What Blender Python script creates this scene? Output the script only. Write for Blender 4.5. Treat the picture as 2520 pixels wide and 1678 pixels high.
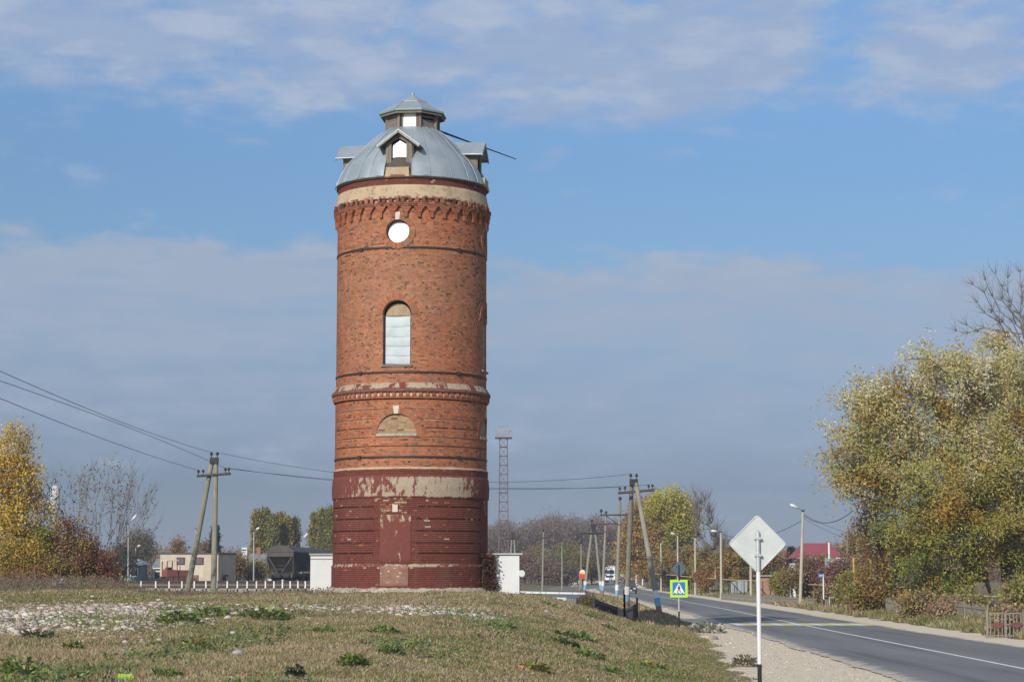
import bpy, math, random
import numpy as np
from mathutils import Vector

R = math.radians
random.seed(11)
rng = np.random.default_rng(11)
sc = bpy.context.scene
for o in list(bpy.data.objects):
    bpy.data.objects.remove(o)

# ------------------------------------------------------------------ camera
FPX, CX, CY = 5000.0, 1260.0, 839.0
PITCH = math.atan(571.0 / 5000.0)
EYE = 2.25
cam_d = bpy.data.cameras.new('camera')
cam_d.sensor_width = 36.0
cam_d.lens = 36.0 * FPX / 2520.0
cam_d.clip_start, cam_d.clip_end = 0.5, 9000.0
cam = bpy.data.objects.new('camera', cam_d)
cam.location = (0, 0, EYE)
cam.rotation_euler = (math.pi / 2 + PITCH, 0, 0)
sc.collection.objects.link(cam)
sc.camera = cam

# ------------------------------------------------------------------ sun, sky, exposure
SUN_EL, SUN_ROT = R(25.5), R(205.2)
sd = bpy.data.lights.new('sun', 'SUN')
sd.energy, sd.angle, sd.color = 3.8, R(0.53), (1.0, 0.94, 0.85)
sun = bpy.data.objects.new('sun', sd)
sdir = Vector((math.sin(SUN_ROT) * math.cos(SUN_EL), math.cos(SUN_ROT) * math.cos(SUN_EL), math.sin(SUN_EL)))
sun.rotation_euler = (-sdir).to_track_quat('-Z', 'Y').to_euler()
sun.location = (-40, -50, 60)
sc.collection.objects.link(sun)
sc.view_settings.view_transform = 'Standard'
sc.view_settings.look = 'None'
sc.view_settings.gamma = 1.0
sc.view_settings.use_curve_mapping = False
sc.view_settings.exposure = 0.0

W = bpy.data.worlds.new('World')
sc.world = W
W.use_nodes = True
nt = W.node_tree
nt.nodes.clear()
wn = nt.nodes.new


def wm(op, a, b=None, c=None, clamp=False):
    n = wn('ShaderNodeMath')
    n.operation = op
    n.use_clamp = clamp
    for i, s in enumerate((a, b, c)):
        if s is None:
            continue
        if isinstance(s, (int, float)):
            n.inputs[i].default_value = s
        else:
            nt.links.new(s, n.inputs[i])
    return n.outputs[0]


def wstep(x, lo, hi):
    n = wn('ShaderNodeMapRange')
    n.interpolation_type = 'SMOOTHSTEP'
    nt.links.new(x, n.inputs['Value'])
    n.inputs['From Min'].default_value = lo
    n.inputs['From Max'].default_value = hi
    return n.outputs[0]


def wmix(f, a, b):
    n = wn('ShaderNodeMix')
    n.data_type = 'RGBA'
    nt.links.new(f, n.inputs[0])
    for s, i in ((a, 6), (b, 7)):
        if isinstance(s, tuple):
            n.inputs[i].default_value = (*s, 1)
        else:
            nt.links.new(s, n.inputs[i])
    return n.outputs[2]


sky = wn('ShaderNodeTexSky')
sky.sky_type = 'NISHITA'
sky.sun_disc = False
sky.sun_elevation = SUN_EL
sky.sun_rotation = SUN_ROT
sky.air_density, sky.dust_density, sky.ozone_density = 1.0, 1.0, 1.0
tc = wn('ShaderNodeTexCoord')
nrm = wn('ShaderNodeVectorMath')
nrm.operation = 'NORMALIZE'
nt.links.new(tc.outputs['Generated'], nrm.inputs[0])
sep = wn('ShaderNodeSeparateXYZ')
nt.links.new(nrm.outputs[0], sep.inputs[0])
el = wm('MULTIPLY', wm('ARCSINE', sep.outputs[2]), 57.2958)
az = wm('MULTIPLY', wm('ARCTAN2', sep.outputs[0], sep.outputs[1]), 57.2958)


def wnoise(sx, sy, ox, scale, det, rough=0.55):
    cb = wn('ShaderNodeCombineXYZ')
    nt.links.new(wm('MULTIPLY', az, sx), cb.inputs[0])
    nt.links.new(wm('MULTIPLY', el, sy), cb.inputs[1])
    cb.inputs[2].default_value = ox
    n = wn('ShaderNodeTexNoise')
    n.inputs['Scale'].default_value = scale
    n.inputs['Detail'].default_value = det
    n.inputs['Roughness'].default_value = rough
    nt.links.new(cb.outputs[0], n.inputs['Vector'])
    return n.outputs[0]


def blob(a0, e0, sa, se, amp):
    dx = wm('DIVIDE', wm('SUBTRACT', az, a0), sa)
    dy = wm('DIVIDE', wm('SUBTRACT', el, e0), se)
    d2 = wm('ADD', wm('MULTIPLY', dx, dx), wm('MULTIPLY', dy, dy))
    return wm('MULTIPLY', wm('EXPONENT', wm('MULTIPLY', d2, -1.0)), amp)


# colour grade of the clear sky by height above the horizon (hazy grey-blue low, clear blue high)
ramp = wn('ShaderNodeValToRGB')
nt.links.new(wm('DIVIDE', wm('MAXIMUM', el, 0.0), 30.0, clamp=True), ramp.inputs[0])
SKY_GRADE = [(0.0, (.40, .50, .86)), (.023, (.31, .40, .72)), (.08, (.26, .315, .53)), (.156, (.33, .37, .535)), (.232, (.41, .465, .593)), (.307, (.43, .54, .69)),
             (.383, (.45, .578, .736)), (.527, (.55, .714, .886)), (1.0, (.57, .70, .84))]
while len(ramp.color_ramp.elements) < len(SKY_GRADE):
    ramp.color_ramp.elements.new(0.5)
for e, (p, c) in zip(ramp.color_ramp.elements, SKY_GRADE):
    e.position = p
    e.color = (*c, 1)
grade = wn('ShaderNodeVectorMath')
grade.operation = 'MULTIPLY'
nt.links.new(sky.outputs[0], grade.inputs[0])
nt.links.new(ramp.outputs[0], grade.inputs[1])
SKY_STRENGTH = 0.14
clear = grade.outputs[0]
# clouds: a broken high layer above about 12 degrees, a long low bank at 4 to 9 degrees
n_big = wnoise(0.10, 0.26, 3.1, 1.6, 5.0, 0.5)
n_fine = wnoise(0.28, 0.8, 7.7, 1.9, 8.0, 0.58)
nz = wm('ADD', wm('MULTIPLY', wm('SUBTRACT', n_big, 0.5), 1.0), wm('MULTIPLY', wm('SUBTRACT', n_fine, 0.5), 1.5))
up = wm('ADD', wm('MULTIPLY', wstep(el, 11.6, 14.8), 0.66), nz)
for b in ((-12.5, 15.0, 4.0, 1.2, 0.25), (-6.0, 14.2, 4.5, 1.3, 0.22), (4.2, 13.6, 4.8, 1.5, 0.5), (0.9, 12.9, 1.5, 0.5, 0.22), (-6.0, 13.0, 3.0, 0.8, 0.16), (6.2, 15.3, 2.5, 1.0, 0.2), (9.4, 14.7, 0.9, 1.6, -0.45),
          (12.3, 14.3, 2.6, 1.5, 0.25), (0.6, 13.0, 1.6, 0.7, 0.12), (-14.0, 10.4, 2.0, 0.8, 0.1), (-12.6, 12.6, 0.9, 1.0, 0.12)):
    up = wm('ADD', up, blob(*b))
up = wstep(up, 0.16, 0.95)
edge = wm('ADD', el, wm('ADD', wm('MULTIPLY', nz, -1.9), wm('MULTIPLY', az, 0.03)))
low = wm('MULTIPLY', wm('SUBTRACT', 1.0, wstep(edge, 8.35, 9.25)), wstep(wm('ADD', el, wm('MULTIPLY', nz, 3.0)), 1.5, 7.5))
n_band = wnoise(0.05, 0.9, 12.3, 1.5, 6.0, 0.55)
low = wm('MULTIPLY', low, wm('ADD', 0.86, wm('ADD', wm('MULTIPLY', nz, 0.8), wm('MULTIPLY', wm('SUBTRACT', n_band, 0.5), 1.6))), clamp=True)
CLOUD_UP, CLOUD_LOW = (2.78, 3.38, 4.55), (2.48, 3.04, 3.98)
n_lit = wnoise(0.22, 0.7, 21.4, 1.7, 7.0, 0.6)
lit = wstep(wm('ADD', n_lit, wm('MULTIPLY', nz, 0.25)), 0.42, 0.72)
edge_lit = wm('MULTIPLY', lit, wstep(edge, 7.0, 8.6))
col = wmix(wm('MULTIPLY', low, 0.9, clamp=True), clear, wmix(edge_lit, CLOUD_LOW, (2.72, 3.22, 4.05)))
col = wmix(wm('MULTIPLY', up, 0.9, clamp=True), col, wmix(lit, (2.40, 3.06, 4.35), (3.15, 3.66, 4.62)))
bg = wn('ShaderNodeBackground')
bg.inputs['Strength'].default_value = SKY_STRENGTH
nt.links.new(col, bg.inputs['Color'])
wo = wn('ShaderNodeOutputWorld')
nt.links.new(bg.outputs[0], wo.inputs[0])


# ------------------------------------------------------------------ helpers
def P(u, v, y):
    """World point at depth y that lies on the sight line of photograph position (u, v)."""
    c, s = math.cos(PITCH), math.sin(PITCH)
    q = v - CY
    d = FPX * c + q * s
    return Vector(((u - CX) / d * y, y, EYE + (FPX * s - q * c) / d * y))


def XA(u, y):
    return (u - CX) / 5030.0 * y


def sstep(x, a, b):
    t = np.clip((x - a) / (b - a), 0, 1)
    return t * t * (3 - 2 * t)


_mats = {}


def newmat(name):
    m = bpy.data.materials.new(name)
    m.use_nodes = True
    m.node_tree.nodes.clear()
    return m


class NT:
    """Small node-building helper for materials."""

    def __init__(self, name):
        self.m = newmat(name)
        self.t = self.m.node_tree

    def n(self, kind, **kw):
        x = self.t.nodes.new(kind)
        for k, v in kw.items():
            setattr(x, k, v)
        return x

    def link(self, a, b):
        self.t.links.new(a, b)

    def put(self, sock, v):
        if hasattr(v, 'links') or isinstance(v, bpy.types.NodeSocket):
            self.link(v, sock)
        elif isinstance(v, tuple) and len(v) == 3 and sock.type == 'RGBA':
            sock.default_value = (*v, 1)
        else:
            sock.default_value = v

    def obj(self, scale=(1, 1, 1)):
        c = self.n('ShaderNodeTexCoord')
        mp = self.n('ShaderNodeMapping')
        mp.inputs['Scale'].default_value = scale
        self.link(c.outputs['Object'], mp.inputs['Vector'])
        return mp.outputs[0]

    def noise(self, scale, detail=4, rough=0.55, vec=None, stretch=(1, 1, 1)):
        x = self.n('ShaderNodeTexNoise')
        x.inputs['Scale'].default_value = scale
        x.inputs['Detail'].default_value = detail
        x.inputs['Roughness'].default_value = rough
        self.link(vec if vec is not None else self.obj(stretch), x.inputs['Vector'])
        return x.outputs[0]

    def step(self, x, lo, hi):
        r = self.n('ShaderNodeMapRange', interpolation_type='SMOOTHSTEP')
        self.link(x, r.inputs['Value'])
        r.inputs['From Min'].default_value = lo
        r.inputs['From Max'].default_value = hi
        return r.outputs[0]

    def mix(self, f, a, b, mode='MIX'):
        x = self.n('ShaderNodeMix', data_type='RGBA', blend_type=mode)
        self.put(x.inputs[0], f)
        self.put(x.inputs[6], a)
        self.put(x.inputs[7], b)
        return x.outputs[2]

    def math(self, op, a, b=0.0, clamp=False):
        x = self.n('ShaderNodeMath', operation=op, use_clamp=clamp)
        self.put(x.inputs[0], a)
        self.put(x.inputs[1], b)
        return x.outputs[0]

    def attr(self, name='Col', out='Color'):
        a = self.n('ShaderNodeAttribute', attribute_name=name)
        return a.outputs[out]

    def bump(self, h, strength=0.3, dist=0.02):
        b = self.n('ShaderNodeBump')
        b.inputs['Strength'].default_value = strength
        b.inputs['Distance'].default_value = dist
        self.link(h, b.inputs['Height'])
        return b.outputs[0]

    def done(self, color, rough=0.8, metal=0.0, normal=None, spec=0.3, trans=None):
        b = self.n('ShaderNodeBsdfPrincipled')
        self.put(b.inputs['Base Color'], color)
        self.put(b.inputs['Roughness'], rough)
        self.put(b.inputs['Metallic'], metal)
        b.inputs['Specular IOR Level'].default_value = spec
        if normal is not None:
            self.link(normal, b.inputs['Normal'])
        o = self.n('ShaderNodeOutputMaterial')
        if trans:
            tr = self.n('ShaderNodeBsdfTranslucent')
            self.put(tr.inputs['Color'], color)
            mx = self.n('ShaderNodeMixShader')
            mx.inputs[0].default_value = trans
            self.link(b.outputs[0], mx.inputs[1])
            self.link(tr.outputs[0], mx.inputs[2])
            self.link(mx.outputs[0], o.inputs[0])
        else:
            self.link(b.outputs[0], o.inputs[0])
        return self.m


def pm(name, c1, c2=None, scale=3.0, rough=0.8, metal=0.0, bump=0.15, stretch=(1, 1, 1), lo=0.35, hi=0.7, spec=0.3, dist=0.02, detail=5):
    """A plain procedural material: two close colours mixed by noise, with a little relief."""
    if name in _mats:
        return _mats[name]
    k = NT(name)
    c2 = c2 or tuple(x * 0.72 for x in c1)
    n1 = k.noise(scale, detail, 0.6, stretch=stretch)
    n2 = k.noise(scale * 7.3, 3, 0.6, stretch=stretch)
    f = k.step(k.math('ADD', k.math('MULTIPLY', n1, 0.75), k.math('MULTIPLY', n2, 0.25)), lo, hi)
    nm = k.bump(n2, bump, dist) if bump else None
    _mats[name] = k.done(k.mix(f, c1, c2), rough, metal, nm, spec)
    return _mats[name]


def world_loc(o):
    v = Vector((0, 0, 0))
    while o is not None:
        v += Vector(o.location)
        o = o.parent
    return v


class MB:
    """Collects faces; build() links them as ONE mesh object."""

    def __init__(self):
        self.v, self.f, self.c, self.mi = [], [], [], []

    def add(self, vs, fs, col=None):
        k = len(self.v)
        self.v.extend([tuple(p) for p in vs])
        for f in fs:
            self.f.append(tuple(i + k for i in f))
            self.c.append(col or (1, 1, 1))
        return self

    def hexa(self, p, col=None):
        """8 corners: bottom 0-3 counter-clockwise from above, top 4-7."""
        return self.add(p, [(3, 2, 1, 0), (4, 5, 6, 7), (0, 1, 5, 4), (1, 2, 6, 5), (2, 3, 7, 6), (3, 0, 4, 7)], col)

    def box(self, c, s, rz=0.0, col=None, tilt=None):
        hx, hy, hz = s[0] / 2, s[1] / 2, s[2] / 2
        ca, sa = math.cos(rz), math.sin(rz)
        pts = []
        for z in (-hz, hz):
            for x, y in ((-hx, -hy), (hx, -hy), (hx, hy), (-hx, hy)):
                if tilt is not None:
                    q = tilt @ Vector((x, y, z))
                    x2, y2, z2 = q
                else:
                    x2, y2, z2 = x, y, z
                pts.append((c[0] + x2 * ca - y2 * sa, c[1] + x2 * sa + y2 * ca, c[2] + z2))
        return self.hexa(pts, col)

    def tube(self, pts, rad, n=8, col=None, caps=True):
        pts = [Vector(p) for p in pts]
        if isinstance(rad, (int, float)):
            rad = [rad] * len(pts)
        rings = []
        for i, p in enumerate(pts):
            d = (pts[min(i + 1, len(pts) - 1)] - pts[max(i - 1, 0)])
            d = d.normalized() if d.length > 1e-9 else Vector((0, 0, 1))
            a = Vector((1, 0, 0)) if abs(d.x) < 0.8 else Vector((0, 1, 0))
            e1 = d.cross(a).normalized()
            e2 = d.cross(e1)
            rings.append([p + (e1 * math.cos(2 * math.pi * k / n) + e2 * math.sin(2 * math.pi * k / n)) * rad[i] for k in range(n)])
        vs = [q for r in rings for q in r]
        fs = []
        for i in range(len(pts) - 1):
            for k in range(n):
                a, b = i * n + k, i * n + (k + 1) % n
                fs.append((a, a + n, b + n, b))
        if caps:
            fs.append(tuple(range(n)))
            fs.append(tuple(reversed(range((len(pts) - 1) * n, len(pts) * n))))
        return self.add(vs, fs, col)

    def disc(self, c, r, n, nrm, col=None, thick=0.0):
        d = Vector(nrm).normalized()
        return self.tube([Vector(c) - d * thick / 2, Vector(c) + d * thick / 2], r, n, col)

    def prism(self, poly, o, ex, ey, ez, depth, col=None):
        """Polygon (a, b) in the plane o + a*ex + b*ey, thickened by depth along ez."""
        o, ex, ey, ez = Vector(o), Vector(ex), Vector(ey), Vector(ez)
        n = len(poly)
        vs = [o + ex * a + ey * b for a, b in poly] + [o + ex * a + ey * b + ez * depth for a, b in poly]
        fs = [tuple(reversed(range(n))), tuple(range(n, 2 * n))]
        for i in range(n):
            j = (i + 1) % n
            fs.append((i, j, j + n, i + n))
        return self.add(vs, fs, col)

    def build(self, name, mat, parent=None, smooth=False, world=True, colors=False):
        me = bpy.data.meshes.new(name)
        off = world_loc(parent) if (parent is not None and world) else Vector((0, 0, 0))
        vs = [(p[0] - off.x, p[1] - off.y, p[2] - off.z) for p in self.v]
        me.from_pydata(vs, [], self.f)
        if colors:
            at = me.attributes.new('Col', 'FLOAT_COLOR', 'FACE')
            at.data.foreach_set('color', np.array([(*c, 1.0) for c in self.c], dtype=np.float32).ravel())
        me.materials.append(mat)
        if smooth:
            me.polygons.foreach_set('use_smooth', [True] * len(me.polygons))
        me.update()
        o = bpy.data.objects.new(name, me)
        sc.collection.objects.link(o)
        if parent is not None:
            o.parent = parent
        return o


def arrmesh(name, V, F, mat, parent=None, C=None, smooth=False):
    """Fast mesh from arrays: V (n,3), F (m,k) with constant k, C per face (m,3)."""
    me = bpy.data.meshes.new(name)
    V = np.asarray(V, dtype=np.float32)
    if parent is not None:
        V = V - np.array(world_loc(parent), dtype=np.float32)
    F = np.asarray(F, dtype=np.int32)
    m, k = F.shape
    me.vertices.add(len(V))
    me.vertices.foreach_set('co', V.ravel())
    me.loops.add(m * k)
    me.loops.foreach_set('vertex_index', F.ravel())
    me.polygons.add(m)
    me.polygons.foreach_set('loop_start', np.arange(0, m * k, k, dtype=np.int32))
    if smooth:
        me.polygons.foreach_set('use_smooth', np.ones(m, dtype=bool))
    me.update(calc_edges=True)
    if C is not None:
        C = np.asarray(C, dtype=np.float32)
        at = me.attributes.new('Col', 'FLOAT_COLOR', 'POINT' if len(C) == len(V) else 'FACE')
        at.data.foreach_set('color', np.c_[C, np.ones(len(C), dtype=np.float32)].ravel())
    me.materials.append(mat)
    o = bpy.data.objects.new(name, me)
    sc.collection.objects.link(o)
    if parent is not None:
        o.parent = parent
    return o


def thing(name, label, cat, loc=(0, 0, 0), group=None, rz=0.0):
    o = bpy.data.objects.new(name, None)
    o.empty_display_size = 0.3
    sc.collection.objects.link(o)
    o.location = loc
    o.rotation_euler = (0, 0, rz)
    return tag(o, label, cat, group)


def tag(o, label, cat, group=None):
    o['label'] = label
    o['category'] = cat
    if group:
        o['group'] = group
    return o


def kind(o, k):
    o['kind'] = k
    return o


def dup(root, loc, rz=0.0, label=None, group=None, scale=None):
    """A copy of a thing with copies of its parts and sub-parts."""
    def rec(o, par):
        c = o.copy()
        sc.collection.objects.link(c)
        if par is not None:
            c.parent = par
        for ch in [x for x in bpy.data.objects if x.parent == o]:
            rec(ch, c)
        return c
    r = rec(root, None)
    r.location = loc
    r.rotation_euler = (0, 0, rz)
    if scale:
        r.scale = (scale, scale, scale)
    if label:
        r['label'] = label
    if group:
        r['group'] = group
    return r

# ================================================================== ground
ROAD_CL = [(11.3, -30), (11.6, 20), (12.0, 48), (12.3, 70), (12.6, 90), (13.15, 120), (13.6, 150), (14.1, 194), (14.5, 240), (15.0, 290), (16.9, 350), (19.4, 400), (23.3, 445), (31, 515), (44, 600), (64, 700)]
SIDE_CL = [(17.5, 372), (12.5, 325), (7.0, 285), (0.0, 256), (-14, 232), (-40, 212), (-90, 196)]


ROADZ = -0.35      # the road lies lower than the foot of the bank; its plan is set out for that level
ROAD_CL = [(x * 1.155, y * 1.155) for x, y in ROAD_CL]
SIDE_CL = [(x * 1.155, y * 1.155) for x, y in SIDE_CL]


def spline(pts, step):
    pts = np.array(pts, float)
    out = []
    n = len(pts)
    for i in range(n - 1):
        p0, p1, p2, p3 = pts[max(i - 1, 0)], pts[i], pts[i + 1], pts[min(i + 2, n - 1)]
        k = max(2, int(np.linalg.norm(p2 - p1) / step))
        for t in np.arange(k) / k:
            out.append(0.5 * ((2 * p1) + (-p0 + p2) * t + (2 * p0 - 5 * p1 + 4 * p2 - p3) * t * t + (-p0 + 3 * p1 - 3 * p2 + p3) * t ** 3))
    out.append(pts[-1])
    return np.array(out)


ROAD = spline(ROAD_CL, 2.0)
SIDE = spline(SIDE_CL, 3.0)


def road_x(y):
    return np.interp(y, ROAD[:, 1], ROAD[:, 0])


def side_dist(x, y):
    x = np.asarray(x, float)
    y = np.asarray(y, float)
    d = np.full(np.broadcast(x, y).shape, 1e9)
    for p in SIDE[::2]:
        d = np.minimum(d, np.hypot(x - p[0], y - p[1]))
    return d


def vnoise(x, y, s, seed=0):
    """Cheap smooth pseudo-noise in -1..1 from a few rotated sines."""
    x = np.asarray(x, float) * s
    y = np.asarray(y, float) * s
    r = np.random.default_rng(seed)
    z = 0
    for k in range(6):
        a, ph, f = r.uniform(0, 6.28), r.uniform(0, 6.28), r.uniform(0.6, 2.2)
        z = z + np.sin((x * math.cos(a) + y * math.sin(a)) * f + ph + 0.8 * np.sin((x * math.sin(a) - y * math.cos(a)) * f * 0.7 + ph * 2))
    return z / 4.0


def road_z(y):
    return 0.45 * sstep(np.asarray(y, float), 300, 520)


def edge_x(y):
    """Where the grass bank meets the gravel beside the road."""
    return np.interp(y, [0, 35, 46, 54, 72, 99, 106, 115, 160, 290], [5.3, 5.2, 5.5, 6.0, 7.2, 9.1, 9.3, 9.2, 10.2, 11.2])


TX_ = -4.03


def ground_z(x, y):
    x = np.asarray(x, float)
    y = np.asarray(y, float)
    top = np.interp(y, [-40, 0, 30, 42, 50, 60, 70, 79, 90, 104, 118, 150, 168, 200, 250, 320, 420], [0.5, 0.62, 0.74, 0.92, 1.06, 1.24, 1.36, 1.38, 1.16, 1.00, 0.88, 0.66, 0.60, 0.75, 1.22, 1.0, 0.5])
    # the tower stands on its own low mound; the bank is a little higher again towards the birches
    top = top + 0.11 * np.exp(-np.maximum(0, np.hypot(x - TX_, (y - 80.5) * .9) - 3.6) ** 2 / 9.0)
    top = top + 0.34 * sstep(-x / np.maximum(y, 1), .165, .205) * sstep(y, 62, 82) * (1 - sstep(y, 112, 130))
    w = np.interp(y, [0, 40, 60, 82, 100, 130, 200, 300], [7.5, 8.5, 8.5, 7.8, 11, 16, 22, 30])
    e = edge_x(y)
    z = (top - ROADZ) * sstep(e - x, 0.0, w) + ROADZ
    # the low terrace right of the tower
    z = z + 0.55 * np.exp(-((x - (e - 2.3)) / 1.9) ** 2) * sstep(y, 105, 116) * (1 - sstep(y, 205, 250))
    z = z + 0.22 * np.exp(-(((x - 8.1) / 0.9) ** 2 + ((y - 112) / 3.0) ** 2))
    z = z + 0.05 * vnoise(x, y, 0.55, 3) * sstep(e - x, 0.4, 2.0) + 0.035 * vnoise(x, y, 1.7, 4) * sstep(e - x, 0.2, 1.5)
    # bank right of the road
    r = x - (road_x(y) + 6.0)
    z = z + (0.25 + 0.1 * vnoise(x, y, 0.8, 9)) * sstep(r, 0.0, 3.0)
    z = z + road_z(y) * sstep(np.abs(y), 290, 330) * (x > -60)
    z = z - 0.03 * (1 - sstep(e - x, -0.6, 0.0))
    sdn = sstep(side_dist(x, y), 3.6, 9.0)
    z = np.where(y > 190, z * sdn + (ROADZ + 0.02 + road_z(y)) * (1 - sdn), z)
    far = sstep(np.hypot(x, y), 700, 1500)
    return z * (1 - far) - 0.2 * far


def gz(x, y):
    return float(ground_z(np.array([x]), np.array([y]))[0])


xs = np.unique(np.concatenate([np.arange(-34, 32, 0.45), np.arange(-90, -34, 2.5), np.arange(32, 90, 2.5), np.geomspace(90, 1700, 14), -np.geomspace(90, 1700, 14)]))
ys = np.unique(np.concatenate([np.arange(22, 132, 0.5), np.arange(-40, 22, 3), np.arange(132, 300, 1.6), np.arange(300, 620, 6), np.geomspace(620, 1700, 9), -np.geomspace(40, 600, 6)]))
GX, GY = np.meshgrid(xs, ys)
GZ = ground_z(GX, GY)
nx, ny = len(xs), len(ys)
idx = np.arange(nx * ny).reshape(ny, nx)
Fq = np.c_[idx[:-1, :-1].ravel(), idx[:-1, 1:].ravel(), idx[1:, 1:].ravel(), idx[1:, :-1].ravel()]
mx_, my_ = GX.ravel(), GY.ravel()


def gravel_mask(x, y):
    e = edge_x(y)
    wob = 0.35 * vnoise(x, y, 0.9, 21) + 0.2 * vnoise(x, y, 2.6, 22)
    left = sstep(x + wob, e - 0.25, e + 0.35)
    rr = road_x(y) + np.interp(y, [0, 58, 92, 140, 230, 350], [6.9, 6.7, 5.9, 6.2, 6.0, 5.8])
    right = 1 - sstep(x + wob, rr - 0.3, rr + 0.3)
    return left * right


def soil_mask(x, y):
    """Bare rubble strips crossing the bank."""
    q = -x / np.maximum(y, 1)
    a = 1.25 * np.exp(-((y - (52 + 55 * (.225 - q))) / np.interp(q, [.13, .18, .26], [3.5, 8.0, 9.5])) ** 2) * sstep(q, .115, .17)
    mid_y = np.interp(q, [-.01, .03, .07, .11, .16], [56, 57.5, 60, 59, 57])
    b = np.interp(q, [0, .012, .05, .065, .10, .14, .17], [0, 1.25, 1.15, .42, .5, .55, .3]) * np.exp(-((y - mid_y) / 3.0) ** 2)
    return np.clip(np.maximum(a, b) * (0.8 + 0.45 * vnoise(x, y, 1.1, 31)), 0, 1)


g_m = gravel_mask(mx_, my_)
s_m = soil_mask(mx_, my_)
far_field = sstep(my_, 105, 140)
gr_v = np.clip(0.5 + 0.5 * vnoise(mx_, my_, 0.35, 41), 0, 1)
C = np.c_[g_m, np.maximum(s_m, 0), gr_v]

k = NT('earth')
at = k.attr('Col')
sp = k.n('ShaderNodeSeparateColor')
k.link(at, sp.inputs[0])
nA = k.noise(0.9, 6)
nB = k.noise(7.0, 6, 0.65)
nC = k.noise(28.0, 3, 0.7)
grass_c = k.mix(k.step(nA, 0.38, 0.62), (0.22, 0.165, 0.09), (0.13, 0.115, 0.045))
grass_c = k.mix(k.step(nB, 0.4, 0.7), grass_c, (0.29, 0.22, 0.13))
grav_c = k.mix(k.step(nB, 0.35, 0.7), (0.78, 0.66, 0.48), (0.68, 0.56, 0.405))
grav_c = k.mix(k.step(nC, 0.52, 0.75), grav_c, (0.80, 0.70, 0.55))
soil_c = k.mix(k.step(nC, 0.4, 0.65), (0.42, 0.34, 0.26), (0.66, 0.59, 0.50))
f1 = k.step(k.math('ADD', sp.outputs[0], k.math('MULTIPLY', k.math('SUBTRACT', nB, 0.5), 0.9)), 0.35, 0.65)
f2 = k.step(k.math('ADD', sp.outputs[1], k.math('MULTIPLY', k.math('SUBTRACT', nB, 0.5), 1.0)), 0.4, 0.7)
cc = k.mix(f2, grass_c, soil_c)
cc = k.mix(f1, cc, grav_c)
EARTH = k.done(cc, 0.95, 0.0, k.bump(k.math('ADD', nB, k.math('MULTIPLY', nC, 0.5)), 0.5, 0.06), 0.1)
V = np.c_[GX.ravel(), GY.ravel(), GZ.ravel()]
ground = arrmesh('ground', V, Fq, EARTH, C=C, smooth=True)
kind(ground, 'structure')

# ------------------------------------------------------------------ roads
k = NT('asphalt')
nA = k.noise(0.35, 5, 0.6, stretch=(1.0, 0.12, 1))
nB = k.noise(18.0, 4, 0.7)
nW = k.noise(0.8, 3, 0.6, stretch=(1.6, 0.05, 1))
ac = k.mix(k.step(nA, 0.35, 0.65), (0.168, 0.164, 0.156), (0.215, 0.208, 0.193))
ac = k.mix(k.step(nW, 0.5, 0.72), ac, (0.118, 0.117, 0.113))
ac = k.mix(k.step(nB, 0.5, 0.75), ac, (0.26, 0.255, 0.24))
at = k.n('ShaderNodeSeparateColor')
k.link(k.attr('Col'), at.inputs[0])
dust = k.step(k.math('ADD', at.outputs[0], k.math('MULTIPLY', k.math('SUBTRACT', k.noise(1.6, 5, 0.65), 0.5), 1.0)), 0.45, 0.8)
ac = k.mix(dust, ac, (0.50, 0.44, 0.355))
ASPHALT = k.done(ac, 0.85, 0.0, k.bump(nB, 0.4, 0.01), 0.25)


def ribbon(name, cl, half, mat, z0, wob, zfun, dustv=0.9, n_across=12):
    t = np.gradient(cl, axis=0)
    t /= np.linalg.norm(t, axis=1)[:, None]
    nrm_ = np.c_[t[:, 1], -t[:, 0]]
    m = len(cl)
    h = half if hasattr(half, '__len__') else np.full(m, half)
    u = np.linspace(-1, 1, n_across)
    L = np.arange(m)
    Vv, du = [], []
    for j, uu in enumerate(u):
        w = uu * np.asarray(h)
        if j in (0, n_across - 1):
            w = w + wob * vnoise(cl[:, 0] * 0 + j * 7, cl[:, 1], 0.8, 60 + j) + 0.5 * wob * vnoise(cl[:, 0] * 0 + j * 3, cl[:, 1], 3.0, 70 + j)
        p = cl + nrm_ * w[:, None]
        z = zfun(p[:, 0], p[:, 1]) + z0 - (0.035 if j in (0, n_across - 1) else 0)
        Vv.append(np.c_[p, z])
    Vv = np.stack(Vv, 1)
    id_ = np.arange(m * n_across).reshape(m, n_across)
    Ff = np.c_[id_[:-1, :-1].ravel(), id_[:-1, 1:].ravel(), id_[1:, 1:].ravel(), id_[1:, :-1].ravel()]
    ed = np.abs((u[:-1] + u[1:]) / 2)
    dd = np.tile(np.interp(np.abs(u), [0, 0.72, 1], [0, 0.1, 1.0]) * dustv, (m, 1)).ravel()
    return arrmesh(name, Vv.reshape(-1, 3), Ff, mat, C=np.c_[dd, dd, dd], smooth=True)


rcl = spline(ROAD_CL, 1.0)
half = np.interp(rcl[:, 1], [0, 52, 92, 127, 340, 460], [4.5, 4.35, 3.9, 3.8, 3.9, 4.1])
road = kind(ribbon('road', rcl, half, ASPHALT, 0.034, 0.22, lambda x, y: ROADZ + road_z(y)), 'structure')
side = kind(ribbon('side_road', SIDE, 3.9, ASPHALT, 0.05, 0.2, lambda x, y: ROADZ + 0.02 + road_z(y)), 'structure')

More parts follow.
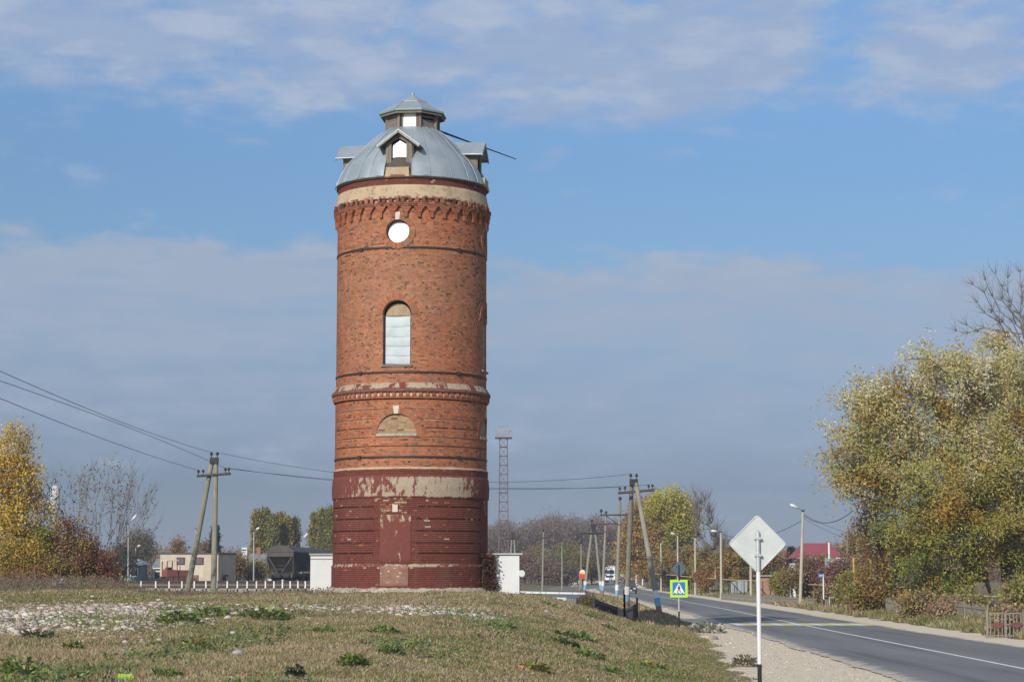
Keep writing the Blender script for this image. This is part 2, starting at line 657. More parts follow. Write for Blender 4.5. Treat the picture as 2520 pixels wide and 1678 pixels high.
k = NT('white_paint')
wear = k.step(k.noise(6.0, 5, 0.7), 0.48, 0.7)
WHITE_LINE = k.done(k.mix(wear, (0.80, 0.79, 0.76), (0.48, 0.47, 0.45)), 0.7)
k = NT('yellow_paint')
wear = k.step(k.noise(6.0, 5, 0.7), 0.48, 0.7)
YELLOW_LINE = k.done(k.mix(wear, (0.74, 0.64, 0.18), (0.52, 0.46, 0.22)), 0.7)
mb = MB()
yy = np.arange(28, 540, 2.0)
for a, b in zip(yy[:-1], yy[1:]):
    xa, xb = float(road_x(a)), float(road_x(b))
    za, zb = ROADZ + float(road_z(a)) + 0.039, ROADZ + float(road_z(b)) + 0.039
    mb.add([(xa - .075, a, za), (xa + .075, a, za), (xb + .075, b, zb), (xb - .075, b, zb)], [(0, 1, 2, 3)])
mb.build('centre_line', WHITE_LINE, road)
zs = ROADZ + 0.0435
for i in range(14):
    x0 = float(road_x(103.5)) - 3.4 + i * 0.5
    b_ = MB().add([(x0, 101.2, zs), (x0 + .46, 101.2, zs), (x0 + .46, 105.6, zs), (x0, 105.6, zs)], [(0, 1, 2, 3)])
    b_.build('crossing_stripe', WHITE_LINE if i % 2 == 0 else YELLOW_LINE, road)

# ================================================================== water tower
TX, TY = -4.03, 81.0
TB = 1.62


def zc(v, r):
    """Height of a ring of radius r whose nearest point shows at photograph row v."""
    return P(1010, v, TY - r).z


def pol(a, r, z):
    """Azimuth a in degrees from the side facing the camera, positive towards the road."""
    t = R(a)
    return (TX + r * math.sin(t), TY - r * math.cos(t), z)


A0 = -8.2
tower = thing('water_tower', 'tall round red brick water tower with a domed tin roof and dark painted base', 'water tower', (TX, TY, TB))

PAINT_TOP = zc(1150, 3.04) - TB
k = NT('mortar')
nA = k.noise(5.0, 5)
zz_ = k.n('ShaderNodeSeparateXYZ')
k.link(k.n('ShaderNodeTexCoord').outputs['Object'], zz_.inputs[0])
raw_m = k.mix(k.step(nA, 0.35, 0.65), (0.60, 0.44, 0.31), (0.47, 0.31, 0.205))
MORTAR = k.done(k.mix(k.step(zz_.outputs[2], PAINT_TOP - 0.01, PAINT_TOP + 0.01), (0.085, 0.03, 0.025), raw_m), 0.95, 0, k.bump(k.noise(40, 3), 0.3, 0.01), 0.1)  # core below the paint line darkened: groove shade put into the colour
k = NT('brick')
nA = k.noise(14.0, 4)
nB = k.noise(1.5, 6, 0.65, stretch=(1.5, 1.5, 0.4))
bc = k.mix(k.step(nA, 0.3, 0.75), k.attr('Col'), k.mix(0.2, k.attr('Col'), (0.20, 0.11, 0.075)))
bc = k.mix(k.math('MULTIPLY', k.step(nB, 0.50, 0.72), 0.42), bc, (0.20, 0.125, 0.085))
BRICK = k.done(bc, 0.9, 0, k.bump(k.noise(60, 3), 0.25, 0.008), 0.12)

z_base, z_pl1, z_pl2 = TB - 0.03, zc(1394, 3.12), zc(1388, 3.07)
z_band0, z_band1, z_db1, z_led = zc(1223, 3.1), zc(1170, 3.1), zc(1153, 3.06), zc(1149, 3.03)
z_c0, z_c1, z_c2, z_c3 = zc(979, 3.06), zc(964, 3.14), zc(955, 3.16), zc(942, 3.0)
z_k0, z_k1, z_k2, z_k3 = zc(536, 3.0), zc(507, 3.1), zc(498, 3.13), zc(485, 3.15)
z_pb, z_bb = zc(453.6, 3.0), zc(428, 3.06)
EAVE = 17.66

# openings at two sides: (azimuth)
LU_Z, LU_R = zc(1066, 3.02), 0.775
AW_B, AW_S, AW_H = zc(897, 3.0), zc(773, 3.0), 0.565
RO_Z, RO_R = zc(568, 3.0), 0.455
LU_O, AW_O, RO_O = LU_R + 0.24, AW_H + 0.25, RO_R + 0.24


def holes(z):
    """Half-width in metres of the brick-free zone (opening and its ring) at height z, 0 if none."""
    w = 0.0
    if LU_Z <= z < LU_Z + LU_O:
        w = max(w, math.sqrt(LU_O ** 2 - (z - LU_Z) ** 2))
    if LU_Z - 0.11 <= z < LU_Z:
        w = max(w, LU_R + 0.03)
    if AW_B - 0.1 <= z <= AW_S:
        w = max(w, AW_H)
    if AW_S < z < AW_S + AW_O:
        w = max(w, math.sqrt(AW_O ** 2 - (z - AW_S) ** 2))
    if abs(z - RO_Z) < RO_O:
        w = max(w, math.sqrt(RO_O ** 2 - (z - RO_Z) ** 2))
    return w


# --- core of mortar, a solid turned body with the openings cut into it
PROF = [(3.16, TB - 0.35), (3.16, TB), (3.105, TB + 0.01), (3.105, z_pl1), (3.055, z_pl2), (3.055, z_band0), (3.055, z_db1), (3.0, z_led), (3.0, z_c0), (3.0, z_c3), (2.985, z_c3 + .01), (2.985, z_k2), (3.0, z_k3), (2.95, z_pb), (2.95, z_bb), (2.95, EAVE)]


def lathe(mb, prof, n=96, a0=-180.0, a1=180.0, closed=True, cap=False):
    ang = np.linspace(a0, a1, n + 1)
    if closed:
        ang = ang[:-1]
    m = len(ang)
    vs = [pol(a, r, z) for r, z in prof for a in ang]
    fs = []
    for i in range(len(prof) - 1):
        for j in range(m if closed else m - 1):
            j2 = (j + 1) % m
            fs.append((i * m + j, i * m + j2, (i + 1) * m + j2, (i + 1) * m + j))
    if cap:
        fs.append(tuple(reversed(range(m))))
        fs.append(tuple(range((len(prof) - 1) * m, len(prof) * m)))
    return mb.add(vs, fs)


def notched(prof, grooves, depth):
    out = []
    for (r0, z0), (r1, z1) in zip(prof[:-1], prof[1:]):
        out.append((r0, z0))
        for g in sorted(grooves):
            if z0 < g < z1:
                out += [(r0, g - .024), (r0 - depth, g - .023), (r0 - depth, g + .023), (r0, g + .024)]
    return out + [prof[-1]]


gl = [zc(v, 3.07) for v in (1246.9, 1276, 1304.5, 1333, 1361.5)]
gm = [zc(v, 3.02) for v in (982, 1004, 1029.5, 1052, 1075, 1097)]
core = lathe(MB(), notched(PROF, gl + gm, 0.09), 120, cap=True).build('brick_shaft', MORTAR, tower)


def cutter(a, outline, r0=2.62, r1=3.6):
    """Prism through the wall; outline in (metres along the wall, height)."""
    t = R(a)
    ex, ez = Vector((math.cos(t), math.sin(t), 0)), Vector((math.sin(t), -math.cos(t), 0))
    o = Vector((TX, TY, 0)) + ez * r0
    return MB().prism(outline, o, ex, (0, 0, 1), ez, r1 - r0)


def arc(cx, cz, r, a0, a1, n):
    return [(cx + r * math.cos(R(a0 + (a1 - a0) * i / n)), cz + r * math.sin(R(a0 + (a1 - a0) * i / n))) for i in range(n + 1)]


LU_OUT = arc(0, LU_Z, LU_R, 0, 180, 20)
AW_OUT = [(-AW_H, AW_B), (AW_H, AW_B)] + arc(0, AW_S, AW_H, 0, 180, 16)
RO_OUT = arc(0, RO_Z, RO_R, 0, 360, 24)[:-1]
for az_ in (A0, A0 + 90):
    for out_ in (LU_OUT, AW_OUT, RO_OUT):
        cu = cutter(az_, out_, 2.86 if out_ is LU_OUT else 2.66).build('window_cut', MORTAR)
        md = core.modifiers.new('cut', 'BOOLEAN')
        md.operation, md.object, md.solver = 'DIFFERENCE', cu, 'EXACT'
        bpy.context.view_layer.update()
        dg = bpy.context.evaluated_depsgraph_get()
        nm_ = bpy.data.meshes.new_from_object(core.evaluated_get(dg))
        core.modifiers.clear()
        core.data = nm_
        bpy.data.objects.remove(cu)

# --- bricks
PAL = [((0.44, 0.155, 0.074), 0.46), ((0.39, 0.13, 0.066), 0.24), ((0.46, 0.18, 0.09), 0.20), ((0.42, 0.20, 0.115), 0.05), ((0.30, 0.10, 0.062), 0.05)]
PALC = np.array([p[0] for p in PAL])
PALW = np.array([p[1] for p in PAL])
PAINT = (0.175, 0.052, 0.039)
single, rest = [], MB()
CH = 0.0775


def brick_faces(a0, a1, r0, r1, z0, z1, sk=0.0):
    p = [pol(a0, r0, z0), pol(a1, r0, z0), pol(a1, r1 + sk, z0), pol(a0, r1, z0), pol(a0, r0, z1), pol(a1, r0, z1), pol(a1, r1 + sk, z1), pol(a0, r1, z1)]
    # outer face 3-2-6-7, ends, top, bottom
    return p, [(3, 2, 6, 7), (0, 3, 7, 4), (2, 1, 5, 6), (7, 6, 5, 4), (0, 1, 2, 3)]


def courses(z0, z1, r, style, grooves=(), gaps=None):
    n = int(round((z1 - z0) / CH))
    ch = (z1 - z0) / n
    for i in range(n):
        za, zb = z0 + i * ch + 0.007, z0 + (i + 1) * ch - 0.009
        zm = (za + zb) / 2
        hdr = (i % 3 != 0)
        L = 0.118 if hdr else 0.245
        cnt = int(round(2 * math.pi * r / L))
        st = 360.0 / cnt
        w = holes(zm) if style == 'raw' else 0.0
        ph = rng.uniform(0, st)
        groove = [g for g in grooves if abs(g - zm) < ch * 0.5]
        for j in range(cnt):
            a0 = -180 + ph + j * st + rng.normal(0, 0.03)
            a1 = a0 + st - math.degrees(0.013 / r)
            segs = [(a0, a1)]
            if w > 0:
                for c in (A0, A0 + 90):
                    ex = math.degrees(w / r)
                    new = []
                    for s0, s1 in segs:
                        if s1 <= c - ex or s0 >= c + ex:
                            new.append((s0, s1))
                        else:
                            if s0 < c - ex - 0.5:
                                new.append((s0, c - ex))
                            if s1 > c + ex + 0.5:
                                new.append((c + ex, s1))
                    segs = new
            for s0, s1 in segs:
                am = (s0 + s1) / 2
                rel = (am - A0 + 45) % 90 - 45
                rb = r + rng.normal(0, 0.0025)
                gone = False
                if groove:
                    g = groove[0]
                    lim = gaps(g) if gaps else 0
                    if abs(rel) > lim:
                        gone = True
                bleach = 0.0
                if style == 'raw':
                    c = PALC[rng.choice(len(PALC), p=PALW)]
                    x_, z_ = am * R(1) * r, zm
                    patch = float(vnoise(x_, z_, 0.9, 77))
                    bleach = max(0.0, min(1.0, math.exp(-((zm - (z_k0 - 2.6)) / 1.3) ** 2) * 0.9 + 0.25 * patch))
                    c = c * (1 - 0.5 * bleach) + np.array((0.38, 0.22, 0.135)) * 0.5 * bleach
                    c = c * (1 + 0.11 * float(vnoise(x_, z_, .55, 87)) + 0.08 * float(vnoise(x_, z_ * 3, 1.4, 88))) * rng.normal(1.0, 0.08)
                    dark = 0.014 + 0.16 * max(0.0, float(vnoise(x_, z_, 1.9, 78)) - 0.35) * (0.6 + bleach)
                    for zz, s in ((z_h3 - 0.3, 0.4), (z_h2 - 0.2, 0.22), (z_h3 + .4, .3)):
                        dark += 0.16 * math.exp(-((zm - zz) / s) ** 2) * max(0, float(vnoise(x_, z_, 1.3, 79)))
                    if rng.random() < dark * (1.0 if hdr else .45):
                        c = np.array((0.085, 0.055, 0.043)) * rng.uniform(0.7, 1.8)
                        rb -= 0.007
                    elif hdr and rng.random() < 0.13:
                        c = c * rng.uniform(.42, .7)
                else:
                    fade = max(0.0, float(vnoise(am * R(1) * r, zm * 1.3, 1.1, 83)))
                    c = (np.array(PAINT) * (1 - .3 * fade) + np.array((0.25, 0.105, 0.08)) * .3 * fade) * rng.normal(1.0, 0.08)
                    chip = 0.02 + 0.10 * max(0.0, float(vnoise(am * R(1) * r, zm, 1.6, 81)) - 0.4)
                    if groove:
                        chip = 0.02
                    kz = zc(1250, 3.09)
                    if abs(rel) < 13 and kz - .22 < zm < kz + .42:
                        chip = .55 * (1 - ((abs(rel) / 13) ** 2))
                    if rng.random() < chip and (s1 - s0) > 1.0:
                        q = s0 + (s1 - s0) * rng.uniform(0.1, 0.5)
                        s0_, s1 = s0, s1
                        c = np.array((0.34, 0.125, 0.07)) if rng.random() < 0.7 else np.array((0.42, 0.34, 0.26))
                tc3 = tuple(np.clip(c, 0.01, 0.9))
                if gone and rng.random() < .95:
                    # the joint cut: only the upper and lower thirds of the course stay proud
                    single.append((s0, s1, r - 0.06, rb, za, za + .014, tc3, style, am))
                    single.append((s0, s1, r - 0.06, rb, zb - .014, zb, tc3, style, am))
                else:
                    single.append((s0, s1, r - 0.06, max(rb, r - 0.055), za, zb, tc3, style, am))


z_h1, z_h2, z_h3 = zc(1123.4, 3.03), zc(915, 3.0), zc(608.5, 3.0)
courses(TB + 0.0, z_pl1, 3.12, 'paint')
courses(z_pl2, z_band0, 3.07, 'paint', gl, lambda g: 15.8)
courses(z_band1, z_db1, 3.07, 'paint')
courses(z_led, z_c0, 3.02, 'raw', gm, lambda g: (math.degrees(1.16 * math.sqrt(max(0.05, 1 - ((g - LU_Z) / 1.16) ** 2)) / 3.02) if LU_Z - 0.15 < g < LU_Z + 1.1 else 0.0))
courses(z_c3, z_k2, 3.0, 'raw')
courses(z_pb, z_bb - 0.02, 2.985, 'paint')
# the 300 that show largest become parts of their own
score = []
for i, b in enumerate(single):
    vis = math.cos(R(b[8] - 2.85)) * (b[1] - b[0])
    score.append((-(vis if (b[7] == 'raw' and z_led - 0.01 < b[4] < LU_Z - 0.1 and b[3] > 3.0) else 0), i))
score.sort()
pick = set(i for _, i in score[:300])
for i, b in enumerate(single):
    p, f = brick_faces(*b[:6])
    if i in pick:
        MB().add(p, f, b[6]).build('brick', BRICK, core, colors=True)
    else:
        rest.add(p, f, b[6])
kind(rest.build('brick', BRICK, core, colors=True), 'stuff')

# --- rings of brick and stone around the openings
TAN = PALC[2]
STONE = pm('pale_stone', (0.66, 0.60, 0.50), (0.52, 0.46, 0.37), 6.0, 0.85)
k = NT('bright_tin')
n1 = k.noise(2.0, 4)
n2 = k.noise(9.0, 3)
TIN = k.done(k.mix(k.step(n1, 0.35, 0.7), (0.88, 0.89, 0.90), (0.74, 0.78, 0.80)), k.math('ADD', 0.34, k.math('MULTIPLY', n2, 0.2)), 0.55, k.bump(n1, 0.12, 0.05), 0.5)
k = NT('tin_without_glint')
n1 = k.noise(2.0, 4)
TIN_NO_GLINT = k.done(k.mix(k.step(n1, 0.35, 0.7), (0.50, 0.55, 0.57), (0.41, 0.46, 0.49)), 0.6, 0.15, k.bump(n1, 0.12, 0.05), 0.4)  # same sheet as TIN; its missing sun glint put into a darker colour
OLDWOOD = pm('weathered_wood', (0.27, 0.235, 0.195), (0.15, 0.125, 0.10), 3.0, 0.85, 0, 0.4, (9, 9, 0.7))
BOARD = pm('stained_board', (0.46, 0.36, 0.22), (0.30, 0.22, 0.14), 1.6, 0.8, 0, 0.2, (5, 5, 1))
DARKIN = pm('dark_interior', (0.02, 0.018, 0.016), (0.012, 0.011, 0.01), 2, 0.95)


def wallframe(a, r):
    t = R(a)
    ex, en = Vector((math.cos(t), math.sin(t), 0)), Vector((math.sin(t), -math.cos(t), 0))
    return Vector((TX, TY, 0)) + en * r, ex, Vector((0, 0, 1)), en


def onwall(a, s, r, z):
    return pol(a + math.degrees(s / 3.0), r, z)


def voussoirs(par, a, cz, r0, r1, t0, t1, skip=None, proud=3.03, back=2.9):
    n = max(3, int(round(R(abs(t1 - t0)) * (r0 + r1) / 2 / 0.083)))
    dt = (t1 - t0) / n
    for i in range(n):
        ta, tb = t0 + i * dt + dt * 0.05, t0 + (i + 1) * dt - dt * 0.05
        if skip and any(abs(((ta + tb) / 2 - s + 180) % 360 - 180) < h for s, h in skip):
            continue
        pr = proud + rng.normal(0, 0.003)
        q = [(r * math.cos(R(t)), cz + r * math.sin(R(t))) for r, t in ((r0, ta), (r1, ta), (r1, tb), (r0, tb))]
        vs = [onwall(a, s, back, z) for s, z in q] + [onwall(a, s, pr, z) for s, z in q]
        c = np.array((0.40, 0.16, 0.085)) * rng.normal(1, 0.13)
        if rng.random() < 0.12:
            c = np.array((0.3, 0.17, 0.11))
        MB().add(vs, [(4, 5, 6, 7), (0, 1, 5, 4), (1, 2, 6, 5), (2, 3, 7, 6), (3, 0, 4, 7)], tuple(np.clip(c, 0.02, 1))).build('voussoir', BRICK, par, colors=True)


def keystone(par, a, z0, z1, w0, w1, proud=3.05):
    q = [(-w0 / 2, z0), (w0 / 2, z0), (w1 / 2, z1), (-w1 / 2, z1)]
    vs = [onwall(a, s, 2.95, z) for s, z in q] + [onwall(a, s, proud, z) for s, z in q]
    MB().add(vs, [(0, 3, 2, 1), (4, 5, 6, 7), (0, 1, 5, 4), (1, 2, 6, 5), (2, 3, 7, 6), (3, 0, 4, 7)]).build('keystone', STONE, par)


def slab(par, name, mat, a, outline, r, thick, smooth=False):
    o, ex, ez, en = wallframe(a, r)
    return MB().prism(outline, o, ex, ez, en, thick).build(name, mat, par)


INFILL = pm('infill_brick_mortar', (0.40, 0.31, 0.21), (0.30, 0.22, 0.15), 6, 0.9)
for q, a in enumerate((A0, A0 + 90)):
    # bricked-up lunette
    lu = slab(tower, 'lunette', INFILL, a, arc(0, LU_Z, LU_R + 0.02, 0, 180, 18), 2.86, 0.035)
    voussoirs(lu, a, LU_Z, LU_R, LU_O, 0, 180, [(90, 5.2)])
    keystone(lu, a, LU_Z + LU_R - 0.01, LU_Z + LU_R + 0.30, 0.16, 0.24)
    o, ex, ez, en = wallframe(a, 0)
    sl = MB()
    for i in range(8):
        s0, s1 = -0.79 + i * 0.1975, -0.79 + (i + 1) * 0.1975
        p = [onwall(a, s0, 2.8, LU_Z - .1), onwall(a, s1, 2.8, LU_Z - .1), onwall(a, s1, 3.05, LU_Z - .1), onwall(a, s0, 3.05, LU_Z - .1),
             onwall(a, s0, 2.8, LU_Z + .03), onwall(a, s1, 2.8, LU_Z + .03), onwall(a, s1, 3.04, LU_Z), onwall(a, s0, 3.04, LU_Z)]
        sl.add(p, [(3, 2, 6, 7), (7, 6, 5, 4), (0, 1, 2, 3)] + ([(0, 3, 7, 4)] if i == 0 else []) + ([(2, 1, 5, 6)] if i == 7 else []))
    sl.build('sill', pm('grey_sill', (0.44, 0.40, 0.32), (0.33, 0.28, 0.22), 5, 0.9), lu)
    zz = LU_Z + 0.035
    i = 0
    while zz < LU_Z + LU_R - 0.05:
        hw = math.sqrt(max(0.0, LU_R ** 2 - (zz + 0.03 - LU_Z) ** 2))
        s = -hw + (0.06 if i % 2 else 0.0)
        while s < hw - 0.05:
            e = min(s + 0.235, hw)
            c = np.array((0.42, 0.28, 0.165)) * rng.normal(1, 0.12)
            if rng.random() < 0.06:
                c = np.array((0.16, 0.1, 0.07))
            o, ex, ez, en = wallframe(a, 2.89)
            MB().prism([(s, zz), (e, zz), (e, zz + 0.06), (s, zz + 0.06)], o, ex, ez, en, 0.018, tuple(np.clip(c, .02, 1))).build('brick', BRICK, lu, colors=True)
            s = e + 0.012
        zz += 0.0735
        i += 1
    # tall arched window
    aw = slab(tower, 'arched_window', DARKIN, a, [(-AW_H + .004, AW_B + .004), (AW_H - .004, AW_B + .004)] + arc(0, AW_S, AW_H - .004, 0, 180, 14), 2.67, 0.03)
    voussoirs(aw, a, AW_S, AW_H, AW_O, 0, 180)
    for s in (-1, 1):
        voussoirs(aw, a, AW_S - 0.04, AW_H + 0.25, AW_H + 0.34, 0 if s > 0 else 180, 6 if s > 0 else 174)
    slab(aw, 'tympanum_board', BOARD, a, arc(0.01, AW_S - 0.03, AW_H - 0.075, 0, 180, 14), 2.71, 0.025)
    fr = MB()
    o, ex, ez, en = wallframe(a, 2.70)
    for s0, s1, b0, b1 in ((-.565, -.51, AW_B + .005, AW_S), (.50, .56, AW_B + .005, AW_S), (-.51, .50, AW_S - .055, AW_S - .01), (-.51, .50, AW_B + .005, AW_B + .05)):
        fr.prism([(s0, b0), (s1, b0), (s1, b1), (s0, b1)], o, ex, ez, en, 0.04)
    fr.build('frame', OLDWOOD, aw)
    zt = AW_S - 0.06
    hs = [0.44, 0.44, 0.42, 0.41, 0.37]
    sc_ = (zt - AW_B - 0.05) / sum(hs)
    for h in hs:
        h *= sc_
        o, ex, ez, en = wallframe(a, 2.745)
        lean = rng.uniform(0.012, 0.03)
        w = 0.485
        n_ = 5
        vs = []
        for jj in range(3):
            for ii in range(n_):
                s = -w + 2 * w * ii / (n_ - 1)
                t = jj / 2
                vs.append(o + ex * s + ez * (zt - h * t * 1.0 - 0.012 * math.sin(ii * 1.1 + zt)) + en * (lean * t + 0.012 * math.sin(3.1 * t) + rng.normal(0, 0.002)))
        fs = [(j * n_ + i_, j * n_ + n_ + i_, j * n_ + n_ + i_ + 1, j * n_ + i_ + 1) for j in range(2) for i_ in range(n_ - 1)]
        MB().add(vs, fs).build('tin_sheet', TIN_NO_GLINT, aw, smooth=True)
        zt -= h
    si = MB().prism([(-.62, AW_B - .07), (.60, AW_B - .07), (.60, AW_B + .004), (-.62, AW_B + .004)], *wallframe(a, 2.72), 0.31)
    si.build('sill', OLDWOOD, aw)
    # round window under the cornice
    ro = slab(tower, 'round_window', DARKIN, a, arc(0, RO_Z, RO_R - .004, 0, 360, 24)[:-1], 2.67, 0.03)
    voussoirs(ro, a, RO_Z, RO_R, RO_O, -90, 270, [(90, 6.5)])
    keystone(ro, a, RO_Z + RO_R - 0.005, RO_Z + RO_R + 0.29, 0.155, 0.24)
    o, ex, ez, en = wallframe(a, 2.80)
    MB().prism(arc(0.018, RO_Z - 0.02, RO_R - 0.035, 0, 360, 28)[:-1], o - en * .05, ex, (ez + en * 0.10).normalized() if False else ez, en, 0.03).build('tin_sheet', TIN, ro)

# --- plaster band, ledges, plinth patch, walled-up door
k = NT('peeling_plaster')
pv = k.obj((2.2, 2.2, 0.9))
n1 = k.noise(2.6, 8, 0.66, vec=pv)
n2 = k.noise(9.0, 4)
peel = k.step(k.math('ADD', k.attr('Col', 'Fac'), k.math('MULTIPLY', k.math('SUBTRACT', n1, 0.5), 1.9)), 0.47, 0.56)
beige = k.mix(k.step(n2, 0.35, 0.7), (0.42, 0.345, 0.245), (0.35, 0.27, 0.19))
PEEL = k.done(k.mix(peel, k.mix(k.step(n2, 0.3, 0.8), (0.19, 0.06, 0.046), (0.155, 0.05, 0.039)), beige), 0.85, 0, k.bump(n1, 0.25, 0.02), 0.2)
k = NT('beige_plaster')
n1 = k.noise(1.3, 7, 0.65)
n3 = k.noise(5.0, 6, 0.75)
pl = k.mix(k.step(n1, 0.35, 0.7), (0.52, 0.41, 0.265), (0.43, 0.33, 0.215))
pl = k.mix(k.step(n3, 0.55, 0.62), pl, (0.27, 0.16, 0.10))
pl = k.mix(k.math('MULTIPLY', k.step(k.noise(2.2, 8, .7, stretch=(1, 1, .35)), .52, .7), .55), pl, (0.24, 0.18, 0.125))
PLASTER = k.done(pl, 0.9, 0, k.bump(n1, 0.2, 0.02), 0.15)


def ring(name, mat, prof, par=tower, n=120, col=None, zsub=1, a0=-180, a1=180, jig=0.0):
    pr = []
    for (r0, z0), (r1, z1) in zip(prof[:-1], prof[1:]):
        for i in range(zsub):
            t = i / zsub
            pr.append((r0 + (r1 - r0) * t, z0 + (z1 - z0) * t))
    pr.append(prof[-1])
    closed = (a1 - a0) >= 360
    ang = np.linspace(a0, a1, n + 1)
    if closed:
        ang = ang[:-1]
    m = len(ang)
    V = np.array([pol(a, r + (jig * rng.normal() if jig else 0), z + (jig * rng.normal() if jig else 0)) for r, z in pr for a in ang])
    F = []
    Cc = []
    for i in range(len(pr) - 1):
        for j in range(m if closed else m - 1):
            j2 = (j + 1) % m
            F.append((i * m + j, i * m + j2, (i + 1) * m + j2, (i + 1) * m + j))
            cv = col(ang[j], (pr[i][1] + pr[i + 1][1]) / 2) if col else 1.0
            Cc.append((cv, cv, cv))
    return arrmesh(name, V, np.array(F), mat, par, C=np.array(Cc), smooth=True)


def band_peel(a, z):
    t = (z - z_band0) / (z_band1 - z_band0)
    x = (a - 2.85)
    m = np.interp(x, [-90, -62, -48, -35, -20, -5, 15, 38, 48, 55, 70], [0.05, 0.25, 0.38, 0.48, 0.52, 0.70, 0.74, 0.68, 0.5, 0.30, 0.1])
    return float(m + np.interp(t, [0, 0.1, 0.22, 0.8, 0.92, 1], [-0.3, 0.05, 0.0, 0.0, -0.1, -0.5]))


ring('plaster_band', PEEL, [(3.06, z_band0 - .03), (3.112, z_band0), (3.13, (z_band0 + z_band1) / 2), (3.10, z_band1 - .05), (3.06, z_band1 + .02)], n=160, col=band_peel, zsub=8)
ring('mortar_ledge', PLASTER, [(3.08, z_db1 - 0.005), (3.085, z_db1 + .01), (3.01, z_led + 0.02)], jig=0.004)
ring('plinth_ledge', PEEL, [(3.125, z_pl1 - .005), (3.127, z_pl1 + .01), (3.06, z_pl2 + .015)], col=lambda a, z: 0.56 + 0.15 * math.sin(a * 0.09 + 1) - (0.18 if abs(a) > 50 else 0), jig=0.004)
ring('foundation', pm('old_lime_mortar', (0.50, 0.43, 0.33), (0.26, 0.22, 0.18), 2.5, 0.95, 0, 0.6, dist=0.05), [(3.36, TB - 0.35), (3.33, TB - 0.05), (3.2, TB + 0.05), (3.10, TB + 0.075)], n=140, jig=0.022)
ring('cornice', MORTAR, [(3.0, z_c0 + 0.02), (3.075, z_c0 + .025), (3.08, z_c1 - .01), (3.0, z_c1)], n=120)
ring('cornice_lip', pm('dark_cornice', (0.165, 0.07, 0.055), (0.22, 0.12, 0.09), 3.5, 0.9), [(3.0, z_c1 - .005), (3.15, z_c1 + .005), (3.175, (z_c1 + z_c2) / 2), (3.165, z_c2), (3.1, z_c2 + .02)], jig=0.004)
ring('cornice_ledge', PEEL, [(3.17, z_c2 - .005), (3.13, z_c2 + .03), (3.01, z_c3 + 0.02), (2.98, z_c3 + .03)], col=lambda a, z: 0.62 + 0.16 * math.sin(a * .21) + 0.1 * math.sin(a * .47) - (0.25 if z < z_c2 + .03 else 0), zsub=2, jig=0.004)
nd = 76
for i in range(nd):
    a = -180 + 360 / nd * i
    h = math.degrees(0.065 / 3.1)
    c = np.array((0.34, 0.12, 0.07)) * rng.normal(1, 0.12)
    p, f = brick_faces(a - h, a + h, 3.04, 3.135 + rng.normal(0, .004), z_c0 + 0.09, z_c1 - 0.004)
    MB().add(p, f, tuple(c)).build('dentil', BRICK, tower, colors=True)
p = MB()
for i in range(170):
    a = -180 + 360 / 170 * i
    for zz0, zz1, rr in ((z_c0, z_c0 + 0.072, 3.095),):
        q, f = brick_faces(a, a + 360 / 170 - .2, 3.0, rr + rng.normal(0, .003), zz0 + .004, zz1)
        p.add(q, f, tuple(np.array((0.37, 0.125, 0.065)) * rng.normal(1, .14)))
kind(p.build('brick', BRICK, tower, colors=True), 'stuff')

# corbel table under the upper cornice
NC = 38
for i in range(NC):
    a = A0 - 3.0 + 360 / NC * i
    mb = MB()
    hgt = z_k1 - z_k0
    for hw, z0, z1, r1 in ((0.062, z_k0 + 0.02, z_k1 - 0.20, 3.095), (0.105, z_k1 - 0.205, z_k1 - 0.135, 3.105), (0.15, z_k1 - 0.137, z_k1 - 0.066, 3.115), (0.195, z_k1 - 0.068, z_k1 + 0.004, 3.125)):
        h = math.degrees(hw / 3.1)
        q, f = brick_faces(a - h, a + h, 2.97, r1 + rng.normal(0, .004), z0, z1)
        mb.add(q, f, tuple(np.clip(np.array((0.33, 0.115, 0.06)) * rng.normal(1, 0.16), 0.02, 1)))  # brick tone lowered for stains, with deeper shade put into it
    mb.build('corbel', BRICK, tower, colors=True)
p = MB()
nb = 160
for row, (zz0, zz1, rr) in enumerate(((z_k1 + .004, z_k1 + 0.074, 3.14), (z_k1 + 0.078, z_k2 + 0.02, 3.15))):
    for i in range(nb):
        a = -180 + 360 / nb * (i + 0.5 * row)
        q, f = brick_faces(a, a + 360 / nb - .2, 2.97, rr + rng.normal(0, .006), zz0, zz1)
        p.add(q, f, tuple(np.clip(np.array((0.25, 0.095, 0.058)) * rng.normal(1, .25), .02, 1)))
kind(p.build('brick', BRICK, tower, colors=True), 'stuff')
zt = z_k2 + 0.02
for i in range(2 * NC):
    a = A0 + 360 / (2 * NC) * i + rng.normal(0, 0.25)
    h = math.degrees(rng.uniform(0.055, 0.075) / 3.1)
    top = zt + (z_k3 - zt) * rng.uniform(0.5, 1.3)
    if rng.random() < .16:
        continue
    c = np.array((0.25, 0.095, 0.065)) * rng.normal(1, 0.28)
    q, f = brick_faces(a - h, a + h, 2.97, 3.17 + rng.normal(0, .012), zt - 0.0, top)
    MB().add(q, f, tuple(np.clip(c, .03, 1))).build('cornice_tooth', BRICK, tower, colors=True)
p = MB()
for i in range(150):
    a = -180 + 2.4 * i + rng.normal(0, .3)
    q, f = brick_faces(a, a + rng.uniform(1.3, 2.3), 2.97, 3.12 + rng.normal(0, .02), z_k3 - 0.02, z_k3 + rng.uniform(-0.01, 0.07))
    p.add(q, f, tuple(np.clip(np.array((0.27, 0.11, 0.075)) * rng.normal(1, .25), .03, 1)))
kind(p.build('brick', BRICK, tower, colors=True), 'stuff')
ring('plaster_cove', PLASTER, [(3.11, z_k3 - .03), (3.105, z_k3 + 0.08), (3.06, z_k3 + 0.25), (3.01, z_pb - .02), (2.97, z_pb + .005)], zsub=3, jig=0.004)
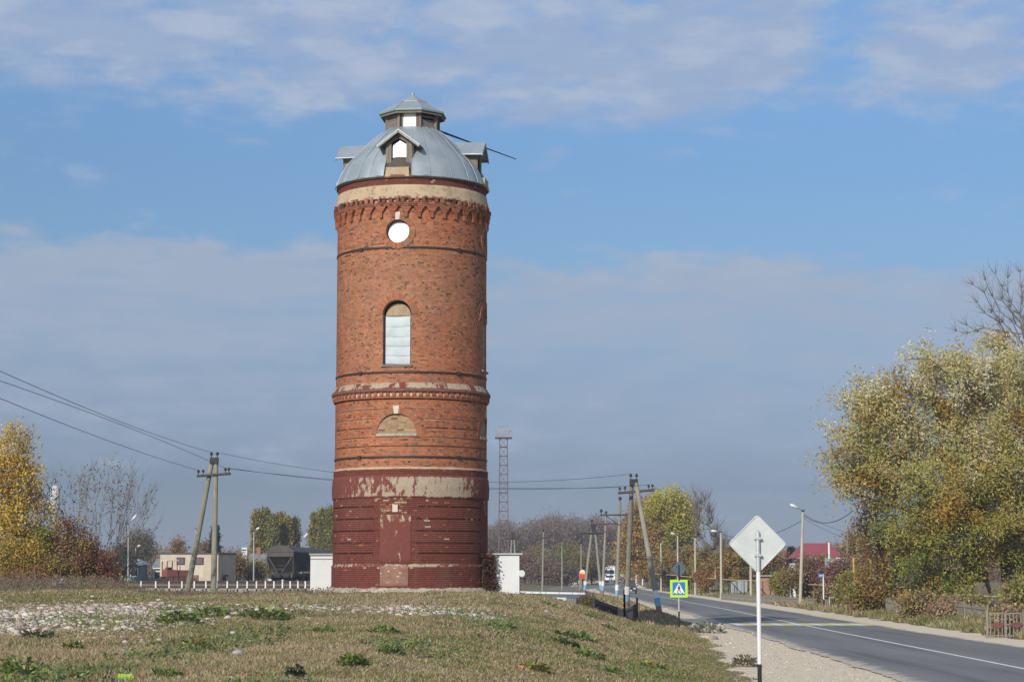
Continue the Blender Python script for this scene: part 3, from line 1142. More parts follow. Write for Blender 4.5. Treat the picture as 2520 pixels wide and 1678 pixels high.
ring('eave_cornice', pm('dark_cornice', (0.165, 0.07, 0.055)), [(2.98, z_bb - .02), (3.05, z_bb - .015), (3.06, EAVE - .10), (2.9, EAVE - .09)], jig=0.004)

# iron hoops with their clamps
IRON = pm('rusty_iron', (0.055, 0.048, 0.048), (0.085, 0.06, 0.05), 4, 0.55, 0.4, 0.2)
for z, r in ((z_h1, 3.02), (z_h2, 3.0), (z_h3, 3.0)):
    hp = ring('iron_hoop', IRON, [(r, z - .045), (r + .025, z - .04), (r + .025, z + .04), (r, z + .045)], n=96)
    for a in (-38, 40, 130):
        x, y, _ = pol(a, r + .04, z)
        MB().box((x, y, z), (.16, .06, .13), R(a)).build('clamp', IRON, hp)

# walled-up door in the painted base, with its keystone, and the patch below it
o, ex, ez, en = wallframe(A0, 0)
door_c = lambda a, z: 0.24 + 0.26 * max(0, (z - z_pl2 - 1.2) / 0.9) + .05 * math.sin(a * 1.3 + z * 3)
ring('door_infill', PEEL, [(3.068, z_pl2 + .01), (3.086, z_pl2 + .02), (3.086, zc(1268, 3.09)), (3.066, zc(1266, 3.09))], n=20, col=door_c, zsub=8, a0=A0 - 11.2, a1=A0 + 11.2)
keystone(tower, A0, zc(1259, 3.09), zc(1241, 3.09), 0.2, 0.2, 3.115)
k = NT('patch_plaster')
n1 = k.noise(3.0, 6, .65)
n2 = k.noise(5.5, 4, .6, stretch=(1, 1, 1.6))
PATCH = k.done(k.mix(k.step(n2, .60, .66), k.mix(k.step(n1, .35, .7), (.30, .17, .125), (.23, .115, .09)), (.55, .47, .38)), .9, 0, k.bump(n1, .3, .02), .15)
ring('plinth_patch', PATCH, [(3.12, TB + .14), (3.138, TB + .15), (3.138, z_pl1 + .02), (3.118, z_pl1 + .03)], n=24, col=lambda a, z: 0.42 + 0.12 * math.sin(a * 1.7 + z * 9), zsub=6, a0=A0 - 10.5, a1=A0 + 9.5)

# ---------------------------------------------------------------- dome
k = NT('galvanised_sheet')
n1 = k.noise(1.1, 5, 0.6)
n2 = k.noise(6.0, 4, 0.6)
gc = k.mix(k.step(n1, 0.3, 0.7), (0.31, 0.36, 0.385), (0.40, 0.445, 0.465))
gc = k.mix(k.math('MULTIPLY', k.step(n2, 0.55, 0.75), 0.4), gc, (0.26, 0.295, 0.31))
ZINC = k.done(gc, k.math('ADD', 0.42, k.math('MULTIPLY', n2, 0.15)), 0.35, k.bump(n1, 0.2, 0.06), 0.4)
TEAL = pm('teal_trim', (0.16, 0.27, 0.26), (0.22, 0.28, 0.27), 5, 0.6)
DPROF = [(3.09, EAVE - .02), (2.93, 18.07), (2.69, 18.49), (2.36, 18.86), (2.02, 19.21), (1.69, 19.55), (1.36, 19.82), (1.03, 20.03)]
dome = thing_part = bpy.data.objects.new('dome', bpy.data.meshes.new('dome'))
bpy.data.objects.remove(dome)
under = lathe(MB(), [(r - .06, z - .03) for r, z in DPROF], 64).build('dome', pm('roof_boards', (0.10, 0.085, 0.07)), tower)


def dprof(t):
    n = len(DPROF) - 1
    x = min(max(t * n, 0), n - 1e-6)
    i = int(x)
    f = x - i
    return (DPROF[i][0] * (1 - f) + DPROF[i + 1][0] * f, DPROF[i][1] * (1 - f) + DPROF[i + 1][1] * f)


def gore(a0, a1, t0=0.0, t1=1.0, bow=0.012):
    na, nt_ = 5, 14
    vs, fs = [], []
    off = rng.normal(0, 0.008)
    for i in range(nt_ + 1):
        r, z = dprof(t0 + (t1 - t0) * i / nt_)
        for j in range(na + 1):
            u = j / na
            b = bow * 4 * u * (1 - u) + off + rng.normal(0, 0.0025)
            if i == 0:
                b += 0.02 * math.sin(u * 7 + a0)
            vs.append(pol(a0 + (a1 - a0) * u, r + b, z + b * 0.5))
    for i in range(nt_):
        for j in range(na):
            k_ = i * (na + 1) + j
            fs.append((k_, k_ + 1, k_ + na + 2, k_ + na + 1))
    g = MB().add(vs, fs).build('roof_panel', ZINC, under, smooth=True)
    # standing seam along one edge
    sm = [pol(a0, dprof(t0 + (t1 - t0) * i / 10)[0] + 0.022, dprof(t0 + (t1 - t0) * i / 10)[1] + 0.01) for i in range(11)]
    MB().tube(sm, 0.016, 5).build('seam', ZINC, under)
    ed = [pol(a0 + (a1 - a0) * j / 4, dprof(t0)[0] + 0.012, dprof(t0)[1] - 0.012) for j in range(5)]
    if t0 < 0.3:
        MB().tube(ed, 0.018, 5).build('drip_edge', TEAL, under)


for q in range(4):
    c = A0 + 90 * q
    for s in (-1, 1):
        pass
    cuts = [10.5, 24.0, 41.0, 57.0, 68.0, 79.5]
    for s0, s1 in zip(cuts[:-1], cuts[1:]):
        gore(c + s0, c + s1)
    gore(c - 10.5, c + 10.5, 0.52, 1.0)

# dormers
GREYWOOD = OLDWOOD
for q in range(4):
    a = A0 + 90 * q
    dm = bpy.data.objects.new('dormer', None)
    sc.collection.objects.link(dm)
    dm.parent = tower
    rw = 2.70
    o, ex, ez, en = wallframe(a, rw)
    # cheeks and front boards
    zb, ze, za = 17.98, 18.92, 19.41
    hw = 0.52
    for s in (-1, 1):
        MB().prism([(0, zb), (0, ze), (-1.35, ze), (-1.35, 19.3 - .6)], o + ex * (s * hw), en, ez, ex * s, 0.03).build('cheek', GREYWOOD, dm)
    # plaster sill block and timber sill
    MB().prism([(-.50, EAVE - .05), (.46, EAVE - .05), (.44, zb), (-.46, zb)], o - en * .1, ex, ez, en, 0.44).build('plaster_sill', PLASTER, dm)
    MB().prism([(-.5, zb - .01), (.5, zb - .01), (.5, zb + .10), (-.5, zb + .10)], o, ex, ez, en, 0.08).build('sill', pm('pale_timber', (0.42, 0.38, 0.33), (0.3, 0.27, 0.23), 4), dm)
    # front wall boards left and right of the window, and above it
    n_ = 0
    for s0, s1 in ((-.52, -.42), (-.415, -.31), (.275, .37), (.375, .52)):
        MB().prism([(s0, zb + .09), (s1, zb + .09), (s1, za - abs(s1) * 0.80 - .03), (s0, za - abs(s0) * 0.80 - .03)], o, ex, ez, en, 0.035 + rng.uniform(0, .02)).build('plank', GREYWOOD, dm)
    for s0, s1 in ((-.31, -.21), (-.205, -.11), (-.105, -.01), (-.005, .09), (.095, .185), (.19, .275)):
        lo_ = [19.20 - abs(s + .02) * 0.62 for s in (s0, s1)]
        MB().prism([(s0, lo_[0]), (s1, lo_[1]), (s1, za - abs(s1) * 0.80 - .03), (s0, za - abs(s0) * 0.80 - .03)], o, ex, ez, en, 0.03 + rng.uniform(0, .012)).build('plank', GREYWOOD, dm)
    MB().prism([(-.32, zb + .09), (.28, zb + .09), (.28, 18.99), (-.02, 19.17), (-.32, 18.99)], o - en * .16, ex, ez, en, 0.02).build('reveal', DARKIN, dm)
    MB().prism([(-.27, zb + .10), (.265, zb + .10), (.265, 18.95), (.0, 19.12), (-.27, 18.95)], o - en * .10, ex, ez, en, 0.02).build('tin_sheet', TIN, dm)
    # gabled roof: two slopes, bargeboards with a scalloped edge
    for s in (-1, 1):
        e0, r0_ = o + en * 0.30, o - en * 1.75
        ap, lo2 = 19.48, 18.84
        q1 = [e0 + ez * ap, e0 + ex * (s * .86) + ez * lo2, r0_ + ex * (s * .86) + ez * (lo2 + .05), r0_ + ez * (ap + .05)]
        th = Vector((0, 0, 0.035))
        MB().add([p for p in q1] + [p + th for p in q1], [(0, 3, 2, 1), (4, 5, 6, 7), (0, 1, 5, 4), (1, 2, 6, 5), (2, 3, 7, 6), (3, 0, 4, 7)] if s > 0 else [(0, 1, 2, 3), (7, 6, 5, 4), (4, 5, 1, 0), (5, 6, 2, 1), (6, 7, 3, 2), (7, 4, 0, 3)]).build('roof_slope', ZINC, dm)
        bb = MB()
        p0, p1 = Vector((0, ap)), Vector((s * .86, lo2))
        d = (p1 - p0)
        ln = d.length
        d /= ln
        nrm2 = Vector((d.y, -d.x)) if s > 0 else Vector((-d.y, d.x))
        if nrm2.y > 0:
            nrm2 = -nrm2
        poly = [tuple(p0), tuple(p1)]
        ns = 15
        for i in range(ns, 0, -1):
            b0, bm_, b1 = p0 + d * (ln * i / ns), p0 + d * (ln * (i - .5) / ns), p0 + d * (ln * (i - 1) / ns)
            poly += [tuple(b0 + nrm2 * .055), tuple(bm_ + nrm2 * .105)]
        poly.append(tuple(p0 + nrm2 * .055))
        bb.prism(poly, o + en * 0.28, ex, ez, en, 0.03)
        bb.build('bargeboard', pm('bargeboard_wood', (0.40, 0.40, 0.37), (0.28, 0.29, 0.27), 5), dm)
        MB().prism([(0, 0), (0.56, 0), (0.56, -.08), (0, -.08)], o - en * .3 + ex * (s * .74) + ez * 18.92, en, ez, ex * s, .06).build('eave_board', TEAL, dm)

# cupola on the dome
cup = bpy.data.objects.new('cupola', None)
sc.collection.objects.link(cup)
cup.parent = tower
AC = A0 + 3.2
rD, z0c, z1c = 1.08, 19.93, 20.62


def oct_pt(i, r, z):
    return Vector(pol(AC + 22.5 + 45 * i, r, z))


for i in range(8):
    p0, p1 = oct_pt(i - 1, rD, 0), oct_pt(i, rD, 0)
    d = (p1 - p0).normalized()
    nO = Vector((d.y, -d.x, 0))
    L = (p1 - p0).length
    front = (i == 0)
    # corner post
    MB().box((p0.x, p0.y, (z0c + z1c) / 2 - .02), (.10, .10, z1c - z0c + .1), R(AC + 45 * i - 22.5)).build('post', GREYWOOD, cup)
    if front:
        MB().prism([(.10, z0c + .08), (.17, z0c + .08), (.17, z1c), (.10, z1c)], p0 - nO * .03, d, (0, 0, 1), nO, .05).build('plank', GREYWOOD, cup)
        MB().prism([(L - .15, z0c + .08), (L - .08, z0c + .08), (L - .08, z1c), (L - .15, z1c)], p0 - nO * .03, d, (0, 0, 1), nO, .05).build('plank', GREYWOOD, cup)
        MB().prism([(.18, z0c + .05), (L - .16, z0c + .05), (L - .16, z1c - .02), (.18, z1c - .02)], p0 - nO * .04, d, (0, 0, 1), nO, .03).build('tin_sheet', TIN, cup)
        MB().prism([(.02, z0c - .06), (L - .02, z0c - .06), (L - .02, z0c + .06), (.02, z0c + .06)], p0 - nO * .05, d, (0, 0, 1), nO, .07).build('sill', ZINC, cup)
    else:
        nb_ = 8
        h = (z1c - z0c) / nb_
        for j in range(nb_):
            if i == 1 and j in (5, 7):
                continue
            tl = 0.012 * math.sin(j * 2.2 + i)
            MB().prism([(.03, z0c + j * h + .004 + tl * .4), (L - .03, z0c + j * h + .004 - tl * .4), (L - .03, z0c + (j + 1) * h - .006), (.03, z0c + (j + 1) * h - .006)], p0 - nO * (.05 - .01 * (j % 2) - (.03 if i == 1 and j == 1 else 0)), d, (0, 0, 1), nO, .03).build('plank', GREYWOOD, cup)
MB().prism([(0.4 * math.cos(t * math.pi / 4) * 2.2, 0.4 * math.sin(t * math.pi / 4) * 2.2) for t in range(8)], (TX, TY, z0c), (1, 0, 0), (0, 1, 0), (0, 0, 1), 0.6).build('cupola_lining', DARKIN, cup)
re, rm_ = 1.40, 0.66
zE, zM, zT = 20.70, 21.16, 21.58
for i in range(8):
    a, b = oct_pt(i - 1, re, zE), oct_pt(i, re, zE)
    a2, b2 = oct_pt(i - 1, rm_, zM), oct_pt(i, rm_, zM)
    up_ = Vector((0, 0, .02))
    MB().add([a, b, b2, a2, a + up_, b + up_, b2 + up_, a2 + up_], [(3, 2, 1, 0), (4, 5, 6, 7), (0, 1, 5, 4), (1, 2, 6, 5), (2, 3, 7, 6), (3, 0, 4, 7)]).build('roof_panel', ZINC, cup)
    MB().tube([b + up_, b2 + up_], 0.018, 5).build('seam', ZINC, cup)
    a3, b3 = oct_pt(i - 1, rm_ + .03, zM + .03), oct_pt(i, rm_ + .03, zM + .03)
    MB().add([a3, b3, Vector((TX, TY, zT)), a3 - up_, b3 - up_], [(0, 1, 2), (3, 4, 1, 0)]).build('roof_panel', ZINC, cup)
    # two-stepped eave
    for rr, zz, hh, mt in ((re + .01, zE - .055, .06, TEAL), (re - .05, zE - .15, .085, GREYWOOD)):
        a, b = oct_pt(i - 1, rr, zz), oct_pt(i, rr, zz)
        ai, bi = oct_pt(i - 1, rr - .05, zz), oct_pt(i, rr - .05, zz)
        u2 = Vector((0, 0, hh))
        MB().hexa([a, b, bi, ai, a + u2, b + u2, bi + u2, ai + u2]).build('fascia', mt, cup)
    a, b = oct_pt(i - 1, re - .04, zE - .10), oct_pt(i, re - .04, zE - .10)
    a2, b2 = oct_pt(i - 1, rD - .05, zE - .02), oct_pt(i, rD - .05, zE - .02)
    MB().add([a, b, b2, a2], [(0, 1, 2, 3)]).build('soffit', GREYWOOD, cup)
MB().disc((TX, TY, zT + .01), .06, 8, (0, 0, 1), thick=.1).build('finial', ZINC, cup)
pole_ = MB().tube([tuple(P(1078, 322, 81.6)), tuple(P(1270, 392, 82.4))], [.045, .018], 6)
tag(pole_.build('roof_pole', pm('black_pole', (0.02, 0.02, 0.02)), None), 'long thin black pole sticking out sideways from under the cupola', 'pole')

# ================================================================== things round the tower
CONC = pm('grey_concrete', (0.36, 0.345, 0.30), (0.26, 0.25, 0.21), 2.0, 0.9)
CONC_P = pm('pole_concrete', (0.30, 0.285, 0.225), (0.215, 0.205, 0.16), 1.2, 0.9, stretch=(3, 3, 0.7))
LIMEW = pm('whitewash', (0.70, 0.705, 0.70), (0.55, 0.555, 0.54), 1.1, 0.9, bump=0.1, lo=0.45, hi=0.85)
WPAINT = pm('white_gloss', (0.78, 0.78, 0.77), (0.70, 0.70, 0.69), 2.0, 0.6)
BLUEP = pm('pole_blue_paint', (0.20, 0.42, 0.60), (0.16, 0.35, 0.52), 2.0, 0.8)
BROWNP = pm('pole_red_brown_paint', (0.30, 0.17, 0.14), (0.22, 0.13, 0.11), 3.0, 0.9)
DARKM = pm('dark_metal', (0.05, 0.05, 0.055), (0.03, 0.03, 0.03), 4, 0.5, 0.5)
PORC = pm('dark_insulator', (0.05, 0.035, 0.03), (0.03, 0.025, 0.02), 4, 0.35)
STEEL = pm('grey_steel', (0.36, 0.37, 0.38), (0.28, 0.29, 0.30), 4, 0.5, 0.4)


def bands(mb_list, p0, p1, r0, r1, cuts, par, names):
    """One leg or post cut into differently painted lengths, each its own part."""
    p0, p1 = Vector(p0), Vector(p1)
    for (t0, t1), (nm, mt) in zip(zip(cuts[:-1], cuts[1:]), names):
        MB().tube([p0.lerp(p1, t0), p0.lerp(p1, t1)], [r0 + (r1 - r0) * t0, r0 + (r1 - r0) * t1], 10).build(nm, mt, par, smooth=False)


def insulator(par, p, s=1.0):
    x, y, z = p
    i = MB().tube([(x, y, z), (x, y, z + .10 * s)], .02 * s, 6).build('insulator', DARKM, par)
    MB().tube([(x, y, z + .10 * s), (x, y, z + .14 * s), (x, y, z + .19 * s), (x, y, z + .24 * s)], [.055 * s, .075 * s, .06 * s, .035 * s], 8).build('shed', PORC, i)
    return Vector((x, y, z + .22 * s))


# ---------------------------------------------------------------- two A-frame power poles and their wires
def a_pole(label, f1, f2, top, arm, y_arm, paint, group):
    """f1, f2: feet; top: apex point; arm: (u left, v left, u right, v right)."""
    f1, f2, top = Vector(f1), Vector(f2), Vector(top)
    g1, g2 = gz(f1.x, f1.y), gz(f2.x, f2.y)
    base = Vector((f1.x, f1.y, g1))
    t = thing('power_pole', label, 'power pole', base, group)
    for f, dx in ((f1, -.10), (f2, .10)):
        a = Vector((f.x, f.y, gz(f.x, f.y) - .15))
        b = top + Vector((dx, 0, 0))
        if paint:
            c = [0] + [(P(0, v_, f.y).z - a.z) / (b.z - a.z) for v_ in paint[0 if f is f1 else 1]] + [1]
            bands(None, a, b, .165, .12, c, t, [('painted_base', BROWNP), ('blue_band', BLUEP), ('white_band', WPAINT), ('leg', CONC_P)])
        else:
            MB().tube([a, b], [.175, .125], 10).build('leg', CONC_P, t)
    MB().box((top.x, top.y - .02, top.z - .12), (.46, .30, .34)).build('cap_clamp', DARKM, t)
    pl = P(arm[0], arm[1], y_arm)
    pr = P(arm[2], arm[3], y_arm)
    MB().tube([pl, pr], .07, 6).build('cross_arm', pm('dark_timber', (0.11, 0.09, 0.075), (0.07, 0.06, 0.05), 3, 0.9), t)
    pts = []
    for u_ in (-.16, .16):
        pts.append(insulator(t, (top.x + u_, top.y, top.z + .06), 1.25))
    for k_, e in enumerate((pl.lerp(pr, .05), pl.lerp(pr, .19), pl.lerp(pr, .84), pl.lerp(pr, .94))):
        pts.append(insulator(t, (e.x, e.y, e.z + .07), 1.1))
    return t, pts


yl = 112.0
ftop = P(527.5, 1128, yl)
poleL, insL = a_pole('grey concrete A-frame power pole standing in the grass before the cream brick hut', (XA(456, yl), yl + .4, 0), (XA(528.5, yl), yl - .3, 0), ftop, (484, 1171, 568, 1165), yl - .2, None, 'A-frame power poles with cross arms')
yr = 114.0
rtop = P(1559.5, 1181, yr)
poleR, insR = a_pole('A-frame power pole with blue and white painted feet by the road beside the iron fence', (XA(1541, 117.5), 117.5, 0), (XA(1623, 111.5), 111.5, 0), rtop, (1521, 1213, 1611, 1205), yr - .2, ((1477, 1460, 1440), (1492, 1472, 1454)), 'A-frame power poles with cross arms')


def wire(a, b, sag, label, group='overhead power wires', rad=0.011, n=18, cat='wire', name='overhead_wire', mat=None):
    a, b = Vector(a), Vector(b)
    pts = [a.lerp(b, i / n) - Vector((0, 0, sag * 4 * (i / n) * (1 - i / n))) for i in range(n + 1)]
    return tag(MB().tube(pts, rad, 5).build(name, mat or DARKM, None), label, cat, group)


wire(insL[1], insR[0], 0.95, 'topmost wire running behind the tower from pole tip to pole tip')
wire(insL[4], insR[2], 0.42, 'lower wire behind the tower ending at the tower end of the roadside cross arm')
wire(insL[5], insR[4], 0.62, 'lower wire behind the tower ending at the road end of the roadside cross arm')
for i, (u0, v0, yy_, lab) in enumerate(((0, 913, 62, 'upper wire rising from the grassland pole tip over the yellow birch'), (0, 937, 66, 'middle wire rising from the hut side of the grassland cross arm'), (0, 980, 62, 'lowest wire rising from the birch side of the grassland cross arm'))):
    a = insL[(0, 4, 2)[i]]
    mid = P(u0, v0, yy_)
    # second span runs on past the frame towards a pole beside the photographer
    d = (mid - a)
    tt = 1.75
    b = a + d * tt
    b.z = a.z + 0.15
    s1 = 1 / tt
    lin = a.z + (b.z - a.z) * s1
    sag = (lin - mid.z) / (4 * s1 * (1 - s1))
    wire(a, b, sag, lab, n=26)

# ---------------------------------------------------------------- single poles and far A-frames along the road
def single_pole(label, u, v0, v1, y, paint, arm_v, arm_hw, group, lean=0.0, braces=True):
    x = XA(u, y)
    g = gz(x, y)
    t = thing('power_pole', label, 'power pole', (x, y, g), group)
    top = P(u + lean, v1, y)
    a = Vector((x, y, g - .1))
    if paint:
        c = [0] + [(P(0, v_, y).z - a.z) / (top.z - a.z) for v_ in paint] + [1]
        bands(None, a, top, .145, .10, c, t, [('painted_base', BROWNP), ('blue_band', BLUEP), ('white_band', WPAINT), ('shaft', CONC_P)])
    else:
        MB().tube([a, top], [.13, .09], 8).build('shaft', CONC_P, t)
    if arm_v:
        z = P(u, arm_v, y).z
        xc = top.x * .8 + x * .2
        MB().tube([(xc - arm_hw, y - .15, z), (xc + arm_hw, y - .15, z + .03)], .06, 6).build('cross_arm', pm('dark_timber', (0.11, 0.09, 0.075)), t)
        for s in (-1, 1):
            insulator(t, (xc + s * (arm_hw - .08), y - .15, z + .05), 1.6)
            if braces:
                MB().tube([(xc + s * arm_hw * .75, y - .15, z), (xc, y - .15, z - .75)], .03, 5).build('brace', DARKM, t)
    insulator(t, (top.x, y, top.z), 1.8)
    return t


G3 = 'roadside power poles beyond the iron fence'
single_pole('single painted power pole just behind the big roadside A-frame pole', 1516.5, 1478, 1236, 150, (1466, 1452, 1438), 1267, 1.42, G3, 9.5)
single_pole('single painted power pole beside the white lorry', 1482, 1459, 1268, 192, (1452, 1441, 1429.5), 1289, 1.35, G3, 9.5)
single_pole('thin bare concrete pole alone before the far bushes', 1334.5, 1442, 1309, 250, None, 1323, 1.0, 'far bare poles by the railway', 3, False)
single_pole('dark pole with two pale insulators before the yellow green bushes', 1383, 1432, 1335, 300, None, 1340, 1.1, 'far bare poles by the railway', 0, False)
single_pole('faint distant pole rising before the green yellow thicket near the red board', 1430, 1428, 1338, 330, None, None, 1, 'far bare poles by the railway', 0, False)


def far_a(label, ul, ur, vb, ut, vt, y, arm_v, arm_hw, paint, group):
    zl = gz(XA((ul + ur) / 2, y), y)
    t = thing('power_pole', label, 'power pole', (XA(ul, y), y, zl), group)
    top = P(ut, vt, y)
    for u, dx in ((ul, -.12), (ur, .12)):
        a = Vector((XA(u, y), y, gz(XA(u, y), y) - .1))
        b = top + Vector((dx, 0, 0))
        if paint:
            c = [0] + [(P(0, v_, y).z - a.z) / (b.z - a.z) for v_ in paint] + [1]
            bands(None, a, b, .16, .11, c, t, [('painted_base', BROWNP), ('blue_band', BLUEP), ('white_band', WPAINT), ('leg', CONC_P)])
        else:
            MB().tube([a, b], [.17, .11], 8).build('leg', CONC_P, t)
    MB().box((top.x, y, top.z - .25), (.5, .3, .8)).build('cap_clamp', DARKM, t)
    z = P(ut, arm_v, y).z
    MB().tube([(top.x - arm_hw, y - .2, z), (top.x + arm_hw, y - .2, z)], .08, 6).build('cross_arm', DARKM, t)
    return t


far_a('A-frame power pole with painted feet between the red board and the lorry', 1437, 1480, 1459, 1460.5, 1294, 222, 1312, 1.35, (1450.5, 1438.5, 1430), 'A-frame power poles with cross arms')
far_a('small distant A-frame pole seen between the legs of the roadside one', 1450, 1462, 1431, 1460.5, 1347, 430, 1360, 1.4, None, 'distant A-frame power poles')
far_a('distant A-frame pole standing behind the whitewashed shed and the lattice mast', 1251, 1273, 1425, 1262.5, 1312, 290, 1325, 1.1, None, 'distant A-frame power poles')

# ---------------------------------------------------------------- lattice floodlight mast
yM = 360.0
xM = XA(1239, yM)
gM = gz(xM, yM)
MAST = pm('red_lead_paint', (0.19, 0.13, 0.13), (0.155, 0.115, 0.12), 2, 0.8)
mast = thing('lattice_mast', 'tall thin reddish lattice mast with a railed platform beside the tower', 'mast', (xM, yM, gM))
zp = P(1239, 1077, yM).z
hw0, hw1 = .90, .66
for sx in (-1, 1):
    for sy in (-1, 1):
        MB().tube([(xM + sx * hw0, yM + sy * hw0, gM), (xM + sx * hw1, yM + sy * hw1, zp)], .085, 5).build('leg', MAST, mast)
nb = 16
mb1, n_l = MB(), 0
for i in range(nb):
    t0, t1 = i / nb, (i + 1) / nb
    for f in range(4):
        ca, sa = [(1, 0), (0, 1), (-1, 0), (0, -1)][f]
        def cr(s, t):
            h = hw0 + (hw1 - hw0) * t
            return (xM + (ca * h - sa * s * h), yM + (sa * h + ca * s * h), gM + (zp - gM) * t)
        if f in (1, 3, 2, 0):
            s = 1 if i % 2 else -1
            MB().tube([cr(-s, t0), cr(s, t1)], .035, 4).build('lattice_bar', MAST, mast)
            if i:
                MB().tube([cr(-1, t0), cr(1, t0)], .05 if i % 5 else .09, 4).build('lattice_bar', MAST, mast)
MB().box((xM, yM, zp), (3.0, 3.0, .22)).build('platform', MAST, mast)
rl = MB()
GREYR = pm('pale_railing', (0.42, 0.38, 0.40), (0.34, 0.30, 0.32), 3, 0.7)
for f in range(4):
    ca, sa = [(1, 0), (0, 1), (-1, 0), (0, -1)][f]
    for z in (.65, 1.25):
        MB().tube([(xM + ca * 1.5 - sa * -1.5, yM + sa * 1.5 + ca * -1.5, zp + z), (xM + ca * 1.5 - sa * 1.5, yM + sa * 1.5 + ca * 1.5, zp + z)], .04, 4).build('rail', GREYR, mast)
    for s in np.linspace(-1.5, 1.5, 7)[:-1]:
        MB().tube([(xM + ca * 1.5 - sa * s, yM + sa * 1.5 + ca * s, zp), (xM + ca * 1.5 - sa * s, yM + sa * 1.5 + ca * s, zp + 1.25)], .035, 4).build('railing_post', GREYR, mast)
for s in (-1, 1):
    MB().tube([(xM + s * .95, yM, zp), (xM + s * .95, yM, zp + 2.0)], .05, 5).build('lamp_bar_post', GREYR, mast)
MB().tube([(xM - .95, yM, zp + 1.95), (xM + .95, yM, zp + 2.05)], .07, 5).build('lamp_bar', STEEL, mast)
for s in (-.7, 0, .7):
    MB().box((xM + s, yM - .15, zp + 1.1), (.4, .35, .4)).build('floodlight', STEEL, mast)

# ---------------------------------------------------------------- whitewashed sheds either side of the tower
def shed(label, u0, u1, v_top, v_bot, y, depth, strip, cracks):
    x0, x1 = XA(u0, y), XA(u1, y)
    zt, zb = P(u0, v_top, y).z, P(u0, v_bot, y).z
    t = thing('white_shed', label, 'shed', (x0, y, zb), 'low whitewashed sheds at the tower')
    MB().box(((x0 + x1) / 2, y + depth / 2, (zt + zb) / 2 - .2), (x1 - x0, depth, zt - zb + .3)).build('wall', LIMEW, t)
    MB().box(((x0 + x1) / 2 + .04, y + depth / 2, zt + .0), (x1 - x0 + .18, depth + .16, .07)).build('roof', pm('shed_roof_edge', (0.42, 0.46, 0.42), (0.3, 0.33, 0.31), 3, 0.8), t)
    if strip:
        MB().box(((x0 + x1) / 2, y - .012, zt - .19), (x1 - x0 + .02, .03, .035)).build('cornice_line', pm('shed_joint', (0.36, 0.37, 0.36)), t)
    return t, x0, x1, zt, zb


shed('whitewashed flat-roofed shed between the tower and the black hopper wagon', 764, 840, 1363.5, 1451, 86.5, 2.5, True, 0)
sr, x0, x1, zt, zb = shed('whitewashed flat-roofed shed half behind the dark creeper on the tower', 1203, 1278, 1362.5, 1461, 80.2, 2.6, False, 0)
for i in range(11):
    MB().box((x1 + .03, 80.25, zb + .05 + i * .135), (.07, .09, .06)).build('brick', pm('shed_dark_brick', (0.05, 0.045, 0.04)), sr)
MB().disc((x1 + .09, 80.22, zb + .80), .13, 14, (0.3, -1, 0), thick=.06).build('round_lamp', WPAINT, sr)

# white kerbs of the paved yard beyond the shed
for lab, u0, v0, u1, v1, y0, y1 in (('long white painted kerb beyond the shed', 1279, 1457.5, 1441, 1461, 152, 150), ('short white painted kerb in front of the long one', 1354, 1473, 1394, 1474, 128, 127)):
    a, b = Vector((XA(u0, y0), y0, gz(XA(u0, y0), y0))), Vector((XA(u1, y1), y1, gz(XA(u1, y1), y1)))
    za, zb2 = P(u0, v0, y0).z + .10, P(u1, v1, y1).z + .10
    t = thing('painted_kerb', lab, 'kerb', a, 'white painted kerbs of the yard')
    n_ = int((b - a).length / 1.0)
    for i in range(n_):
        p, q = a.lerp(b, (i + .02) / n_), a.lerp(b, (i + .98) / n_)
        z0_, z1_ = za + (zb2 - za) * i / n_, za + (zb2 - za) * (i + 1) / n_
        w = Vector((0, .35, 0))
        p0, q0 = Vector((p.x, p.y, min(z0_ - .5, gz(p.x, p.y)))), Vector((q.x, q.y, min(z1_ - .5, gz(q.x, q.y))))
        p1, q1 = Vector((p.x, p.y, z0_)), Vector((q.x, q.y, z1_))
        MB().hexa([p0, q0, q0 + w, p0 + w, p1, q1, q1 + w, p1 + w]).build('kerb_stone', LIMEW, t)
yp = MB()
a, b = P(1285, 1459.5, 150), P(1440, 1462, 148)
c_, d_ = P(1418, 1472, 128), P(1330, 1473, 129)
yard = MB().hexa([Vector((p.x, p.y, -.4)) for p in (d_, c_, b, a)] + [d_, c_, b, a]).build('yard_pavement', pm('yard_asphalt', (0.20, 0.20, 0.195), (0.15, 0.15, 0.145), 3, 0.9), None)
kind(yard, 'structure')

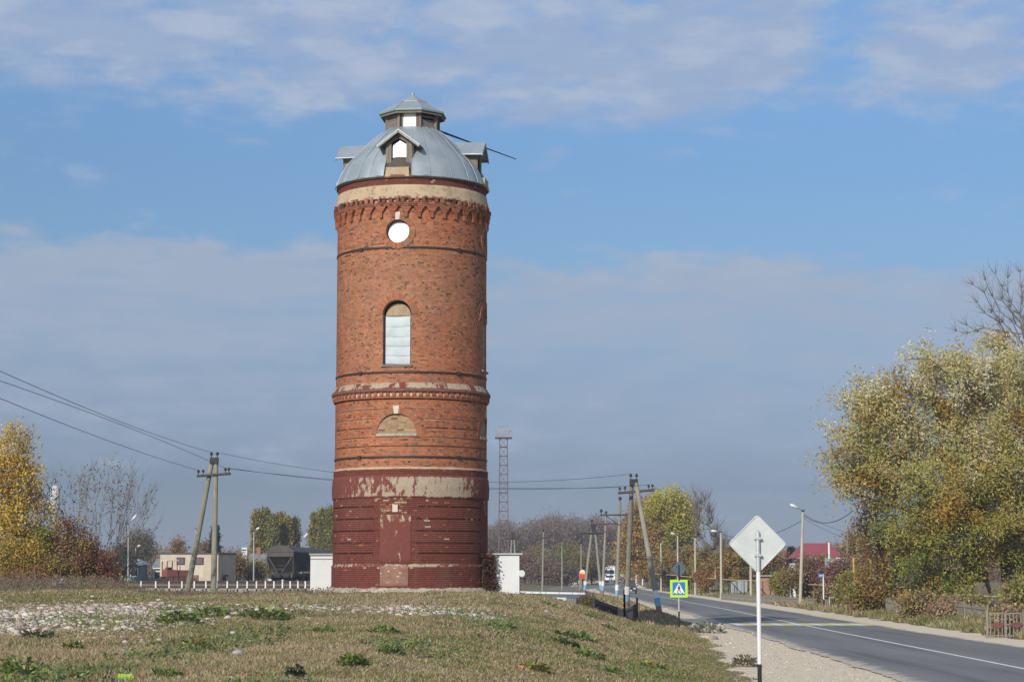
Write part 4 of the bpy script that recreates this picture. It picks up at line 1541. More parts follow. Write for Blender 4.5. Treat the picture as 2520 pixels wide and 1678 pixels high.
# ---------------------------------------------------------------- dark wrought iron fence round the small plot
IRONF = pm('black_iron_fence', (0.045, 0.042, 0.045), (0.075, 0.07, 0.07), 5, 0.6, 0.3)
fa, fb, fc = Vector((XA(1567, 97), 97, 0)), Vector((XA(1536, 89.5), 89.5, 0)), Vector((XA(1442, 112), 112, 0))
fence = thing('iron_fence', 'dark low iron fence with close bars round a small plot by the road', 'fence', (fb.x, fb.y, gz(fb.x, fb.y)))
for p, q, dense in ((fa, fb, True), (fb, fc, False)):
    L = (q - p).length
    n_ = int(L / (.16 if dense else .19))
    for i in range(n_ + 1):
        m = p.lerp(q, i / n_)
        g = gz(m.x, m.y)
        zt_ = -.35 + 1.0 + (0.30 if p is fb else .25) * (i / n_ if p is fb else 1 - i / n_) * (1.0 if p is fb else .6)
        zt_ = max(zt_, g + .45)
        MB().box((m.x, m.y, (g + zt_) / 2 - .03), (.055 if dense else .035, .03, zt_ - g + .12), math.atan2((q - p).y, (q - p).x)).build('bar', IRONF, fence)
    for h in (.18, .86):
        pts = []
        for i in range(7):
            m = p.lerp(q, i / 6)
            g = gz(m.x, m.y)
            zt_ = -.35 + 1.0 + (0.30 if p is fb else .25) * (i / 6 if p is fb else 1 - i / 6) * (1.0 if p is fb else .6)
            pts.append((m.x, m.y, g + (max(zt_, g + .45) - g) * h))
        MB().tube(pts, .028, 5).build('rail', IRONF, fence)
    for m in (p, q):
        g = gz(m.x, m.y)
        MB().box((m.x, m.y, g + .5), (.09, .09, 1.3)).build('post', IRONF, fence)

# ---------------------------------------------------------------- road signs
SIGNB = pm('sign_back_paint', (0.62, 0.65, 0.63), (0.50, 0.535, 0.515), 1.8, 0.5, 0.1, 0.05)
ys = 36.5
xs_ = XA(1865, ys)
sign = thing('road_sign', 'big pale diamond road sign seen from behind on a white post with a black foot', 'road sign', (xs_, ys, gz(xs_, ys)))
zc_ = P(1865, 1338, ys).z
hd = .515


def rdiamond(h, r, n=4):
    out = []
    for i in range(4):
        cx_, cz_ = [(h - r * 1.41, 0), (0, h - r * 1.41), (-(h - r * 1.41), 0), (0, -(h - r * 1.41))][i]
        out += arc(cx_, cz_, r, 90 * i - 45, 90 * i + 45, n)
    return out


tl = R(3)
ex_ = Vector((math.cos(tl), math.sin(tl), 0))
ey_ = Vector((-math.sin(tl), math.cos(tl), 0))
MB().prism(rdiamond(hd, .05), (xs_, ys, zc_), ex_, (0, 0, 1), ey_, .015).build('plate', SIGNB, sign)
rim = rdiamond(hd, .05) + [rdiamond(hd, .05)[0]]
MB().tube([Vector((xs_, ys, zc_)) + ex_ * a + Vector((0, 0, b)) for a, b in rim], .012, 5).build('rim', SIGNB, sign)
GALV = pm('galvanised_post', (0.56, 0.57, 0.57), (0.48, 0.49, 0.49), 3, 0.5, 0.3)
z_j = zc_ - hd + .015
z_d = P(1865, 1633, ys).z
zg = gz(xs_, ys)
MB().tube([(xs_, ys - .045, z_j), (xs_, ys - .045, zc_ + .2), (xs_, ys - .02, zc_ + .24)], [.036, .036, .02], 10).build('post_top', GALV, sign)
MB().tube([(xs_, ys - .045, z_d), (xs_, ys - .045, z_j)], .038, 10).build('post', WPAINT, sign)
MB().tube([(xs_, ys - .045, zg - .1), (xs_, ys - .045, z_d)], .039, 10).build('post_foot', pm('black_paint', (0.035, 0.033, 0.035)), sign)
for dz in (-.2, .1):
    MB().box((xs_, ys - .045, zc_ + dz), (.12, .1, .04)).build('bracket', GALV, sign)

yc = 96.5
xc = XA(1670, yc)
cs = thing('road_sign', 'blue and white pedestrian crossing sign in a bright lime frame under a dark diamond', 'road sign', (xc, yc, gz(xc, yc)))
zq = P(1668, 1447.5, yc).z
s_ = .415
LIME = pm('fluorescent_lime', (0.50, 0.76, 0.05), (0.47, 0.72, 0.05), 1, 0.5, bump=0)
SBLUE = pm('sign_blue', (0.02, 0.20, 0.52), (0.02, 0.18, 0.48), 1, 0.5, bump=0)
SWHITE = pm('sign_white', (0.80, 0.80, 0.80), (0.78, 0.78, 0.78), 1, 0.5, bump=0)
SBLACK = pm('sign_black', (0.02, 0.02, 0.02), (0.02, 0.02, 0.02), 1, 0.6, bump=0)
o_ = Vector((xc, yc, zq))
EX, EZ, EF = Vector((1, 0, 0)), Vector((0, 0, 1)), Vector((0, -1, 0))
MB().prism([(-s_, -s_), (s_, -s_), (s_, s_), (-s_, s_)], o_, EX, EZ, EF, .02).build('plate', LIME, cs)
MB().prism([(-.30, -.30), (.30, -.30), (.30, .30), (-.30, .30)], o_ + EF * .021, EX, EZ, EF, .004).build('blue_field', SBLUE, cs)
MB().prism([(-.285, -.235), (.285, -.235), (0, .27)], o_ + EF * .026, EX, EZ, EF, .004).build('white_triangle', SWHITE, cs)
fig = MB()
f0 = o_ + EF * .031
fig.prism(arc(.005, .135, .032, 0, 360, 10)[:-1], f0, EX, EZ, EF, .003)
for poly in ([(-.03, .10), (.045, .095), (.04, -.03), (-.025, -.03)], [(.04, .09), (.085, -.0), (.065, -.015), (.025, .06)], [(-.03, .095), (-.065, -.01), (-.045, -.02), (-.015, .05)],
             [(-.025, -.03), (.012, -.03), (-.06, -.185), (-.10, -.185)], [(.005, -.03), (.04, -.03), (.10, -.185), (.06, -.185)]):
    fig.prism(poly, f0, EX, EZ, EF, .003)
fig.build('walking_figure', SBLACK, cs)
for k_ in (-.20, -.02, .16):
    MB().prism([(k_ - .05, -.225), (k_ + .045, -.225), (k_ + .03, -.19), (k_ - .03, -.19)], f0, EX, EZ, EF, .003).build('stripe_mark', SBLACK, cs)
zd_ = P(1668, 1400, yc).z
SHADED_BACK = pm('shaded_sign_back', (0.13, 0.17, 0.19), (0.11, 0.15, 0.17), 2, 0.5)  # pale sign-back paint darkened, shade on the diamond put into its colour
MB().prism(rdiamond(.41, .045), (xc, yc - .03, zd_), (math.cos(.35), math.sin(.35), 0), (0, 0, 1), (math.sin(.35), -math.cos(.35), 0), .015).build('diamond_plate', SHADED_BACK, cs)
MB().tube([(xc, yc + .05, gz(xc, yc) - .1), (xc, yc + .05, gz(xc, yc) + .8)], .04, 8).build('post_foot', SBLACK, cs)
MB().tube([(xc, yc + .05, gz(xc, yc) + .8), (xc, yc + .05, zd_ - .1)], .036, 8).build('post', GALV, cs)
MB().tube([(xc, yc - .07, zd_ - .5), (xc, yc - .07, zd_ + .2)], .03, 8).build('post_top', DARKM, cs)

# street name plate on a thin post
yb = 150.0
xb = XA(2025.5, yb)
gb = gz(xb, yb)
b_ = thing('street_sign', 'small blue name plate on a thin white post with a black foot', 'street sign', (xb, yb, gb))
ztop = P(2025, 1411.5, yb).z
MB().tube([(xb, yb, gb - .05), (xb, yb, P(2025, 1474, yb).z)], .05, 8).build('post_foot', SBLACK, b_)
MB().tube([(xb, yb, P(2025, 1474, yb).z), (xb, yb, ztop)], .048, 8).build('post', WPAINT, b_)
MB().box((xb - .19, yb - .06, ztop - .12), (.32, .02, .24)).build('plate', pm('plate_blue', (0.07, 0.27, 0.60), (0.06, 0.25, 0.56), 1, 0.5), b_)
for i in range(4):
    MB().box((xb - .27 + i * .055, yb - .073, ztop - .12), (.035, .004, .06)).build('white_mark', SWHITE, b_)

# ---------------------------------------------------------------- street lamps and posts on the far side of the road
LAMP = pm('lamp_shell', (0.82, 0.83, 0.84), (0.76, 0.77, 0.78), 2, 0.4)
POLEC = pm('pale_concrete_post', (0.50, 0.455, 0.35), (0.40, 0.365, 0.28), 1.5, 0.9)


def lamp_post(label, u, vb, vt, y, head, ut=None, rad=.12, group='street lamps on concrete posts', zg=None, cat='street lamp', name='street_lamp', mat=None):
    x = XA(u, y)
    g = gz(x, y) if zg is None else zg
    t = thing(name, label, cat, (x, y, g), group)
    top = P(ut or u, vt, y)
    MB().tube([(x, y, g - .1), top], [rad * 1.15, rad * .82], 8).build('post', mat or POLEC, t)
    if head:
        e = P(head[0], head[1], y - .6)
        d = (e - top)
        MB().tube([top - Vector((0, 0, .1)), top + Vector((0, 0, .06))], rad * 1.0, 8).build('collar', DARKM, t)
        MB().tube([top, top + d * .45], .035, 6).build('arm', STEEL, t)
        mb = MB()
        pts = [top + d * f for f in (.38, .5, .7, .9, 1.0)]
        mb.tube(pts, [.05, .11, .14, .12, .05], 8)
        mb.build('lamp_head', LAMP, t, smooth=True)
    return t, top


lA, topA = lamp_post('tall street lamp near the small blue name plate', 1967.5, 1483, 1256, 163, (1945, 1241), 1976)
lB, topB = lamp_post('street lamp with level head behind the grey fence gate', 1774, 1466, 1308, 215, (1750, 1305.5))
lC, topC = lamp_post('street lamp rising behind the crossing sign', 1667.5, 1450, 1316, 262, (1651, 1311))
G5 = 'bare concrete posts along the far verge'
lamp_post('bare pale post between the two lower street lamps', 1710.5, 1458, 1323, 250, None, group=G5, cat='post', name='concrete_post')
lamp_post('bare pale post standing left of the crossing sign lamp', 1626.5, 1448, 1336, 300, None, group=G5, cat='post', name='concrete_post')
lamp_post('bare pale post half hidden by the big diamond sign', 1847, 1474, 1352, 189, None, group=G5, cat='post', name='concrete_post')
lamp_post('white post nearest to the bend behind the roadside pole', 1565, 1437, 1346, 400, None, group=G5, cat='post', name='concrete_post', mat=WPAINT)
lamp_post('thin white post farther along than the bend post', 1581, 1430, 1375, 410, None, group=G5, cat='post', name='concrete_post', mat=WPAINT)
lamp_post('weathered concrete pole standing in the bushes before the big willow', 2152, 1500, 1205, 134, None, rad=.17, group=G5, cat='post', name='concrete_post', mat=pm('bleached_concrete', (0.46, 0.44, 0.39), (0.30, 0.285, 0.245), 1.6, 0.9))
lamp_post('white chimney-like pipe post rising before the red roof', 2040, 1400, 1334, 178, None, rad=.10, group=G5, cat='post', name='concrete_post', mat=WPAINT)
lamp_post('thin grey wooden pole against the sky beside the red roof', 2081, 1400, 1293, 185, None, ut=2086, rad=.09, group=G5, cat='post', name='wooden_pole', mat=OLDWOOD)
G6 = 'telephone wires at the street lamp'
wl = pm('black_cable', (0.03, 0.03, 0.03))
e1 = P(2100, 1255, 150)
wire(topA - Vector((-.1, 0, .4)), e1, .75, 'thick black cable hanging from the tall lamp into the willow', G6, .028, mat=wl)
wire(topA - Vector((-.1, 0, .3)), P(2160, 1325, 130), .3, 'upper thin wire slanting down from the tall lamp', G6, .012, mat=wl)
wire(topA - Vector((-.1, 0, .6)), P(2160, 1345, 130), .3, 'lower thin wire slanting down from the tall lamp', G6, .012, mat=wl)
wire(topA - Vector((.1, 0, .8)), topB - Vector((0, 0, .2)), .9, 'slack cable between the tall lamp and the level one', G6, .022, mat=wl)

# ---------------------------------------------------------------- yellow gas pipe on dark stilts
GASY = pm('gas_pipe_yellow', (0.58, 0.46, 0.24), (0.50, 0.40, 0.21), 2, 0.7)
PIPE = [(1590, 1402, 345), (1599, 1402.5, 340), (1600, 1411, 338), (1616, 1413, 318), (1650, 1414, 285), (1704, 1420, 262), (1704, 1385, 262), (1717, 1385, 258), (1717, 1421, 258), (1760, 1423, 240), (1760, 1396, 240), (1774, 1397, 234),
        (1774, 1425, 232), (1840, 1428, 210), (1885, 1429, 195), (1952, 1428.5, 178), (1953, 1436, 177), (2060, 1441, 160), (2100, 1442.5, 154), (2175, 1450, 143), (2210, 1453, 138), (2260, 1457, 130), (2310, 1461, 124), (2430, 1467, 116), (2520, 1472, 110)]
pts = [P(*p) for p in PIPE]
gp = thing('gas_pipe', 'long yellow gas pipe on dark stilts with square loops along the far verge', 'pipe', (pts[13].x, pts[13].y, gz(pts[13].x, pts[13].y)))
MB().tube(pts, .06, 7).build('pipe', GASY, gp)
for a, b in zip(pts[:-1], pts[1:]):
    d = Vector((b.x - a.x, b.y - a.y, 0)).length
    if d < 3:
        continue
    n_ = max(1, int(d / 5.0))
    for i in range(n_):
        m = a.lerp(b, (i + .5) / n_)
        g = gz(m.x, m.y)
        MB().tube([(m.x, m.y, g - .1), (m.x, m.y, m.z - .05)], .045, 6).build('stilt', DARKM, gp)
for u, v0, v1, y in ((2100.5, 1371, 1430, 150), (2142.5, 1376, 1436, 146)):
    t = thing('gate_post', 'bright yellow pipe post %s' % ('beside the maroon bushes' if u < 2120 else 'close against the weathered concrete pole'), 'post', (XA(u, y), y, gz(XA(u, y), y)), 'yellow pipe posts')
    MB().tube([(XA(u, y), y, gz(XA(u, y), y) - .1), P(u, v0, y)], .075, 8).build('pipe', pm('bright_yellow_paint', (0.62, 0.40, 0.06), (0.55, 0.36, 0.06), 2, 0.6), t)
    p = P(u, v0, y)
    MB().tube([p, p + Vector((-.25, 0, .02))], .07, 6).build('pipe_end', OLDWOOD, t)
t = thing('bent_handrail', 'bent grey pipe handrail at the low fence under the name plate', 'handrail', (XA(2042, 146), 146, gz(XA(2042, 146), 146)))
p = P(2041.5, 1470, 146)
MB().tube([(p.x, p.y, gz(p.x, p.y) - .1), p, p + Vector((1.1, 0, 0))], .05, 7).build('pipe', pm('pale_pipe', (0.55, 0.55, 0.54)), t)

# ---------------------------------------------------------------- picket fences on the far verge
PICK = pm('grey_pickets', (0.27, 0.245, 0.20), (0.19, 0.17, 0.14), 1.4, 0.9, stretch=(4, 4, 1))


def picket_fence(label, pth, h, sp, w, big=False, group='weathered picket fences', rails=(0.25, 0.8), cat='fence', jit=.06):
    pth = [Vector((XA(u, y), y, 0)) for u, y in pth]
    g0 = gz(pth[0].x, pth[0].y)
    t = thing('picket_fence', label, cat, (pth[0].x, pth[0].y, g0), group)
    st = MB()
    for p, q in zip(pth[:-1], pth[1:]):
        L = (q - p).length
        n_ = int(L / sp)
        ang = math.atan2((q - p).y, (q - p).x)
        for i in range(n_):
            m = p.lerp(q, (i + .5) / n_)
            g = gz(m.x, m.y)
            hh = h + rng.uniform(-jit, jit)
            tilt = None
            bx = ((m.x, m.y, g + hh / 2 - .03), (w * rng.uniform(.8, 1.1), .022, hh + .06), ang + rng.uniform(-.05, .05))
            if big:
                MB().box(*bx).build('picket', PICK, t)
            else:
                st.box(*bx)
        for rr in rails:
            MB().tube([(p.x, p.y + .03, gz(p.x, p.y) + h * rr), (q.x, q.y + .03, gz(q.x, q.y) + h * rr)], .03, 4).build('rail', PICK, t)
        for m in (p, q):
            MB().box((m.x, m.y + .06, gz(m.x, m.y) + h / 2), (.1, .1, h + .2), ang).build('post', PICK, t)
    if not big:
        kind(st.build('picket', PICK, t), 'stuff')
    return t


picket_fence('low weathered picket fence between the name plate and the tall lamp', [(1985, 158), (2040, 148)], .62, .15, .07)
picket_fence('long low weathered picket fence below the yellow pipe behind the big diamond sign', [(1775, 205), (1846, 186), (1905, 174), (1966, 163)], .62, .16, .07)
picket_fence('half hidden grey picket fence running through the weeds under the willow', [(2180, 127), (2215, 121), (2262, 115), (2320, 110), (2372, 105), (2428, 100)], .78, .21, .05, jit=.14)
GATE = pm('grey_sheet_metal', (0.36, 0.38, 0.39), (0.30, 0.32, 0.33), 1.5, 0.6, 0.2)
g_ = thing('sheet_gate', 'grey sheet metal gate panels behind the yellow pipe', 'gate', (XA(1797, 225), 225, gz(XA(1797, 225), 225)))
for i in range(3):
    xa, xb2 = XA(1797 + i * 14, 225), XA(1810 + i * 14, 225)
    g = gz(xa, 225)
    MB().box(((xa + xb2) / 2, 225, g + .85), (xb2 - xa, .05, 1.5)).build('panel', GATE, g_)

# wooden front fence with red diamonds, lower corner by the willow
ff = thing('garden_fence', 'old grey garden fence with dark red diamond boards under the willow', 'fence', (XA(2425, 84), 84, gz(XA(2425, 84), 84)))
x0, x1 = XA(2425, 84), XA(2560, 84)
zf = gz(x0, 84)
ft = P(2425, 1507, 84).z
for i, (u, top) in enumerate(((2425, 1499), (2470, 1508), (2514, 1505), (2556, 1505))):
    x = XA(u, 84)
    MB().box((x, 84, (zf + P(u, top, 84).z) / 2 - .05), (.09, .09, P(u, top, 84).z - zf + .1)).build('post', PICK, ff)
for vv in (1508.5, 1536, 1563):
    MB().box(((x0 + x1) / 2, 84.05, P(2425, vv, 84).z), (x1 - x0, .04, .05)).build('rail', PICK, ff)
for i in range(15):
    x = x0 + .12 + i * .155
    lean = rng.uniform(-.03, .03)
    hi = P(2425, 1509, 84).z + rng.uniform(-.05, .05)
    MB().prism([(0, zf), (.045, zf), (.045 + lean, hi), (lean, hi)], (x, 84.0, 0), EX, EZ, EF, .025).build('picket', PICK, ff)
REDB = pm('faded_dark_red', (0.17, 0.075, 0.062), (0.13, 0.06, 0.05), 3, 0.85)
for u in (2450, 2496, 2540):
    x, z = XA(u, 84), P(u, 1538, 84).z
    MB().prism([(-.29, 0.02), (-.1, .12), (.22, .1), (.3, .02), (.02, -.13)], (x, 83.95, z), EX, EZ, EF, .03).build('diamond_board', REDB, ff)

# ---------------------------------------------------------------- corrugated fence, red roofed house
cf = thing('corrugated_fence', 'pale grey corrugated metal fence behind the maroon bushes', 'fence', (XA(2030, 165), 165, gz(XA(2030, 165), 165)))
CORR = pm('pale_corrugated', (0.46, 0.48, 0.49), (0.38, 0.40, 0.41), 1.5, 0.6, 0.2)
xa = XA(2030, 165)
zt_, zb_ = P(2030, 1374, 165).z, gz(xa, 165)
for j in range(8):
    mb = MB()
    for i in range(6):
        xx = xa + j * .46 + i * .077
        mb.add([(xx, 165, zb_), (xx + .038, 164.96, zb_), (xx + .077, 165, zb_), (xx, 165, zt_), (xx + .038, 164.96, zt_), (xx + .077, 165, zt_)], [(0, 1, 4, 3), (1, 2, 5, 4)])
    mb.build('sheet', CORR, cf)
MB().box((xa + 1.85, 164.98, zt_), (3.75, .06, .05)).build('cap_rail', CORR, cf)

REDR = pm('red_metal_roof', (0.36, 0.085, 0.095), (0.30, 0.075, 0.085), 1.2, 0.55, 0.1)
BRW = pm('house_wall', (0.40, 0.38, 0.34), (0.32, 0.30, 0.27), 1.0, 0.9)


def hip_house(label, u0, u1, v_eave, v_ridge, ur0, ur1, y, depth, wall_h, roof, wall=BRW, group=None, win=2, chim=False, name='house'):
    x0, x1 = XA(u0, y), XA(u1, y)
    ze, zr = P(u0, v_eave, y).z, P(u0, v_ridge, y + depth / 2).z
    xr0, xr1 = XA(ur0, y + depth / 2), XA(ur1, y + depth / 2)
    zg_ = ze - wall_h
    t = thing(name, label, 'house', ((x0 + x1) / 2, y, zg_), group)
    MB().box(((x0 + x1) / 2, y + depth / 2, (zg_ + ze) / 2 - .2), (x1 - x0 - .8, depth - .8, wall_h + .4)).build('wall', wall, t)
    for nm, vs, f in (('roof_slope', [(x0, y, ze), (x1, y, ze), (xr1, y + depth / 2, zr), (xr0, y + depth / 2, zr)], (0, 1, 2, 3)),
                      ('roof_slope', [(x1, y + depth, ze), (x0, y + depth, ze), (xr0, y + depth / 2, zr), (xr1, y + depth / 2, zr)], (0, 1, 2, 3)),
                      ('roof_hip', [(x1, y, ze), (x1, y + depth, ze), (xr1, y + depth / 2, zr)], (0, 1, 2)), ('roof_hip', [(x0, y + depth, ze), (x0, y, ze), (xr0, y + depth / 2, zr)], (0, 1, 2))):
        th = Vector((0, 0, -.08))
        n_ = len(vs)
        vv = [Vector(v) for v in vs] + [Vector(v) + th for v in vs]
        MB().add(vv, [f, tuple(reversed([i + n_ for i in range(n_)]))] + [(i, i + n_, (i + 1) % n_ + n_, (i + 1) % n_) for i in range(n_)]).build(nm, roof, t)
    MB().box(((x0 + x1) / 2, y + .02, ze - .1), (x1 - x0, .08, .14)).build('fascia', WPAINT, t)
    for i in range(win):
        xw = x0 + (x1 - x0) * (i + 1) / (win + 1)
        w_ = MB().box((xw, y + .38, zg_ + wall_h * .55), (1.1, .08, 1.2)).build('window', WPAINT, t)
        MB().box((xw, y + .33, zg_ + wall_h * .55), (.85, .04, .95)).build('pane', pm('dark_glass', (0.05, 0.06, 0.07), (0.04, 0.05, 0.06), 1, 0.15), w_)
    if chim:
        MB().box((xr0 + (xr1 - xr0) * .5, y + depth / 2 - .3, zr + .3), (.6, .6, 1.2)).build('chimney', pm('chimney_brick', (0.30, 0.15, 0.11)), t)
    return t


hip_house('house with a bright red hipped metal roof behind the maroon bushes', 1962, 2078, 1371, 1336, 1975, 2040, 200, 7, 2.6, REDR)
hip_house('smaller red roof corner beside the big diamond sign', 1905, 1950, 1371, 1357, 1925, 1946, 235, 5, 2.5, pm('orange_red_roof', (0.40, 0.09, 0.065)), win=1)
wp = thing('white_pillar', 'short white pillar with two dark holes among the bushes near the tall lamp', 'pillar', (XA(1950, 178), 178, gz(XA(1950, 178), 178)))
p = P(1950, 1386, 178)
g = gz(p.x, 178)
MB().box((p.x, 178, (p.z + g) / 2), (.42, .42, p.z - g)).build('shaft', LIMEW, wp)
for s in (-.1, .1):
    MB().box((p.x + s, 177.77, p.z - .16), (.12, .04, .14)).build('dark_opening', SBLACK, wp)
sh = thing('brick_shed', 'low shed with a flat grey roof and pink wall under the gas pipe', 'shed', (XA(1880, 205), 205, gz(XA(1880, 205), 205)))
p, q = P(1872, 1418, 205), P(1905, 1418, 205)
g = gz(p.x, 205)
MB().box(((p.x + q.x) / 2, 206.5, (g + p.z) / 2), (q.x - p.x, 3, p.z - g)).build('wall', pm('pink_brick', (0.42, 0.23, 0.17)), sh)
MB().box(((p.x + q.x) / 2 - .1, 206.4, p.z + .07), (q.x - p.x + .6, 3.4, .14)).build('roof', CONC, sh)

# ---------------------------------------------------------------- vehicles on the road
GLASS = pm('car_glass', (0.06, 0.075, 0.09), (0.05, 0.06, 0.075), 1, 0.08, 0, 0, spec=0.6)
TYRE = pm('tyre', (0.025, 0.025, 0.025), (0.02, 0.02, 0.02), 5, 0.9)
RIM = pm('wheel_rim', (0.45, 0.46, 0.47), (0.4, 0.4, 0.41), 5, 0.4, 0.5)
HEADL = pm('headlamp', (0.88, 0.88, 0.86), (0.82, 0.82, 0.80), 3, 0.12, 0.5, 0, spec=0.8)
PLATE = pm('number_plate', (0.78, 0.78, 0.76), (0.74, 0.74, 0.72), 3, 0.5)


def wheel(par, x, y, r, w):
    h = MB().tube([(x - w / 2, y, r), (x + w / 2, y, r)], r, 16).build('wheel', TYRE, par, world=False)
    MB().tube([(x - w / 2 - .01, y, r), (x + w / 2 + .01, y, r)], r * .6, 12).build('rim', RIM, h, world=False)


def section_body(par, name, mat, secs, smooth=False):
    """Loft of cross sections along y: each (y, half width bottom, half width top, z bottom, z top)."""
    mb = MB()
    vs = []
    for y, wb, wt, z0, z1 in secs:
        zm = z0 + (z1 - z0) * .5
        vs += [(-wb, y, z0), (wb, y, z0), (max(wb, wt) * 1.0, y, zm), (wt, y, z1), (-wt, y, z1), (-max(wb, wt), y, zm)]
    n = len(secs)
    fs = [tuple(reversed(range(6))) if False else tuple(range(6)), tuple(reversed(range((n - 1) * 6, n * 6)))]
    for i in range(n - 1):
        for k_ in range(6):
            a, b = i * 6 + k_, i * 6 + (k_ + 1) % 6
            fs.append((b, a, a + 6, b + 6))
    return mb.add(vs, fs).build(name, mat, par, world=False)


def make_car(label, paint, loc, rz, rack=False):
    t = thing('car', label, 'car', loc, None, rz)
    body = section_body(t, 'body', paint, [(-2.1, .70, .66, .32, .62), (-1.98, .82, .74, .28, .78), (-1.2, .85, .80, .25, .92), (-.8, .86, .80, .25, .98), (1.55, .86, .80, .25, 1.0), (1.95, .83, .76, .28, .95), (2.1, .74, .70, .36, .7)])
    section_body(t, 'cabin', GLASS, [(-.95, .76, .74, .96, .985), (-.25, .76, .60, .96, 1.40), (.95, .76, .60, .96, 1.42), (1.65, .74, .62, .98, 1.02)])
    section_body(t, 'roof', paint, [(-.32, .60, .54, 1.39, 1.43), (.2, .62, .56, 1.41, 1.47), (.95, .61, .55, 1.41, 1.45)])
    for s in (-1, 1):
        MB().tube([(s * .76, -.92, .97), (s * .62, -.25, 1.40)], .035, 5).build('pillar', paint, t, world=False)
        MB().box((s * .60, -2.07, .64), (.30, .16, .17)).build('headlight', HEADL, t, world=False)
        MB().box((s * .95, -.62, 1.02), (.20, .10, .14)).build('mirror', paint, t, world=False)
        for yy_ in (-1.28, 1.3):
            wheel(t, s * .76, yy_, .31, .2)
    MB().box((0, -2.115, .62), (.7, .05, .12)).build('grille', SBLACK, t, world=False)
    MB().box((0, -2.13, .36), (1.45, .08, .16)).build('bumper', pm('bumper_plastic', (0.06, 0.06, 0.065)), t, world=False)
    MB().box((0, -2.18, .40), (.52, .02, .115)).build('number_plate', PLATE, t, world=False)
    if rack:
        for yy_ in (-.1, .7):
            MB().box((0, yy_, 1.51), (1.2, .05, .04)).build('roof_bar', SBLACK, t, world=False)
    return t


CARP = pm('dark_green_grey_paint', (0.05, 0.06, 0.065), (0.045, 0.053, 0.058), 1, 0.25, 0.3, 0, spec=0.6)
yc_ = 262.0
make_car('dark car with bright headlights driving towards the camera behind the roadside pole', CARP, (XA(1550, yc_), yc_, ROADZ + .04), R(-4), True)
make_car('second dark car following far behind, only its roof above the first', pm('black_paint_car', (0.03, 0.033, 0.04), (0.03, 0.03, 0.035), 1, 0.25, 0.3, 0), (XA(1551, 320), 320, ROADZ + .06), R(-4))
make_car('tiny distant dark car beside the lorry in the bend', pm('navy_paint_car', (0.03, 0.04, 0.06), (0.03, 0.035, 0.05), 1, 0.25, 0.3, 0), (XA(1529, 470), 470, ROADZ + float(road_z(470)) + .06), R(-10))

yt = 440.0
xt = XA(1501, yt)
tr = thing('lorry', 'white lorry with orange roof lights coming round the far bend', 'lorry', (xt, yt, float(P(1501, 1432.5, yt).z)), None, R(-8))
WCAB = pm('lorry_white', (0.80, 0.81, 0.82), (0.76, 0.77, 0.78), 1, 0.35)
section_body(tr, 'cab', WCAB, [(-1.05, 1.16, 1.10, .55, 2.9), (-.95, 1.24, 1.16, .5, 3.15), (.9, 1.25, 1.18, .5, 3.45), (1.15, 1.24, 1.16, .5, 3.4)])
MB().prism([(-1.08, 1.85), (1.08, 1.85), (1.0, 2.62), (-1.0, 2.62)], (0, -1.07, 0), (1, 0, 0), (0, 0, 1), (0, -1, 0), .03).build('windscreen', GLASS, tr, world=False)
MB().prism([(-.75, 1.05), (.75, 1.05), (.9, 1.45), (-.9, 1.45)], (0, -1.08, 0), (1, 0, 0), (0, 0, 1), (0, -1, 0), .03).build('grille', SBLACK, tr, world=False)
MB().box((0, -1.15, .72), (2.45, .22, .42)).build('bumper', WCAB, tr, world=False)
MB().box((0, -1.14, .42), (2.3, .2, .2)).build('skirt', SBLACK, tr, world=False)
MB().box((0, -1.27, .62), (.52, .02, .12)).build('number_plate', PLATE, tr, world=False)
MB().box((0, -.95, 3.0), (1.5, .25, .12)).build('sun_visor', pm('visor_dark', (0.12, 0.13, 0.14)), tr, world=False)
for s in (-1, 1):
    MB().box((s * .95, -1.27, .74), (.40, .05, .24)).build('headlight', HEADL, tr, world=False)
    MB().box((s * 1.38, -.95, 2.3), (.18, .2, .65)).build('mirror', SBLACK, tr, world=False)
    for yy_ in (-.1, 3.6, 4.9):
        wheel(tr, s * 1.0, yy_, .5, .3)
for s in (-.85, -.3, .3, .85):
    MB().box((s, -.4, 3.56), (.26, .2, .2)).build('roof_beacon', pm('amber_lens', (0.75, 0.45, 0.06)), tr, world=False)
MB().box((0, 3.8, 1.9), (2.4, 5.0, 2.5)).build('box_body', pm('trailer_grey', (0.30, 0.29, 0.27)), tr, world=False)
MB().box((0, 2.6, .7), (.9, 6.8, .3)).build('chassis', SBLACK, tr, world=False)

# red, yellow and white roadside board; far lime crossing sign
rb = thing('advert_board', 'small red and yellow board with a white rounded top on posts by the bend', 'board', (XA(1432, 300), 300, gz(XA(1432, 300), 300)))
w0, w1 = XA(1426, 300), XA(1440, 300)
z0_, z1_, z2_ = P(1432, 1424, 300).z, P(1432, 1412, 300).z, P(1432, 1408, 300).z
MB().box(((w0 + w1) / 2, 300, (z0_ + z1_) / 2), (w1 - w0, .08, z1_ - z0_)).build('red_panel', pm('board_red', (0.60, 0.08, 0.05)), rb)
MB().box(((w0 + w1) / 2, 300, (z1_ + z2_) / 2), (w1 - w0, .081, z2_ - z1_)).build('yellow_panel', pm('board_yellow', (0.75, 0.50, 0.08)), rb)
MB().prism(arc(0, 0, (w1 - w0) * .48, 0, 180, 10), ((w0 + w1) / 2, 300.03, z2_), EX, EZ, EF, .07).build('white_top', WPAINT, rb)
for x in (w0, w1):
    MB().tube([(x, 300.1, gz(x, 300) - .1), (x, 300.1, z2_)], .06, 6).build('post', STEEL, rb)
ls = thing('road_sign', 'tiny lime bordered crossing sign beyond the lorry', 'road sign', (XA(1531, 480), 480, ROADZ + .4))
z_ = P(1531, 1417, 480).z
